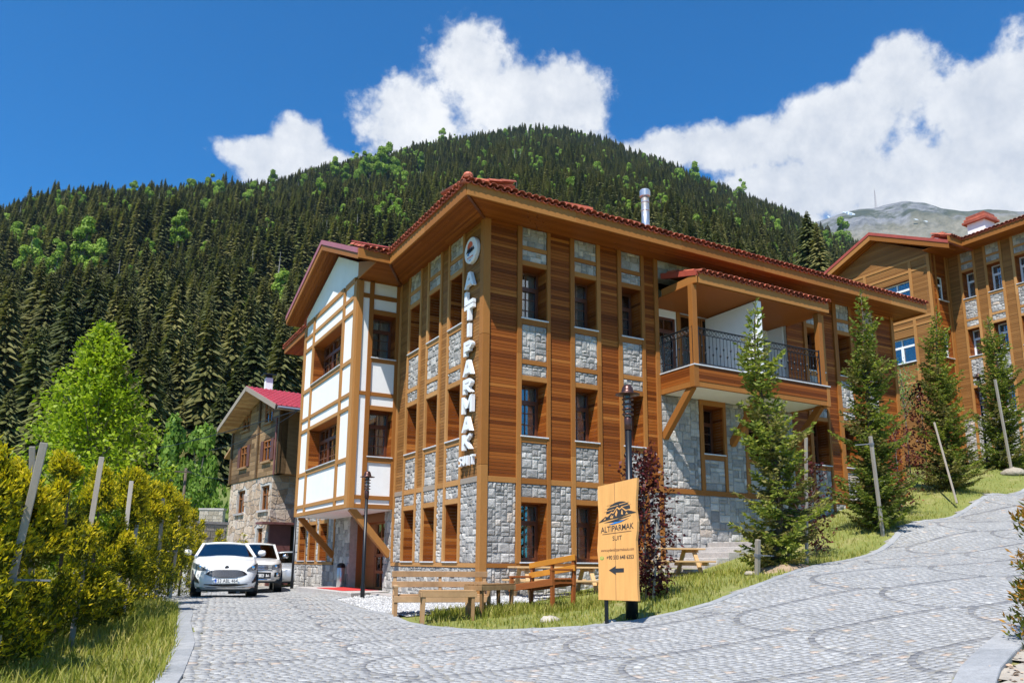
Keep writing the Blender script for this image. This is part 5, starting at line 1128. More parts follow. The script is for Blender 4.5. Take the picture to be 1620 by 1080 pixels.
for i in range(n):   # boards of the gable
    z0, z1 = Z2+9.6+i*.12, Z2+9.6+(i+1)*.12-.006
    def span(z):
        zr, zp, zl = rt_[2]+.25, pk[2]-.28, lf[2]-.12
        if z >= zp: return None
        yr = YB if z <= zr else YB+(pk[1]-YB)*(z-zr)/(zp-zr); yl = YE if z <= zl else YE+(pk[1]-YE)*(z-zl)/(zp-zl); return yr, yl
    a, b = span(z0), span(z1)
    if not b: continue
    MB().prism([(xb-.012, a[0], z0), (xb-.012, a[1], z0), (xb-.012, b[1], z1), (xb-.012, b[0], z1)], (.02, 0, 0)).build('gable_board', 'cladding_pale', hotel2)
roof2 = bpy.data.objects.new('roof', None); COL.objects.link(roof2); roof2.parent = hotel2; roof2.location = (0, 0, 9.8)
for p, q in ((pk, rt_), (pk, lf)):
    a, b = Vector(p), Vector(q); x = a.x
    MB().prism([(x, a.y, a.z-.3), (x, b.y, b.z-.28), (x, b.y, b.z), (x, a.y, a.z)], (.05, 0, 0)).build('verge_board', 'beam', roof2)
    MB().prism([(x-.03, a.y, a.z-.01), (x-.03, b.y, b.z-.01), (x-.03, b.y, b.z+.16), (x-.03, a.y, a.z+.16)], (.14, 0, 0)).build('verge_flashing', 'red_flashing', roof2)
    MB().prism([(x+.11, a.y, a.z), (x+.11, b.y, b.z), (x+.11, b.y, b.z+.1), (x+.11, a.y, a.z+.1)], (9, 0, 0)).build('bay_roof_deck', 'tile', roof2)
    board_field(roof2, 'verge_soffit', ((x+.05, a.y, a.z-.28), (x+.05, b.y, b.z-.27), (xb, b.y, b.z-.27), (xb, a.y, a.z-.28)), .11, 'soffit')
ez = Z2+9.45; ex = X2-1.05; ey1 = rt_[1]
board_field(roof2, 'soffit', ((ex, -2, ez+.05), (ex, ey1, ez+.05), (X2, YB, ez+.06), (X2, -2, ez+.06)), .11, 'soffit')
board_field(roof2, 'soffit', ((xb-.55, ey1+.02, ez+.03), (ex, ey1+.02, ez+.03), (X2, YB, ez+.03), (xb-.55, YB, ez+.03)), .11, 'soffit')
for a, b in ((-2, 2.2), (2.2, ey1)): MB().box(ex-.03, ex+.02, a, b-.002, ez, ez+.33).build('fascia_board', 'beam', roof2)
MB().box(xb-.6, ex-.03, ey1-.03, ey1+.02, ez, ez+.33).build('fascia_board', 'beam', roof2)
tiled_eave(roof2, (ex-.05, ey1, ez+.34), (ex-.05, -2, ez+.34), (1, 0, .2), rows=4)
tiled_eave(roof2, (ex-.1, ey1-.05, ez+.34), (xb-.5, ey1-.05, ez+.34), (0, 1, .4), rows=3)
MB().add([(ex, -2, ez+.34), (ex, 15, ez+.34), (ex+8, 12, ez+1.9), (ex+8, 2, ez+1.9)], ((3, 2, 1, 0),)).build('roof_deck', 'tile', roof2)
def tile_chimney(px0, px1, py0, py1, D):
    c = at((px0+px1)/2, py1+6, D); wd = (px1-px0)*D/FPX; hg = (py1-py0)*D/FPX
    MB().box(c[0]-wd*.36, c[0]+wd*.36, c[1]-wd*.36, c[1]+wd*.36, c[2]-1.5, c[2]+hg*.7).build('chimney', 'plaster', roof2)
    for i in range(3): MB().box(c[0]-wd*(.5-.06*i), c[0]+wd*(.5-.06*i), c[1]-wd*(.5-.06*i), c[1]+wd*(.5-.06*i), c[2]+hg*(.62+.2*i), c[2]+hg*(.76+.2*i)).build('chimney_course', 'tile', roof2)
tile_chimney(1534, 1572, 338, 362, 46); tile_chimney(1478, 1500, 366, 376, 45)
m = MB(); m.box(X2+1.2, X2+12, -2, 14, Z2-1, Z2+9.3); m.build('interior', 'dark_room', hotel2)
m = MB(); m.box(xb+.5, X2+1, YB+.5, YE-.3, Z2-1, Z2+9.3); m.build('bay_interior', 'dark_room', hotel2)
m = MB(); m.box(xb, X2+3, YE-.15, YE, Z2-1.5, Z2+9.6); m.build('bay_side_wall', 'cladding_pale', hotel2)
B2.finish(60, 0)

# ------------------------------------------------------------------ old stone and timber house
hp0 = at(431, 751, 38.0); hp1 = at(366, 765.5, 43.0)
hu = Vector((hp1[0]-hp0[0], hp1[1]-hp0[1], 0)); HL = hu.length; hu.normalize(); hv = Vector((-hu.y, hu.x, 0))
if hv.dot(Vector((1, 0, 0))) < 0: hv = -hv
HB = (hp0[2]+hp1[2])/2
hn = -hv
house = thing('old_house', (hp0[0], hp0[1], -.5), 'old house of tan flagstone below and weathered timber above with red metal roof', 'house')
FH = Fac((hp0[0], hp0[1], 0), tuple(hu), tuple(hn)); FHS = Fac((hp0[0], hp0[1], 0), tuple(hv), tuple(-hu))
def hpl(px, py, F=None, d=0.0):
    F = F or FH; dd = ray(px, py); nn = np.array(F.n); o = np.array(F.o)+nn*d; t = ((o-CAM) @ nn)/(dd @ nn); p = CAM+dd*t; return float((p-F.o) @ np.array(F.u)), float(p[2])
hw = MB()
wins_h = []
def hwin(px0, px1, py0, py1, shutters=False, d=.06, frame='door_wood'):
    u1, z1 = hpl(px0, py0, d=d); u0, z0 = hpl(px1, py1, d=d); z1b = hpl(px1, py0, d=d)[1]; z1 = (z1+z1b)/2+.1
    wins_h.append((u0, u1, z0, z1, shutters, d))
for a in ((387, 395, 653, 679), (422, 431.5, 639, 666)): hwin(*a)
for a in ((382.6, 390.4, 709, 738), (419, 428, 699, 727.5)): hwin(*a, True)
for a in ((376, 385.5, 779, 811), (413.4, 424, 771, 805.6)): hwin(*a, d=0)
hwin(406, 414, 838, 858, d=0)
SW_ = [w_ for w_ in wins_h if w_[5] == 0]; TW_ = [w_ for w_ in wins_h if w_[5] > 0]
def wall_with_holes(name, F, u0, u1, z0, z1, holes, d0, d1, mat):
    us = sorted({u0, u1}|{v for h in holes for v in h[:2] if u0 < v < u1}); zs = sorted({z0, z1}|{v for h in holes for v in h[2:4] if z0 < v < z1}); m = MB()
    for a, b in zip(us, us[1:]):
        for c, e in zip(zs, zs[1:]):
            if any(h[0] < (a+b)/2 < h[1] and h[2] < (c+e)/2 < h[3] for h in holes): continue
            F.box(m, a, b, c, e, d0, d1)
    return m.build(name, mat, house)
def flagstones(wall, F, u0, u1, z0, z1, holes, d, cu=.40, cz=.34, cap=240):
    rg = random.Random(5); nu, nz = max(1, round((u1-u0)/cu)), max(1, round((z1-z0)/cz)); J = {}
    def pt(i, j):
        if (i, j) not in J: J[i, j] = (u0+(u1-u0)*i/nu+(rg.uniform(-.15, .15) if 0 < i < nu else 0), z0+(z1-z0)*j/nz+(rg.uniform(-.14, .14) if 0 < j < nz else 0))
        return J[i, j]
    it = []
    for i in range(nu):
        for j in range(nz):
            q = [pt(i, j), pt(i+1, j), pt(i+1, j+1), pt(i, j+1)]; c = (sum(p[0] for p in q)/4, sum(p[1] for p in q)/4)
            if any(h[0]-.12 < c[0] < h[1]+.12 and h[2]-.1 < c[1] < h[3]+.1 for h in holes): continue
            if rg.random() < .45: k = rg.randrange(4); q.insert(k+1, ((q[k][0]+q[(k+1) % 4][0])/2+rg.uniform(-.06, .06), (q[k][1]+q[(k+1) % 4][1])/2+rg.uniform(-.06, .06)))
            q = [(c[0]+(p[0]-c[0])*.93, c[1]+(p[1]-c[1])*.92) for p in q]; n = len(q); h = d+.02+rg.uniform(0, .02); r_ = d-.01
            V = [F.P(*p, r_) for p in q]+[F.P(c[0]+(p[0]-c[0])*.93, c[1]+(p[1]-c[1])*.93, h) for p in q]
            fs = [(k, (k+1) % n, n+(k+1) % n, n+k) for k in range(n)]+[tuple(range(n, 2*n))]
            if np.cross(F.u, F.n)[2] > 0: fs = [tuple(reversed(f)) for f in fs]
            it.append((1, MB().add(V, fs)))
    pieces(wall, 'flagstone', it, 'house_stone', cap, 'flagstones')
sw1 = wall_with_holes('stone_wall', FH, 0, HL, -1, HB, SW_, -.4, 0, 'mortar'); flagstones(sw1, FH, 0, HL, -.6, HB, SW_, 0)
m = MB(); FHS.box(m, .4, 3.0, -1, HB-.001, -.4, 0); sw2 = m.build('stone_wall', 'mortar', house); flagstones(sw2, FHS, .0, 3.0, -.6, HB, [], 0, cap=60)
tb = wall_with_holes('timber_wall', FH, -.9, HL, HB, HB+3.2, TW_, -.3, .04, 'old_timber')
pkh = hpl(392, 613, d=.9); rth = hpl(436.5, 641, d=.9); lth = hpl(346, 680, d=.9)
zr = 3.2+HB
FH.box(MB(), 0, 1, 0, 1, 0, 1)
m = MB(); m.prism([FH.P(-.9, zr, .03), FH.P(HL, zr, .03), FH.P(pkh[0], pkh[1]-.4, .03)], tuple(-hn*.3)); m.build('gable_wall', 'old_timber', house)
z = HB; i = 0
while z < pkh[1]-.5:     # weathered planks
    hgt = rnd.uniform(.2, .29)
    top = z+hgt
    if top <= zr: a, b = -.9, HL
    else: t = (top-zr)/(pkh[1]-.4-zr); a, b = -.9+(pkh[0]+.9)*t, HL+(pkh[0]-HL)*t
    cuts = [a]; 
    while cuts[-1] < b-2.2: cuts.append(cuts[-1]+rnd.uniform(1.2, 2.6))
    cuts.append(b)
    for p, q in zip(cuts, cuts[1:]):
        segs = [(p, q)]
        for h in TW_:
            if h[2]-.05 < (z+top)/2 < h[3]+.05: segs = [s for (s0, s1) in segs for s in ((s0, min(s1, h[0]-.08)), (max(s0, h[1]+.08), s1)) if s[1]-s[0] > .05]
        for s0, s1 in segs: m = MB(); FH.box(m, s0+.004, s1-.004, z+.006, top-.004, .035, .07+rnd.uniform(0, .012)); m.build('plank', 'old_timber', tb)
    z = top
m = MB(); FHS.box(m, 0.001, 7, HB, zr, -.3, .9); m.build('side_wall', 'old_timber', house)
for u in (-.95, pkh[0]+.1, HL-.1): m = MB(); FH.box(m, u, u+.17, HB, zr+(1.0 if 0 < u < HL-1 else 0), .03, .16); m.build('post', 'old_timber', house)
for (u0, u1, z0, z1, sh, d) in wins_h:
    m = MB(); t = .07; dd = d-(.15 if d == 0 else .02)
    for (a, b, c, e) in ((u0, u0+t, z0, z1), (u1-t, u1, z0, z1), (u0+t, u1-t, z0, z0+t), (u0+t, u1-t, z1-t, z1), ((u0+u1)/2-.025, (u0+u1)/2+.025, z0+t, z1-t), (u0+t, u1-t, (z0+z1)/2+.15, (z0+z1)/2+.2)): FH.box(m, a, b, c, e, dd-.06, dd+.04)
    fr = m.build('window', 'door_wood', house); m = MB(); FH.box(m, u0+t, u1-t, z0+t, z1-t, dd-.03, dd-.02); m.build('pane', 'glass', fr); m = MB(); FH.box(m, u0, u1, z0, z1, dd-.35, dd-.3); m.build('room', 'dark_room', fr)
    m = MB(); FH.box(m, u0-.1, u1+.1, z0-.1, z0, dd-.05, d+.14); m.build('sill', 'step_stone' if d == 0 else 'old_timber', fr)
    if sh:
        for a, b in ((u0-.42, u0-.02), (u1+.02, u1+.42)):
            m = MB(); FH.box(m, a, b, z0, z1, .085, .12); s2 = m.build('shutter', 'window_frame', fr)
# roof of red sheet metal
def slope_sheet(p0, p1, ln, name='roof_sheet'):
    a0, a1 = Vector(FH.P(p0[0], p0[1], .95)), Vector(FH.P(p1[0], p1[1], .95)); v = hv*ln; nn = (a1-a0).cross(v).normalized(); nn = nn if nn.z > 0 else -nn
    rf = MB().hexa([a0, a1, a1+v, a0+v, a0+nn*.06, a1+nn*.06, a1+v+nn*.06, a0+v+nn*.06]).build(name, 'red_metal', house)
    n = int(ln/.24)
    m = MB()
    for i in range(n+1): q = v*(i/n); m.beam(a0+q+nn*.07, a1+q+nn*.07, .035, .05, tuple(nn))
    m.build('standing_seams', 'red_metal', rf, kind='stuff')
    k = int((a1-a0).length/.42); m = MB()
    for i in range(1, k): q = a0.lerp(a1, i/k); m.beam(q+nn*.065, q+v+nn*.065, .04, .02, tuple(nn))
    m.build('sheet_laps', 'red_metal', rf, kind='stuff')
    b0, b1 = a0-nn*.14, a1-nn*.14
    board_field(rf, 'roof_boards', (b0, b0+v, b1+v, b1), .2, 'bench_wood', .03)
    MB().prism([a0-nn*.16, a1-nn*.16, a1+nn*.07, a0+nn*.07], tuple(-hv*.05)).build('verge_board', 'grey_board', rf)
slope_sheet((pkh[0], pkh[1]), (rth[0]-.2, rth[1]-.05), 9.5); slope_sheet((pkh[0], pkh[1]), (lth[0], lth[1]), 9.5)
r0_, r1_ = FH.P(rth[0]-.25, rth[1]-.12, .9), FH.P(rth[0]-.25, rth[1]-.12, -8.5); MB().tube([r0_, r1_], .08, 8).build('gutter', 'steel', house)
dp = FH.P(-.98, 0, .3); MB().tube([(dp[0], dp[1], rth[1]-.3), (dp[0], dp[1], HB-.1)], .05, 8).build('downpipe', 'maroon', house)
cc_ = at(424, 619, 42); s_ = 42/FPX
m = MB(); m.box(cc_[0]-5.5*s_, cc_[0]+5.5*s_, cc_[1]-5.5*s_, cc_[1]+5.5*s_, cc_[2]-1, cc_[2]+21*s_); ch = m.build('chimney', 'plaster', house); m = MB(); m.box(cc_[0]-10*s_, cc_[0]+10*s_, cc_[1]-10*s_, cc_[1]+10*s_, cc_[2]+25*s_, cc_[2]+27*s_); m.build('chimney_cap', 'black_metal', ch); m = MB(); m.box(cc_[0]-4.5*s_, cc_[0]+4.5*s_, cc_[1]-4.5*s_, cc_[1]+4.5*s_, cc_[2]+21*s_, cc_[2]+25*s_); m.build('chimney_pot', 'black_metal', ch)
# set-back left wing
FW_ = Fac(FH.P(HL, 0, -1.2), tuple(hu), tuple(hn)); wz = HB-.6
m = MB(); FW_.box(m, 0, 1.9, -1, wz, -3, 0); ww_ = m.build('wing_wall', 'mortar', house); flagstones(ww_, FW_, .1, 1.9, 0, wz, [(.5, 1.0, 1.7, 2.9)], 0, cap=40)
m = MB(); FW_.box(m, 0, 1.95, wz, wz+2.9, -3, .05); m.build('wing_timber_wall', 'old_timber', house)
m = MB(); FW_.box(m, .5, 1.0, 1.75, 2.85, .0, .05); m.build('window', 'door_wood', house); m = MB(); FW_.box(m, .5, 1.0, wz+.8, wz+1.7, .04, .09); m.build('window', 'door_wood', house)
a0, a1 = Vector(FW_.P(-.3, wz+3.6, .9)), Vector(FW_.P(2.7, wz+2.3, .9)); v = hv*5; m = MB(); m.hexa([a0, a1, a1+v, a0+v]+[p+Vector((0, 0, .12)) for p in (a0, a1, a1+v, a0+v)]); m.build('wing_roof', 'bench_wood', house)
# maroon shed door at the foot of the house side, low walls in front
m = MB(); FHS.box(m, -.15, .9, -.6, HB-2.4, .35, .5); m.build('side_panel', 'maroon', house); m = MB(); FHS.box(m, -.6, 3.2, HB-2.4, HB-2.3, -.2, .8); m.build('canopy', 'maroon', house); m = MB(); FHS.box(m, 1.0, 2.6, -.6, HB-2.45, .02, .06); m.build('dark_doorway', 'dark_room', house)  # last slab: near-black, painted shade of the recess in the side wall
def dry_wall(name, p, q, hgt, th, label):
    p, q = np.array(p, float), np.array(q, float); o = thing(name, (*((p+q)/2), hz(*((p+q)/2))), label, 'wall'); d = (q-p)/np.linalg.norm(q-p); n_ = np.array([d[1], -d[0]])
    if n_ @ (CAM[:2]-p) < 0: n_ = -n_
    F = Fac((p[0], p[1], 0), (*d, 0), (*n_, 0)); L = np.linalg.norm(q-p); z0 = min(hz(*p), hz(*q))-.4; m = MB(); F.box(m, 0, L, z0, hgt, -th, 0); m.build('core', 'mortar', o)
    m = MB(); F.box(m, -.05, L+.05, hgt, hgt+.12, -th-.05, .06); m.build('coping', 'step_stone', o)
    rg = random.Random(9); u = 0; z = z0
    while z < hgt-.1:
        h = rg.uniform(.22, .34); u = 0
        while u < L: w_ = rg.uniform(.25, .5); b = MB(); c_ = .012; F.box(b, u+c_, min(L, u+w_)-c_, z+c_, min(z+h, hgt)-c_, -.02, .02+rg.uniform(0, .03)); b.build('stone', 'rubble', o); u += w_
        z += h
a_, b_ = at(300, 850, 36), at(358, 850, 37.5); dry_wall('garden_wall', a_[:2], b_[:2], at(330, 828, 36.7)[2], .4, 'low rubble stone wall left of the old house, behind the parked cars')
a_, b_ = at(314, 830, 52), at(352, 826, 52); dry_wall('terrace_wall', a_[:2], b_[:2], at(330, 806, 52)[2], .4, 'grey terrace wall higher up left of the old house')
# power pole and cables
def rod(name, p, h, r, mat, label, cat, lean=(0, 0)):
    o = thing(name, p, label, cat); MB().tube([p, (p[0]+lean[0], p[1]+lean[1], p[2]+h)], [r, r*.8], 8).build('shaft', mat, o, True); return o
pp = at(290, 790, 50); pg = valley_z(pp[0], pp[1])-.3; up_ = rod('utility_pole', (pp[0], pp[1], pg), pp[2]-pg+(790-740)*50/FPX, .1, 'bark', 'thin wooden utility pole on the meadow left of the old house', 'pole'); ptop = at(290, 741, 50)
MB().beam((ptop[0]-.5, ptop[1], ptop[2]-.2), (ptop[0]+.5, ptop[1], ptop[2]-.2), .08, .08).build('crossarm', 'bark', up_)
def cable(name, a, b, sag, label, r=.018):
    pts = [np.array(a)+(np.array(b)-np.array(a))*t-np.array((0, 0, sag*4*t*(1-t))) for t in np.linspace(0, 1, 14)]; tag(MB().tube(pts, r, 5).build(name, 'black_metal'), label, 'cable')
cable('power_cable', at(473, 648, 34), at(-20, 734, 50), .8, 'dark power cable sagging in front of the old house gable', .022)
cable('power_cable', at(473, 648, 34), at(330, 712, 37), .3, 'second dark cable running close along the old house gable')
cable('power_cable', ptop, at(400, 752, 44), .4, 'thin cable from the utility pole to the old house')

# ------------------------------------------------------------------ cars
def make_car(name, label, group, front, theta, p):
    Lc, W, n_f, paint = p['L'], p['W'], p['nf'], p['paint']
    root = thing(name, front, label, 'car' if name != 'pickup_truck' else 'pickup', group)
    ct, st = math.cos(theta), math.sin(theta); fx, fy, fz = [float(c) for c in front]
    def T(q): x, y, z = q; return (fx+x*ct-y*st, fy+x*st+y*ct, fz+z)
    def bld(m, nm, mat, par=root, smooth=False, bevel=0): m.v = [T(q) for q in m.v]; o = m.build(nm, mat, par, smooth, bevel=bevel); return o
    def wid(y):
        t = (y-Lc/2)/(Lc/2); n = n_f if t < 0 else p['nr']; return W*(max(0, 1-abs(t)**n))**(1/n)
    def nose(x): 
        q = min(.995, abs(x)/W); return Lc/2*(1-(1-q**n_f)**(1/n_f))
    def lean(y, z):
        k = max(0, 1-y/p['hood'][-1][0]); t = (z-p['zb'])/(p['hood'][0][1]-p['zb']); return k*(p['lean']*max(0, t-.45)*1.8+.06*max(0, .25-t)*4)
    ys = [0.004, .012, .03, .06, .1, .16, .24, .34, .5, .7, .95, 1.2, 1.5, 1.9, 2.3, 2.7, 3.1, 3.5] ; ys = [y for y in ys if y < Lc-.6]+[Lc-.5, Lc-.3, Lc-.15, Lc-.06, Lc-.02, Lc-.004]
    hy, hzv = [h[0] for h in p['hood']], [h[1] for h in p['hood']]
    ts = [0, .06, .18, .35, .55, .72, .86, .95, 1.0]; gs = [.90, .955, .985, 1.0, 1.0, .985, .955, .91, .84]; m = MB(); rows = []
    for y in ys:
        zt = float(np.interp(y, hy, hzv)); zb = p['zb']+(.06 if y < .1 or y > Lc-.1 else 0); w_ = wid(y); ring = []
        for t, g in zip(ts, gs): z = zb+(zt-zb)*t; ring.append((w_*g, y+lean(y, z), z))
        top = [(w_*.84*k, ring[-1][1]-.0, zt+p['crown']*(1-k*k)) for k in (.66, .33, 0)]
        half = ring+top; rows.append([(x, yy, z) for x, yy, z in half]+[(-x, yy, z) for x, yy, z in half[-2::-1]])
    nR = len(rows[0]); V = [q for r_ in rows for q in r_]; Fc = []
    for i in range(len(rows)-1):
        for k in range(nR-1): Fc.append((i*nR+k, i*nR+k+1, (i+1)*nR+k+1, (i+1)*nR+k))
    Fc.append(tuple(range(nR))[::-1]); Fc.append(tuple((len(rows)-1)*nR+k for k in range(nR)))
    for i in range(len(rows)-1): Fc.append((i*nR, (i+1)*nR, (i+1)*nR+nR-1, i*nR+nR-1))
    m.add(V, Fc); body = bld(m, 'body', paint, smooth=True); fix_normals(body.data)
    c = p['cab']     # (y, z, halfwidth): windscreen base, windscreen top, roof rear, rear glass base
    (y0, z0, w0), (y1, z1, w1), (y2, z2, w2), (y3, z3, w3) = c
    rf = MB(); nx = 8
    rr_ = []
    for i in range(9):
        t = i/8; y = y1+(y2-y1)*t; zz_ = z1+(z2-z1)*t+.05*math.sin(math.pi*t); wv = w1+(w2-w1)*t
        rr_.append([(wv*k/4, y-(.05*(1-(k/4)**2) if i == 0 else 0), zz_+.045*(1-(k/4)**2)) for k in range(-4, 5)])
    V = [q for r_ in rr_ for q in r_]+[(x, y, z-.04) for r_ in rr_ for (x, y, z) in r_]; o = 81
    Fc = [(i*9+k, i*9+k+1, (i+1)*9+k+1, (i+1)*9+k) for i in range(8) for k in range(8)]+[(o+i*9+k, o+(i+1)*9+k, o+(i+1)*9+k+1, o+i*9+k+1) for i in range(8) for k in range(8)]
    edge = [k for k in range(9)]+[i*9+8 for i in range(1, 9)]+[72+k for k in range(7, -1, -1)]+[i*9 for i in range(7, 0, -1)]
    Fc += [(edge[k], o+edge[k], o+edge[(k+1) % len(edge)], edge[(k+1) % len(edge)]) for k in range(len(edge))]
    rf.add(V, Fc); ro = bld(rf, 'roof', paint, smooth=True); fix_normals(ro.data)
    ws = MB(); nn = 8
    A = [(w0*(k/4), y0-.10*(1-(k/4)**2), z0) for k in range(-4, 5)]; Bq = [(w1*.95*(k/4), y1-.05*(1-(k/4)**2), z1+.02*(1-(k/4)**2)) for k in range(-4, 5)]
    ws.add(A+Bq+[(x, y+.008, z-.004) for x, y, z in A+Bq], [(k, k+1, 10+k, 9+k) for k in range(8)]+[(18+k, 27+k, 28+k, 19+k) for k in range(8)]); bld(ws, 'windscreen', 'glass', smooth=True)
    for sx in (-1, 1):
        bld(MB().beam((sx*w0, y0-.01, z0-.03), (sx*w1, y1, z1), .07, .06), 'pillar', paint); bld(MB().beam((sx*w3, y3, z3-.03), (sx*w2, y2, z2-.02), .1, .12), 'pillar', paint)
        ym = (y1+y2)/2; bld(MB().beam((sx*(w0+.01), ym, z0-.03), (sx*(w1+w2)/2, ym, z1+.01), .06, .05), 'pillar', 'car_black')
        bld(MB().beam((sx*w1, y1, z1-.01), (sx*w2, y2, z2-.01), .06, .06), 'roof_rail', paint)
        g = MB(); e = .0; g.prism([(sx*(w0-.0), y0+.05, z0), (sx*(w3), y3-.05, z3), (sx*(w2-.01), y2, z2-.03), (sx*(w1-.01), y1+.03, z1-.03)], (-sx*.012, 0, 0)); bld(g, 'side_window', 'glass')
        mp_ = MB(); mx = sx*(W+.11); mp_.lathe([(.02, -.11), (.075, -.08), (.088, 0), (.075, .075), (.03, .1)], 10, (mx, y0+.28, z0+.10), 'x'); bld(mp_, 'mirror', p.get('mirror', paint), smooth=True); bld(MB().beam((sx*(W-.07), y0+.28, z0+.03), (mx, y0+.28, z0+.06), .05, .05), 'mirror_arm', 'car_black')
    g = MB(); g.quad((-w3, y3, z3), (w3, y3, z3), (w2*.95, y2, z2-.03), (-w2*.95, y2, z2-.03)); bld(g, 'rear_window', 'glass')
    dk = MB(); dk.box(-w0+.06, w0-.06, y0+.1, y3-.1, z0-.12, z0-.02); bld(dk, 'dashboard', 'car_black')
    for sx in (-.37, .37):
        s = MB(); s.hexa([(sx-.22, y0+.95, z0-.1), (sx+.22, y0+.95, z0-.1), (sx+.22, y0+1.05, z0-.1), (sx-.22, y0+1.05, z0-.1), (sx-.17, y0+1.05, z1-.22), (sx+.17, y0+1.05, z1-.22), (sx+.17, y0+1.14, z1-.22), (sx-.17, y0+1.14, z1-.22)]); bld(s, 'seat', 'seat_fabric', bevel=.03); s = MB(); s.box(sx-.11, sx+.11, y0+1.06, y0+1.14, z1-.2, z1-.06); bld(s, 'headrest', 'seat_fabric', bevel=.03)
    st_ = MB(); ring = [(.37+.17*math.cos(a), y0+.55+.05*math.sin(a), z0+.02+.16*math.sin(a)) for a in np.linspace(0, 2*math.pi, 17)]; st_.tube(ring, .016, 5, False); bld(st_, 'steering_wheel', 'car_black')
    wr_ = p['wr']
    for y in p['axles']:
        for sx in (-1, 1):
            xw = sx*(W-.125); t_ = MB(); t_.lathe([(wr_*.62, -.1), (wr_*.93, -.105), (wr_, -.075), (wr_, .075), (wr_*.93, .105), (wr_*.62, .1)], 26, (xw, y, wr_-.005), 'x'); wh = bld(t_, 'wheel', 'tyre')
            r2 = MB(); r2.lathe([(.03, sx*.108), (wr_*.55, sx*.098), (wr_*.66, sx*.104), (wr_*.66, sx*.02), (.03, sx*.02)], 20, (xw, y, wr_-.005), 'x'); bld(r2, 'rim', 'chrome', wh)
            ar = MB(); ar.lathe([(wr_*1.14, -.14), (wr_*1.14, .125)], 24, (sx*(W-.165), y, wr_+.03), 'x'); bld(ar, 'wheel_arch', 'car_black')
    bld(MB().box(-W*.82, W*.82, .25, Lc-.3, p['zb']-.06, p['zb']+.05), 'underbody', 'car_black')
    def strip_(nm, mat, x0, x1, zt, zbm, n=10, out=.012, par=root, thick=.03):
        s = MB(); P = []
        for i in range(n+1):
            x = x0+(x1-x0)*i/n; a, b = zt(x), zbm(x); P.append([(x, nose(x)+lean(nose(x), b)-out, b), (x, nose(x)+lean(nose(x), a)-out, a)])
        V = [q for r_ in P for q in r_]; V += [(x, y+thick, z) for x, y, z in V]; k = 2*(n+1); Fc = []
        for i in range(n): a = 2*i; Fc += [(a, a+2, a+3, a+1), (k+a, k+a+1, k+a+3, k+a+2), (a, k+a, k+a+2, a+2), (a+1, a+3, k+a+3, k+a+1)]
        Fc += [(0, 1, k+1, k), (2*n, k+2*n, k+2*n+1, 2*n+1)]; s.add(V, Fc); return bld(s, nm, mat, par)
    return root, strip_, bld, nose, lean, W
def plate(bld, y, z, text, wdt=.5, root=None):
    pl_ = bld(MB().box(-wdt/2, wdt/2, y-.02, y, z-.056, z+.056), 'number_plate', 'plate', bevel=.004)
    bld(MB().box(-wdt/2+.006, -wdt/2+.05, y-.0235, y-.018, z-.05, z+.05), 'plate_strip', 'plate_blue', pl_)
    return pl_
hood = [(0, .79), (.12, .85), (.35, .91), (.8, .99), (1.2, 1.05), (2, 1.05), (3.6, 1.03), (4.0, .95), (4.07, .9)]
fc = at(356, 944, 20.3); fcz = hz(fc[0], fc[1])+.035
TH = R(-7)
cr, strip_, bld, nose, lean, W = make_car('parked_car', 'white hatchback with number plate 53 ABL 464 parked beside the yellow hedge', None, (fc[0], fc[1], fcz), TH,
    dict(L=4.07, W=.865, nf=4.2, nr=5, paint='car_white', zb=.2, hood=hood, crown=.06, lean=.16, cab=((1.22, 1.05, .77), (2.0, 1.40, .57), (3.45, 1.37, .56), (3.95, 1.05, .70)), wr=.31, axles=(.82, 3.32)))
strip_('grille', 'car_black', -.51, .51, lambda x: .70-.10*(abs(x)/.51)**5, lambda x: .50+.085*(abs(x)/.51)**3, n=16)
for i in range(8): zq = .525+i*.021; e_ = .44-abs(i-3)*.02; bld(MB().tube([(x, nose(x)+lean(nose(x), zq)-.018, zq) for x in np.linspace(-e_, e_, 9)], .0035, 4), 'grille_bar', 'steel')
strip_('lower_intake', 'car_black', -.54, .54, lambda x: .335, lambda x: .272+.05*(abs(x)/.54)**2, n=14)
for sx in (-1, 1):
    a, b = (.50, .835) if sx > 0 else (-.835, -.50)
    q_ = lambda x: min(1, max(0, (abs(x)-.50)/.335))
    strip_('headlight', 'headlight', a, b, lambda x: .70+.19*q_(x)**.75, lambda x: .675+.02*q_(x)+.06*q_(x)**4, out=.014)
    bld(MB().lathe([(.004, -.02), (.05, -.012), (.055, .01)], 12, (sx*.66, nose(.66)+lean(nose(.66), .75)-.012, .755), 'y'), 'headlight_lens', 'chrome')
    a, b = (.66, .80) if sx > 0 else (-.80, -.66)
    r_ = lambda x: min(1, max(0, (abs(x)-.66)/.14))
    strip_('fog_pocket', 'car_black', a, b, lambda x: .40+.20*r_(x), lambda x: .35+.06*r_(x), out=.012)
bld(MB().lathe([(.002, -.012), (.05, -.01), (.055, 0), (.05, .012)], 14, (0, lean(0, .76)-.012, .755), 'y'), 'badge', 'ink'); bld(MB().tube([(x, nose(x)+lean(nose(x), .24)-.004, .245) for x in np.linspace(-.72, .72, 19)], .014, 5), 'bumper_lip', 'chrome')
pl_ = plate(bld, -.02, .415, '', .58)
def ptxt(s, x, z, sz, mat, par, y, theta, front, sx=1.0):
    me = text_mesh(s, sz, .0015); ct, st = math.cos(theta), math.sin(theta); o = (front[0]+x*ct-y*st, front[1]+x*st+y*ct, front[2]+z); return place_text(me, 'lettering', mat, o, (ct, st, 0), (0, 0, 1), (st, -ct, 0), par, sx)
ptxt('53 ABL 464', .03, .415, .135, 'ink', pl_, -.0415, TH, (fc[0], fc[1], fcz), .78)
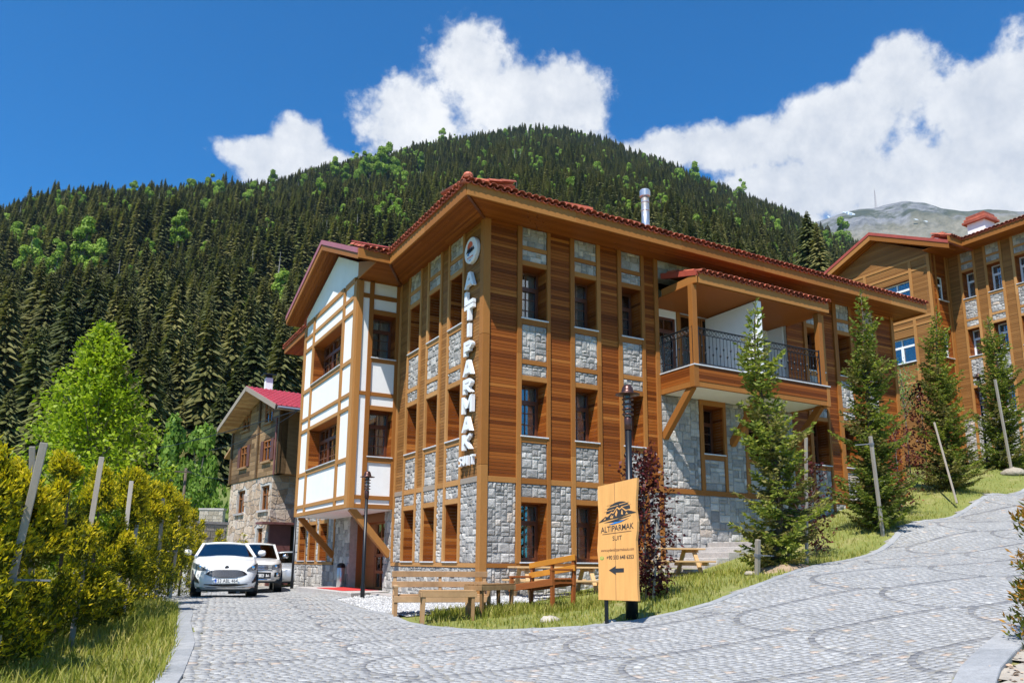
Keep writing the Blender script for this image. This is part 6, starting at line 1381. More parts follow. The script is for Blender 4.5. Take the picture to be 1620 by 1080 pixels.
ptxt('TR', -.262, .385, .035, 'plate', pl_, -.0445, TH, (fc[0], fc[1], fcz))
fp = at(404, 937, 27.3); fpz = hz(fp[0], fp[1])+.03; TP = R(-10)
cr2, strip_, bld, nose, lean, W = make_car('pickup_truck', 'pearl white pickup truck with chrome grille parked behind the white hatchback', None, (fp[0], fp[1], fpz), TP,
    dict(L=5.3, W=.93, nf=4.6, nr=7, paint='car_silver', zb=.42, hood=[(0, 1.02), (.15, 1.08), (.5, 1.14), (1.3, 1.2), (2, 1.22), (5.2, 1.22), (5.3, 1.15)], crown=.04, lean=.10, cab=((1.45, 1.2, .78), (2.1, 1.72, .62), (3.3, 1.72, .62), (3.55, 1.22, .76)), wr=.39, axles=(.95, 4.05), mirror='chrome'))
strip_('grille', 'car_black', -.55, .55, lambda x: .99-.02*abs(x), lambda x: .80+.06*abs(x))
for z in (.835, .89, .945): bld(MB().tube([(x, nose(x)+lean(nose(x), z)-.03, z) for x in np.linspace(-.5, .5, 9)], .016, 6), 'grille_bar', 'chrome')
strip_('lower_grille', 'car_black', -.48, .48, lambda x: .745-.04*abs(x), lambda x: .52+.02*abs(x), out=.014); bld(MB().tube([(x, nose(x)+lean(nose(x), .47)-.01, .475) for x in np.linspace(-.6, .6, 11)], .03, 6), 'skid_bar', 'chrome')
for sx in (-1, 1):
    a, b = (.5, .86) if sx > 0 else (-.86, -.5)
    strip_('headlight', 'headlight', a, b, lambda x: .985+.05*((abs(x)-.5)/.36), lambda x: .83+.08*((abs(x)-.5)/.36), out=.016); bld(MB().lathe([(.004, -.02), (.055, -.012), (.06, .01)], 12, (sx*.64, nose(.64)+lean(nose(.64), .92)-.014, .925), 'y'), 'headlight_lens', 'chrome')
    a, b = (.60, .82) if sx > 0 else (-.82, -.60)
    strip_('fog_pocket', 'car_black', a, b, lambda x: .72, lambda x: .57, out=.012); bld(MB().lathe([(.02, -.03), (.06, -.02), (.065, 0)], 12, (sx*.70, nose(.70)+lean(nose(.7), .64)-.012, .645), 'y'), 'fog_lamp', 'chrome')
pl2 = plate(bld, -.005, .62, ''); bld(MB().tube([(-.5, 2.0, 1.79), (-.5, 2.0, 2.0)], .008, 5), 'aerial', 'car_black')
ptxt('53 ADE 583', .03, .62, .125, 'ink', pl2, -.0265, TP, (fp[0], fp[1], fpz), .78)
fq = at(455, 934, 33.0); fqz = hz(fq[0], fq[1])+.03
make_car('parked_car', 'small grey car mostly hidden behind the pickup and the thin lamp post', None, (fq[0]+.05, fq[1], fqz), R(-14),
    dict(L=3.9, W=.80, nf=3.4, nr=6, paint='car_grey', zb=.22, hood=[(0, .72), (.2, .82), (.8, .95), (1.1, 1.0), (3.8, 1.0), (3.9, .9)], crown=.04, lean=.06, cab=((1.05, 1.0, .74), (1.75, 1.44, .60), (3.3, 1.43, .60), (3.75, 1.02, .72)), wr=.29, axles=(.72, 3.1)))

# ------------------------------------------------------------------ street lamps
def lamp(px, py, D, label, base_r=.055, big=False, hgt=3.62):
    p = at(px, py, D); z = hz(p[0], p[1]); o = thing('street_lamp', (p[0], p[1], z), label, 'lamp', 'black path lamps with copper hats'); c = (p[0], p[1], z)
    r = .05; prof = [(r*2.0, -.1), (r*2.0, .95), (r*1.5, 1.05), (r*1.15, 1.1), (r, hgt-.75)] if big else [(r*1.3, -.1), (r*1.25, .3), (r, .4), (r*.9, hgt-.75)]
    MB().lathe(prof, 14, c).build('pole', 'black_metal', o, True)
    MB().lathe([(.055, hgt-.75), (.065, hgt-.74), (.065, hgt-.55), (.05, hgt-.53)], 14, c).build('collar', 'copper', o, True)
    MB().lathe([(.05, hgt-.53), (.05, hgt-.17)], 14, c).build('diffuser', 'clear_plastic', o, True)
    for k in range(4): z_ = hgt-.50+.085*k; MB().lathe([(.07, z_), (.098, z_+.005), (.098, z_+.018), (.06, z_+.03)], 16, c).build('louvre', 'copper', o, True)
    for a in range(3): q = 2.09*a+.4; MB().tube([(c[0]+.07*math.cos(q), c[1]+.07*math.sin(q), z+hgt-.52), (c[0]+.07*math.cos(q), c[1]+.07*math.sin(q), z+hgt-.15)], .007, 5).build('stay', 'copper', o)
    MB().lathe([(.06, hgt-.17), (.205, hgt-.155), (.205, hgt-.145), (.105, hgt-.12), (.1, hgt-.08), (.085, hgt-.03), (.06, hgt+.01), (.01, hgt+.025)], 22, c).build('hat', 'copper', o, True)
    return o
lamp(1000, 977, 12.4, 'black path lamp with thick lower pole standing behind the wooden sign', big=True, hgt=3.78)
lamp(573, 950, 21.5, 'black path lamp before the hotel entrance, beside the gravel bed', hgt=3.5)
lamp(461, 937, 31, 'thin black path lamp at the far left end of the hotel', hgt=3.6)
lamp(1556, 672, 33, 'black path lamp uphill in front of the second hotel building', hgt=4.0)
lp = at(322, 868, 34)
# ------------------------------------------------------------------ wooden sign
sp_ = at(986, 983, 11.85); sz = hz(sp_[0], sp_[1]); S0 = Vector((sp_[0], sp_[1], sz)); toc = Vector((CAM[0]-sp_[0], CAM[1]-sp_[1], 0)).normalized()
rot = Matrix.Rotation(R(-24), 3, 'Z'); nd = (rot @ toc); xd = Vector((-nd.y, nd.x, 0)); 
sg2 = thing('wooden_sign', S0, 'tall live-edge plank sign with black mountain logo reading ALTIPARMAK SUIT and arrow', 'sign')
zb_, zt_ = CAM[2]-(945-888.5)*11.85/FPX, CAM[2]+(889-760)*11.85/FPX; Hs = zt_-zb_; Ws = .67
tl = R(2.5); yd = (Vector((0, 0, 1))*math.cos(tl)-xd*math.sin(tl)*0.0); 
Oc = Vector((sp_[0], sp_[1], (zb_+zt_)/2))+nd*.12
lft = [(-.325, 0), (-.325, .12), (-.315, .22), (-.322, .34), (-.335, .42), (-.322, .52), (-.31, .62), (-.308, .74), (-.316, .84), (-.318, .93), (-.312, .975)]
rgt = [(.30, 1.035), (.292, .95), (.275, .84), (.27, .76), (.29, .66), (.282, .58), (.262, .50), (.268, .38), (.272, .25), (.268, .12), (.278, 0)]
cutx = -.02
def L3(x, y, d=0.0): return Oc+xd*(x*Ws/.62)+Vector((0, 0, 1))*((y-.5)*Hs)+nd*d
front = lft+rgt
nb = len(front); V = [L3(x, y, .0) for x, y in front]+[L3(x*1.0+(.012 if i >= len(lft) else -.008), y, -.05) for i, (x, y) in enumerate(front)]
brd = MB().add(V, [tuple(range(nb)), tuple(range(2*nb-1, nb-1, -1))]+[(k, nb+k, nb+(k+1) % nb, (k+1) % nb) for k in range(nb)]).build('board', 'sign_wood', sg2); fix_normals(brd.data)
MB().prism([L3(-.055, .0, .0012), L3(-.050, .0, .0012), L3(-.047, 1.0, .0012), L3(-.052, 1.0, .0012)], tuple(nd*.001)).build('board_seam', 'ink_brown', sg2)
for x in (-.22,): q = L3(x, 0, -.04); MB().box(q.x-.022, q.x+.022, q.y-.022, q.y+.022, hz(q.x, q.y)-.2, q.z+.5).build('leg', 'black_metal', sg2)
def mark(nm, pts, mat, d=.002, t=.002): return MB().prism([L3(x, y, d) for x, y in pts], tuple(nd*t)).build(nm, mat, sg2)
def stx(s, x, y, size, mat, sx=1.0, slope=.0, bold=0.0):
    me = text_mesh(s, size, .001, bold); xx = (xd+Vector((0, 0, 1))*slope); place_text(me, 'lettering', mat, L3(x, y, .0025), tuple(xx), (0, 0, 1), tuple(nd), sg2, sx)
stx('ALTIPARMAK', -.02, .607, .125, 'ink', .74, .12, .0008); stx('SUIT', -.02, .522, .095, 'ink', .82, .08); mark('rule', [(-.25, .553), (.2, .582), (.2, .586), (-.25, .557)], 'ink_brown')
stx('www.ayderaltiparmaksuit.com', -.02, .424, .063, 'ink_brown', .72, .05); stx('+90 533 648 6353', .02, .360, .083, 'ink', .74, .04, .0008)
mark('phone_ring', arc(-.262, .352, .0, 0, 1, 1)+[(-.262+.03*math.cos(a), .352+.0145*math.sin(a)*1.0) for a in np.linspace(0, 6.0, 18)], 'green_ink', .0018); mark('phone_mark', [(-.262+.02*math.cos(a), .352+.0098*math.sin(a)) for a in np.linspace(0, 6.28, 14)][:-1], 'sign_wood', .0036, .001); mark('phone_handset', [(-.272, .356), (-.266, .358), (-.262, .352), (-.256, .349), (-.252, .346), (-.258, .344), (-.268, .35)], 'green_ink', .005, .001)
mark('arrow', [(-.155, .25), (-.045, .288), (-.05, .266), (.075, .270), (.075, .236), (-.05, .232), (-.045, .212)], 'ink')
kx, ky = .62/Ws, 1/Hs
def lg(pts): return [(-.012+x*.30, .735+y*.30*Ws/Hs*1.08+.12*x*.30) for x, y in pts]
sunp = arc(.05, .18, .62, -5, 185, 28)
mark('sun_mark', lg(sunp), 'ink', .0018, .0012)
for a, b, c in ((-.7, .28, -.15), (-.62, .5, .05), (-.55, .68, -.2), (.1, .55, .62), (.2, .36, .72)): mark('cloud_slit', lg([(a, b), (c, b+.05), (c, b+.085), (a, b+.05)]), 'sign_wood', .0032, .0008)
mark('mountain_mark', lg([(-.95, -.33), (-.62, .02), (-.52, -.02), (-.3, .22), (-.2, .15), (0, .46), (.14, .3), (.24, .38), (.48, .08), (.58, .12), (.98, -.22), (.6, -.2), (.2, -.3), (-.3, -.28)]), 'sign_wood', .0042, .0008)
mark('mountain_mark', lg([(-.98, -.36), (-.62, -.04), (-.5, -.1), (-.3, .12), (-.2, .05), (0, .36), (.1, .2), (.24, .3), (.44, .0), (.56, .05), (.98, -.24), (.55, -.24), (.15, -.34), (-.35, -.3)]), 'ink', .0052, .0008)
for pts in ([(-.38, -.22), (-.28, .02), (-.3, -.2), (-.2, -.05), (-.22, -.26)], [(-.02, .27), (-.12, -.05), (-.05, -.22), (.02, .05)], [(.24, .2), (.2, -.12), (.3, -.18), (.28, .05)], [(.48, -.06), (.42, -.2), (.56, -.2)], [(-.62, -.12), (-.72, -.28), (-.6, -.24)]): mark('ridge_mark', lg(pts), 'sign_wood', .0062, .0006)
mark('river_mark', lg([(-.72, -.46), (.1, -.38), (.7, -.34), (.7, -.38), (.25, -.46), (.02, -.48), (.3, -.56), (.6, -.52), (.2, -.68), (-.25, -.72), (-.45, -.66), (-.1, -.6), (-.3, -.54)]), 'ink', .0018, .001); mark('river_mark', lg([(-.25, -.54), (.02, -.6), (.42, -.56), (.1, -.68), (-.25, -.7), (-.42, -.65), (-.12, -.6)]), 'blue_ink', .0032, .001)
MB().beam(L3(.02, .45, -.05), L3(.02, .45, -.05)+(Vector((*at(1000, 977, 12.4)[:2], L3(.02, .45).z))-L3(.02, .45, -.05)), .05, .03).build('clamp', 'black_metal', sg2)

# ------------------------------------------------------------------ benches and tables
def frame_at(o, xv, label, name, cat, group=None, tilt=0.0):
    t = thing(name, (o[0], o[1], o[2]), label, cat, group); x = Vector((xv[0], xv[1], 0)).normalized(); y = Vector((-x.y, x.x, 0))
    def Q(a, b, c): return Vector((o[0], o[1], o[2]))+x*a+y*b+Vector((0, 0, c+tilt*a))
    def part(nm, mat, p, q, w_, h, up=(0, 0, 1)): return MB().beam(Q(*p), Q(*q), w_, h, up).build(nm, mat, t, bevel=.006)
    return t, Q, part, x, y
def bench(o, xv, L, label, m_back, m_frame, m_seat, dep=.5, tilt=0.0):
    t, Q, part, x, y = frame_at(o, xv, label, 'bench', 'bench', None, tilt)      # front faces -y
    g = lambda a, b: hz(*(Q(a, b, 0).xy))-o[2]-.06-tilt*a
    for a in (.04, L-.04):
        part('leg', m_frame, (a, dep, g(a, dep)), (a, dep+.05, .88), .07, .07, tuple(y)); part('leg', m_frame, (a, .02, g(a, .02)), (a, .02, .58), .07, .07, tuple(y)); part('armrest', m_frame, (a, -.02, .60), (a, dep+.02, .60), .09, .04); part('side_rail', m_frame, (a, .05, .38), (a, dep, .38), .05, .1)
    if L > 1.5: part('back_strut', m_frame, (L/2, dep, .3), (L/2, dep+.05, .86), .06, .06, tuple(y))
    for z in (.63, .83): part('back_slat', m_back, (-.02, dep+.0+.03*(z-.5), z), (L+.02, dep+.0+.03*(z-.5), z), .035, .115)
    for b in (.08, .22, .36): part('seat_slat', m_seat, (0, b+.02, .425), (L, b+.02, .425), .125, .035)
    part('front_rail', m_frame if m_frame != 'brown_stain' else m_seat, (.0, -.015, .36), (L, -.015, .36), .035, .12); part('back_rail', m_frame, (.0, dep, .36), (L, dep, .36), .035, .12)
    return t
o1 = at(622, 976, 15.0); o1r = at(776, 968, 15.4); bench((o1[0], o1[1], hz(o1[0], o1[1])), (o1r-o1)[:2], float(np.linalg.norm((o1r-o1)[:2])), 'long pale knotty wood bench, leftmost, standing on the gravel edge', 'bench_wood', 'bench_wood', 'bench_wood')
rb_ = at(909, 961, 15.1); rf_ = at(862, 964, 15.25); lb_ = at(838, 957, 16.4)
xv = (rb_-lb_)[:2]; xv = xv/np.linalg.norm(xv); y_ = np.array([-xv[1], xv[0]]); lf_ = lb_[:2]-y_*.5
bench((lf_[0], lf_[1], hz(lf_[0], lf_[1])+.02), xv, 1.55, 'brown stained bench with bright orange back slats, turned beside the small table', 'orange_wood', 'brown_stain', 'brown_stain', dep=.5, tilt=.11)
def low_table(o, xv, L, W_, h, label):
    t, Q, part, x, y = frame_at(o, xv, label, 'low_table', 'table')
    g = lambda a, b: hz(*(Q(a, b, 0).xy))-o[2]-.05
    for a in (.05, L-.05):
        for b in (.05, W_-.05): part('leg', 'table_wood', (a+rnd.uniform(-.02, .02), b, g(a, b)), (a, b, h-.05), .06, .06, tuple(y))
    n = max(3, int(W_/.11))
    for i in range(n): part('top_board', 'table_wood', (0, W_*(i+.5)/n, h), (L, W_*(i+.5)/n, h), W_/n-.012, .03)
    for b in (.02, W_-.02): part('apron', 'table_wood', (0, b, h-.06), (L, b, h-.06), .03, .09)
    for a in (.0, L): part('apron', 'table_wood', (a, 0, h-.06), (a, W_, h-.06), .03, .09)
ta = at(666, 979, 14.0); tr = at(748, 977, 14.2); low_table((ta[0], ta[1], hz(ta[0], ta[1])), (tr-ta)[:2], 1.0, .45, .60, 'small rough plank table standing in front of the leftmost bench')
ta = at(762, 972, 14.5); tr = at(824, 966, 15.4); low_table((ta[0], ta[1], hz(ta[0], ta[1])), (tr-ta)[:2], 1.0, .45, .60, 'small rough plank table turned towards the orange bench')
def picnic(o, xv, L, label):
    t, Q, part, x, y = frame_at(o, xv, label, 'picnic_table', 'table')
    for i in range(5): part('top_board', 'picnic_wood', (0, -.3+.15*i, .74), (L, -.3+.15*i, .74), .14, .04)
    for s in (-1, 1):
        for i in range(2): part('seat_board', 'picnic_wood', (0, s*(.62+.13*i), .44), (L, s*(.62+.13*i), .44), .125, .04)
    for a in (.25, L-.25):
        for s in (-1, 1): g = hz(*(Q(a, s*.62, 0).xy))-o[2]-.05; part('leg', 'picnic_wood', (a, s*.62, g), (a, s*.22, .72), .05, .1, tuple(x))
        part('crossbar', 'picnic_wood', (a+.05, -.78, .39), (a+.05, .78, .39), .04, .09); part('top_batten', 'picnic_wood', (a+.05, -.34, .69), (a+.05, .34, .69), .04, .07)
a_ = at(812, 951, 17.4); b_ = at(975, 945, 18.2); picnic((a_[0]+.2, a_[1]+.4, hz(a_[0], a_[1])), (b_-a_)[:2], 2.1, 'pale wooden picnic table by the wall behind the wooden sign')
a_ = at(1028, 925, 18.4); b_ = at(1100, 914, 18.8); picnic((a_[0], a_[1]+.3, hz(a_[0]+.6, a_[1])), (b_-a_)[:2], 1.55, 'pale wooden picnic table at the foot of the stone steps')
# stone steps up along the wall
stp = thing('stone_steps', (4.9, -.8, .5), 'short flight of grey stone steps climbing beside the hotel wall', 'steps')
for i in range(7): x = 4.6+i*.42; MB().box(x, x+.46+(2.0 if i == 6 else 0), -1.75, -.08, .2, .50+i*.145).build('step', 'step_stone', stp, bevel=.012)
# a few loose rocks on the grass and by the kerb
for k, (px, py, D, s, lb) in enumerate(((870, 977, 13.2, .17, 'pale flat rock lying in the grass before the orange bench'), (1187, 908, 15.6, .13, 'pale rock beside the stake of the nearest young conifer'), (1604, 748, 31, .5, 'tan boulder at the right edge of the grass slope'), (966, 982, 12.1, .11, 'small grey rock at the foot of the wooden sign'))):
    p = at(px, py, D); m = MB(); m.lathe([(.3, -.5), (1.0, -.25), (.95, .1), (.6, .42), (.05, .5)], 9); rg_ = random.Random(k); m.v = [(p[0]+x*s*rg_.uniform(.8, 1.2), p[1]+y*s*rg_.uniform(.7, 1.1), hz(p[0], p[1])+z*s*.8*rg_.uniform(.8, 1.2)+.02) for x, y, z in m.v]; tag(m.build('rock', 'rubble', None, True), lb, 'rock')
# ------------------------------------------------------------------ plants
class Cards:
    """leaf-sized faces collected as numpy rows"""
    def __init__(s): s.q = []; s.m = []
    def leaf(s, p, d, n, ln, wd, m=0, bend=.15):
        """pointed leaf: from p along d, normal n"""
        s.q.append((*p, *d, *n, ln, wd, bend)); s.m.append(m)
    def mesh(s, name, mats, off):
        A = np.array(s.q, float); p, d, n = A[:, :3]-np.array(off, float), A[:, 3:6], A[:, 6:9]; ln, wd, bd = A[:, 9:10], A[:, 10:11], A[:, 11:12]
        d = d/np.linalg.norm(d, axis=1, keepdims=True); sd = np.cross(d, n); sd /= np.linalg.norm(sd, axis=1, keepdims=True)+1e-9; nn = np.cross(sd, d); mid = p+d*ln*.45+nn*bd*wd
        V = np.stack([p, mid+sd*wd*.5, p+d*ln, mid-sd*wd*.5], 1).reshape(-1, 3); return np_mesh(name, V, np.arange(len(V)).reshape(-1, 4), mats, s.m)
def put(px, py, D): p = at(px, py, D); return np.array((p[0], p[1], hz(p[0], p[1])))
def spruce(base, hgt, rad, seed, label, dry=.25):
    rg = np.random.default_rng(seed); t = thing('young_spruce', base, label, 'tree', 'young conifers planted along the slope'); b = np.array(base)
    sway = rg.normal(0, .06, 2); ax = lambda z: b+np.array((sway[0]*math.sin(z*.8), sway[1]*math.sin(z*1.1), z))
    tr = MB(); zs = np.linspace(-.15, hgt, 12); tr.tube([ax(z) for z in zs], [max(.006, .075*(hgt/6)*(1-z/hgt)**.8+.006) for z in zs], 7); tr.build('trunk', 'bark', t, True)
    C = Cards(); limbs = MB(); z = .18
    while z < hgt-.12:
        f = z/hgt; r0 = rad*((1-f)**.75*.9+.10)*(1+.25*math.sin(z*4.1+seed))*(.75 if f > .86 else 1); n = int(rg.integers(5, 8)) if f < .85 else 4; a0 = rg.uniform(0, 6.28)
        for k in range(n):
            a = a0+6.283*k/n+rg.normal(0, .25); L = max(.10, r0*rg.uniform(.55, 1.15)); dx, dy = math.cos(a), math.sin(a); p0 = ax(z+rg.uniform(-.05, .05)); up0 = .35*f+.02-.25*(1-f)
            m = max(3, int(L/.075)); prev = p0; pts = [p0]
            for i in range(1, m+1):
                s = i/m; q = p0+np.array((dx, dy, 0))*L*s+np.array((0, 0, L*(up0*s+.28*s*s-.30*s*(1-s)))); pts.append(q)
            isdry = (rg.random() < dry*(1-f)*1.5)
            if L > .3: limbs.tube([pts[0], pts[len(pts)//2], pts[-1]], [.012, .008, .003], 4)
            for i in range(1, m+1):
                q = pts[i]; d = pts[i]-pts[i-1]; d = d/np.linalg.norm(d); s = i/m; sl = (.22*(1-.55*s)+.05)*min(1, L/.55+.25)
                side = np.array((d[1], -d[0], 0)); side /= math.hypot(d[0], d[1])+1e-9
                mt = 1 if isdry else 0
                for sg in (-1, 1):
                    sd = d*.75+side*sg*rg.uniform(.5, .9)+np.array((0, 0, rg.uniform(-.45, .05))); sd /= np.linalg.norm(sd); nsh = max(1, int(sl/.07))
                    for j in range(nsh):
                        pp = q+sd*(j*.065); dd = sd+rg.normal(0, .28, 3); C.leaf(pp, dd, rg.normal(0, 1, 3), rg.uniform(.09, .15), rg.uniform(.045, .07), mt, .05)
                        if j: 
                            for g2 in (-1, 1): d3 = sd*.6+np.array((sd[1], -sd[0], 0))*g2*.8+rg.normal(0, .2, 3); C.leaf(pp, d3, rg.normal(0, 1, 3), rg.uniform(.07, .12), rg.uniform(.04, .06), mt, .05)
                C.leaf(q, d+rg.normal(0, .2, 3), rg.normal(0, 1, 3), .11, .04, mt, .05)
        z += .128+.05*f
    for j in range(10): C.leaf(ax(hgt-.15+.02*j), np.array((rg.normal(0, .5), rg.normal(0, .5), 1.0)), rg.normal(0, 1, 3), .14, .03)
    limbs.build('branches', 'bark', t, kind='stuff'); o = link('crown', C.mesh('crown', ['spruce', 'spruce_dry'], base), t, 'stuff'); return t
spruce(put(1225, 902, 16.0), 433*16/FPX*1.02, .86, 3, 'nearest young conifer, standing before the balcony next to the stone steps', .35)
spruce(put(1390, 832, 20.5), 383*20.5/FPX*1.02, .95, 4, 'bright green young conifer with a leaning stake at the right end of the hotel', .25)
spruce(put(1505, 772, 27), 298*27/FPX, 1.0, 5, 'young conifer with drooping tip standing before the second building', .3)
spruce(put(1592, 735, 32), 248*32/FPX, 1.1, 6, 'rightmost young conifer with a long leaning stake', .2)
def leafy(base, hgt, rad, n, leaf, mat, seed, label, name='tree', cat='tree', lo=.2, bark='grey_bark', shape=None, group=None, nl=9, trunk_r=.03):
    rg = np.random.default_rng(seed); t = thing(name, base, label, cat, group); b = np.array(base); tips = []; L = MB()
    L.tube([b+np.array((0, 0, -.1)), b+np.array((.03, .02, hgt*.5)), b+np.array((.0, .04, hgt*.93))], [trunk_r, trunk_r*.7, trunk_r*.2], 7)
    tr = L.build('trunk', bark, t, True); L = MB()
    for k in range(nl*3):
        f = lo+(1-lo)*(k+.5)/(nl*3); a = k*2.4+rg.normal(0, .3); r = rad*(shape(f) if shape else math.sin(math.pi*min(.97, max(.06, (f-lo)/(1-lo)*.85+.12)))**.7); p0 = b+np.array((0, 0, hgt*max(.1, f-.16))); q = b+np.array((math.cos(a)*r, math.sin(a)*r, hgt*f)); md = (p0+q)/2+np.array((0, 0, -.04*hgt*.3))
        L.tube([p0, md, q], [trunk_r*.4, trunk_r*.25, trunk_r*.08], 4); tips.append((p0, md, q, r))
    L.build('limbs', bark, t, kind='stuff'); C = Cards()
    for i in range(n):
        p0, md, q, r = tips[rg.integers(len(tips))]; s = rg.uniform(.25, 1.1); p = (p0*(1-s)**2+2*md*s*(1-s)+q*s*s) if s <= 1 else q+(q-md)*(s-1); p = p+rg.normal(0, 1, 3)*np.array((1, 1, .8))*(.08+.07*r)
        out = (p-b)*np.array((1, 1, .15)); d = out/(np.linalg.norm(out)+1e-6)*.6+rg.normal(0, .6, 3)+np.array((0, 0, -.25)); nn = np.array((0, 0, 1.0))+rg.normal(0, .6, 3)
        C.leaf(p, d, nn, leaf*rg.uniform(.6, 1.2), leaf*rg.uniform(.45, .7), 0, .18)
    link('crown', C.mesh('crown', [mat], base), t, 'stuff'); return t
g_ = 'copper beeches planted between the conifers'
leafy(put(1022, 938, 14.4), 2.85, .48, 2600, .10, 'copper_beech', 11, 'dark purple leaved young tree right behind the wooden sign', 'copper_beech', lo=.04, group=g_, trunk_r=.02)
leafy(put(1290, 845, 18.6), 2.3, .42, 800, .10, 'copper_beech', 12, 'purple leaved sapling half hidden behind the nearest young conifer', 'copper_beech', lo=.1, group=g_, trunk_r=.015)
leafy(put(1425, 800, 24), 2.9, .6, 900, .11, 'copper_beech', 13, 'sparse red leaved sapling right of the bright green conifer', 'copper_beech', lo=.05, group=g_, trunk_r=.015)
leafy(put(1470, 775, 27.5), 3.9, .62, 1500, .12, 'copper_beech', 14, 'tall thin red leaved sapling before the second building', 'copper_beech', lo=.08, group=g_, trunk_r=.02)
leafy(put(1440, 745, 31), 4.9, .55, 420, .13, 'leaf_pale', 15, 'slender pale green sapling with a small crown before the second building', 'sapling', lo=.66, trunk_r=.025)
bt = put(128, 880, 20.5)
leafy(bt, (886-505)*20.5/FPX+.8-bt[2]+.0, 1.75, 19000, .15, 'leaf_green', 16, 'fresh green broadleaf tree behind the yellow hedge on the left', 'green_tree', lo=.14, nl=26, shape=lambda f: max(.07, ((1-f)/.52)**.8) if f > .48 else .8+.2*f/.48, trunk_r=.09)
def thuja(base, hgt, rad, n, seed, label, mats=('thuja', 'thuja_inner'), size=.075, name='golden_thuja', lean=(0, 0)):
    rg = np.random.default_rng(seed); t = thing(name, base, label, 'shrub', 'golden conifer shrubs of the hedge' if name == 'golden_thuja' else None); b = np.array(base); lean = np.array((*lean, 0))
    MB().tube([b+np.array((0, 0, -.1)), b+lean*hgt*.4+np.array((0, 0, hgt*.45)), b+lean*hgt*.85+np.array((0, 0, hgt*.85))], [.045, .03, .008], 6).build('trunk', 'bark', t, True)
    C = Cards(); lob = []
    for k in range(34):
        f = rg.uniform(.05, .97); a = rg.uniform(0, 6.28); r = rad*(.95*(1-f**2.2)+.12)*rg.uniform(.45, .95); lob.append((np.array((math.cos(a)*r, math.sin(a)*r, hgt*f)), rad*rg.uniform(.22, .42)*(1.05-.5*f)))
    for i in range(n):
        c, r = lob[rg.integers(len(lob))]; d = rg.normal(0, 1, 3); d /= np.linalg.norm(d); s = rg.uniform(.25, 1.05)**.6; p = b+c+lean*c[2]+d*np.array((r, r, r*1.5))*s
        if p[2] < b[2]+.05: continue
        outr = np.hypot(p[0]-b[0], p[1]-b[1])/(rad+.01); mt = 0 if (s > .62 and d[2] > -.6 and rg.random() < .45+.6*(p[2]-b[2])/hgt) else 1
        o = np.array((p[0]-b[0], p[1]-b[1], 0)); o = o/(np.linalg.norm(o)+1e-6); dd = o*rg.uniform(.2, .9)+np.array((0, 0, rg.uniform(.4, 1.1)))+rg.normal(0, .3, 3)
        for j in range(2): C.leaf(p+rg.normal(0, .02, 3), dd+rg.normal(0, .45, 3), rg.normal(0, 1, 3), size*rg.uniform(.7, 1.5), size*rg.uniform(.28, .45), mt, .08)
    link('foliage', C.mesh('foliage', list(mats), base), t, 'stuff'); return t
names = ['at the left picture edge', 'second from the left edge, behind the leaning stake', 'third from the left edge', 'in the middle of the hedge', 'fifth along the hedge', 'sixth along the hedge', 'seventh along the hedge, near the cars', 'next to the white hatchback', 'last in the hedge behind the white hatchback']
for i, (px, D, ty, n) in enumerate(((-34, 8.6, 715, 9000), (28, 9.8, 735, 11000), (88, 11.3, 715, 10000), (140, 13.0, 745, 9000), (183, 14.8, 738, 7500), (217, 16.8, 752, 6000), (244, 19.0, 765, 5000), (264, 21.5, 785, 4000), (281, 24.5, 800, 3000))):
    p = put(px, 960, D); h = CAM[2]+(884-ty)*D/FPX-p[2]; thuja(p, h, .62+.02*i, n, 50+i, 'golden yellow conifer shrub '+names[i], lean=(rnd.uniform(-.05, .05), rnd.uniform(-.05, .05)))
for px, D, ty, lb in ((312, 30, 818, 'small golden shrub beside the garden wall'), (345, 33, 832, 'small golden shrub before the stone house wall'), (381, 34.5, 842, 'tiny golden shrub behind the white hatchback roof')):
    p = put(px, 880, D); thuja(p, max(.8, CAM[2]+(884-ty)*D/FPX-p[2]), .42, 900, int(px), lb, name='small_thuja', size=.1)
rp = np.array(at(1668, 900, 9.0)); thuja(np.array((rp[0], rp[1], hz(rp[0], rp[1])-.1)), 2.0, .45, 1300, 77, 'rusty orange conifer shrub at the right picture edge', ('thuja_rust', 'thuja_inner'), .075, 'rusty_thuja')
# stakes with straps
def stake(p0, p1, D0, D1, label, r=.045, name='wooden_stake', strap=None):
    a, b = at(*p0, D0), at(*p1, D1); zb = hz(a[0], a[1])
    if a[2] > zb: d = (a-b)/(a[2]-b[2]) if abs(a[2]-b[2]) > .01 else np.array((0, 0, 1)); a = a+d*(zb-.15-a[2])
    o = thing(name, a, label, 'stake', 'grey support stakes of the young plants'); MB().beam(a, b, r*1.6, r*1.6, (1, 0, 0)).build('post', 'stake', o, bevel=.006)
    if strap is not None:
        c = a+(b-a)*strap; q = c+np.array(RT)*.35*rnd.choice((-1, 1))+np.array((0, 0, -.04))+FW*.15; m = MB(); m.beam(c, q, .05, .02, (0, 0, 1)); m.build('strap', 'strap', o)
        m = MB(); m.beam(c-(b-a)/np.linalg.norm(b-a)*.03, c+(b-a)/np.linalg.norm(b-a)*.03, r*1.6+.02, r*1.6+.02, (1, 0, 0)); m.build('strap_loop', 'strap', o)
stake((22, 900), (70, 700), 8.7, 8.9, 'long grey stake leaning right at the left picture edge', .05, strap=.45)
stake((50, 860), (51, 706), 10.5, 10.5, 'upright grey stake behind the long leaning one', .045)
stake((140, 850), (161, 723), 11.5, 11.9, 'grey stake leaning right above the middle of the hedge', .045, strap=.4)
stake((195, 870), (208, 761), 14.2, 14.6, 'thin grey stake fourth along the hedge', .045, strap=.55)
stake((212, 860), (227, 762), 15.2, 15.6, 'thin grey stake fifth along the hedge', .04)
stake((252, 870), (258, 788), 17.5, 17.7, 'short grey stake near the cars end of the hedge', .045)
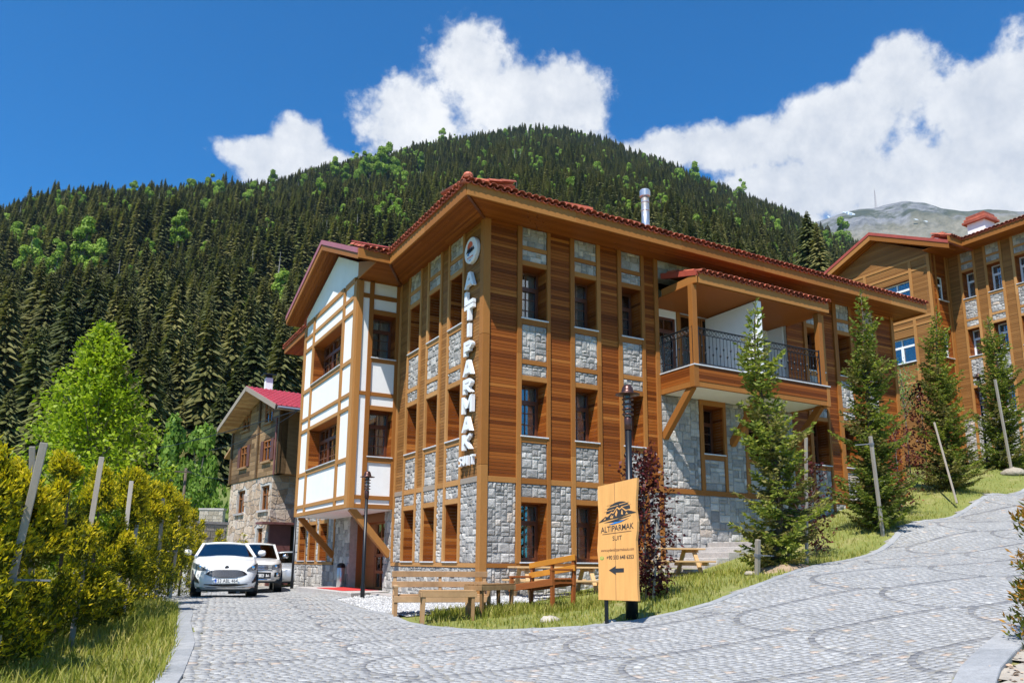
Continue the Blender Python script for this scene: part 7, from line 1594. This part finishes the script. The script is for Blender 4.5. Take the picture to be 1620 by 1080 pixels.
stake((277, 880), (285, 815), 20.0, 20.2, 'last short stake of the hedge by the white hatchback', .045, strap=.6)
stake((1198, 915), (1199, 853), 15.4, 15.4, 'short thick stake at the foot of the nearest young conifer', .05, strap=.6)
stake((1276, 850), (1275, 692), 17.2, 17.2, 'upright pale stake right of the nearest young conifer', .035)
stake((1249, 860), (1252, 745), 16.4, 16.5, 'brown stake inside the nearest young conifer', .04)
stake((1395, 832), (1377, 690), 19.9, 19.9, 'grey stake leaning left against the bright green conifer', .045, strap=.93)
stake((1600, 742), (1574, 600), 31, 31.2, 'long pale stake leaning against the rightmost young conifer', .05)
stake((1487, 700), (1478, 668), 26, 26.5, 'thin leaning stake among the red leaves', .03)
stake((1035, 925), (1041, 820), 14.3, 14.5, 'thin pale stake tied to the purple leaved tree', .025, strap=.8)
# bushes on the meadow left of the old house
for i, (px, py, D, s, lb) in enumerate(((262, 735, 58, .16, 'bright green bush left of the utility pole'), (292, 752, 62, .15, 'bright green bush behind the utility pole'), (318, 700, 75, .24, 'big bright green bush at the wood edge left of the old house'), (275, 690, 78, .22, 'green bush at the wood edge behind the green tree'), (338, 742, 64, .14, 'low green bush beside the old house'), (240, 770, 52, .17, 'green bush behind the golden hedge'), (200, 800, 46, .15, 'low green bush half hidden by the golden hedge'))):
    p = at(px, py, D); o = link('bush', broadleaf_mesh('bush', 90+i, 20, 11, 1400, 1.5, ('bush', 'grey_bark'), zlo=.03)); gz_ = valley_z(p[0], p[1])-.2; s2 = (p[2]+20*s*.25-gz_)/19; o.location = (p[0], p[1], gz_); o.scale = (s*1.15, s*1.15, s2); tag(o, lb, 'bush')
# soil around the nearest young conifer
sp0 = put(1235, 905, 15.9); m = MB(); rg = np.random.default_rng(2); ring = 18
V = [(sp0[0], sp0[1], sp0[2]+.12)]+[(sp0[0]+.55*math.cos(a)*r, sp0[1]+.5*math.sin(a)*r, hz(sp0[0]+.55*math.cos(a)*r, sp0[1]+.5*math.sin(a)*r)+(.10 if r < .7 else -.02)+rg.uniform(0, .02)) for r in (.55, 1.25) for a in np.linspace(0, 6.283, ring+1)[:-1]]
m.add(V, [(0, 1+k, 1+(k+1) % ring) for k in range(ring)]+[(1+k, 1+ring+k, 1+ring+(k+1) % ring, 1+(k+1) % ring) for k in range(ring)]); struct(m.build('soil_mound', 'soil', None, True))
# ------------------------------------------------------------------ grass
def blades(P, hmin, hmax, wd, seed):
    rg = np.random.default_rng(seed); n = len(P); z = H(P[:, 0], P[:, 1]); a = rg.uniform(0, 6.283, n); h = rg.uniform(hmin, hmax, n)*P[:, 2]; ln = rg.uniform(.1, .65, n)*h; b = a+rg.normal(0, .5, n)+1.57
    w_ = wd*rg.uniform(.6, 1.3, n); ca, sa = np.cos(a)*w_, np.sin(a)*w_; cb, sb = np.cos(b), np.sin(b); V = np.zeros((n, 6, 3))
    for i, (f, k, s) in enumerate(((0, 0, 1), (0, 0, -1), (.55, .32, -.8), (.55, .32, .8), (1, 1, -.15), (1, 1, .15))):
        V[:, i, 0] = P[:, 0]+ca*s+cb*ln*k; V[:, i, 1] = P[:, 1]+sa*s+sb*ln*k; V[:, i, 2] = z-.01+h*f*(1-.12*k)
    F = np.array(((0, 1, 2, 3), (3, 2, 4, 5))); return V.reshape(-1, 3), (np.arange(n)[:, None, None]*6+F[None]).reshape(-1, 4)
def sow(poly, n, seed, hole=None, patch=.0):
    rg = np.random.default_rng(seed); xs = [p[0] for p in poly]; ys = [p[1] for p in poly]; P = np.c_[rg.uniform(min(xs), max(xs), n), rg.uniform(min(ys), max(ys), n)]
    P = P[inpoly(P[:, 0], P[:, 1], poly)]
    for h in (hole or []): P = P[~inpoly(P[:, 0], P[:, 1], h)]
    nz = np.sin(P[:, 0]*2.3+1)*np.cos(P[:, 1]*2.9)+.6*np.sin(P[:, 0]*5.1-P[:, 1]*4.3); P = P[nz > patch+rg.normal(0, .5, len(P))]
    sc_ = .75+.35*np.clip(np.sin(P[:, 0]*1.1+.5)*np.cos(P[:, 1]*1.4+1)+.4, 0, 1); return np.c_[P, sc_]
ED = [(x+.02, y+.05) for x, y in EDGE]
SLOPE = [(-2.95, -4.2), (-2.6, -5.42), (-1.87, -6.45), (-.92, -6.85), (.4, -6.85), (2.2, -6.5), (5.1, -5.55), (9.2, -4.15), (14.4, -2.6), (20.7, -1.1), (30, .9), (30.5, 8), (17, 6), (16.7, -.1), (7.5, -.1), (7.4, -1.8), (4.4, -1.85), (3.6, -.3), (2.3, -.9), (.2, -1.95), (-1.4, -2.3), (-2.75, -2.5)]
gr_near = [p for p in SLOPE]
P_ = sow(SLOPE, 150000, 31, patch=-1.0); dist_ = np.hypot(P_[:, 0]-CAM[0], P_[:, 1]-CAM[1]); rgk = np.random.default_rng(8); P_ = P_[rgk.uniform(0, 1, len(P_)) < np.clip(1.25-dist_/34, .3, 1)]
g1 = link('grass', np_mesh('grass', *blades(P_, .06, .17, .0075, 1), 'grass'), None, 'stuff'); tag(g1, 'meadow grass covering the slope between the paved road and the hotel', 'grass')
LS = [(-10.35, -14.5), (-8.58, -11), (-7.56, -7.2), (-7.08, -4.5), (-6.84, -2), (-6.5, .3), (-6.4, 2.2), (-6.9, 5), (-9.5, 6), (-10, -2), (-12.5, -9), (-14, -14)]
P_ = sow(LS, 70000, 32, patch=-1.1); g2 = link('grass', np_mesh('grass', *blades(P_, .10, .28, .008, 2), 'grass'), None, 'stuff'); tag(g2, 'tall grass between the golden hedge and the road edge on the left', 'grass')
TALL = [(-2.6, -3.2), (-.2, -4.6), (1.0, -4.2), (1.2, -3.0), (-.2, -2.6), (-2.4, -2.6)]
P_ = sow(TALL, 7000, 33, patch=-.2); g3 = link('grass', np_mesh('grass', *blades(P_, .12, .26, .008, 3), 'grass'), None, 'stuff'); tag(g3, 'taller grass tufts around the feet of benches and tables', 'grass')
# dry leaves on the sand by the right kerb
C = Cards(); rg = np.random.default_rng(4)
for i in range(70): p = at(rg.uniform(1555, 1625), rg.uniform(1035, 1085), rg.uniform(7.2, 8.6)); q = np.array((p[0], p[1], hz(p[0], p[1])+.04)); C.leaf(q, rg.normal(0, 1, 3)*np.array((1, 1, .15)), np.array((0, 0, 1.0))+rg.normal(0, .4, 3), rg.uniform(.04, .09), rg.uniform(.03, .05))
dl = link('dry_leaves', C.mesh('dry_leaves', ['dry_leaf'], (0, 0, 0)), None, 'stuff'); tag(dl, 'scattered dry leaves on the sand beside the right kerb', 'leaves')

# ------------------------------------------------------------------ clear mountain air
def haze():
    m = MB(); m.box(-4100, 4100, -4100, 4100, -45, 1460); o = m.build('haze', 'haze', None, kind='stuff'); tag(o, 'thin blue mountain air between the valley and the far slopes', 'haze')
m_, nt_, b_ = new_mat('haze'); nt_.nodes.remove(b_); pv = N(nt_, 'ShaderNodeVolumePrincipled'); pv.inputs['Color'].default_value = (.50, .74, 1.0, 1); pv.inputs['Density'].default_value = .000038; pv.inputs['Anisotropy'].default_value = .2
LK(nt_, pv.outputs[0], nt_.nodes['Material Output'].inputs['Volume'])
haze()
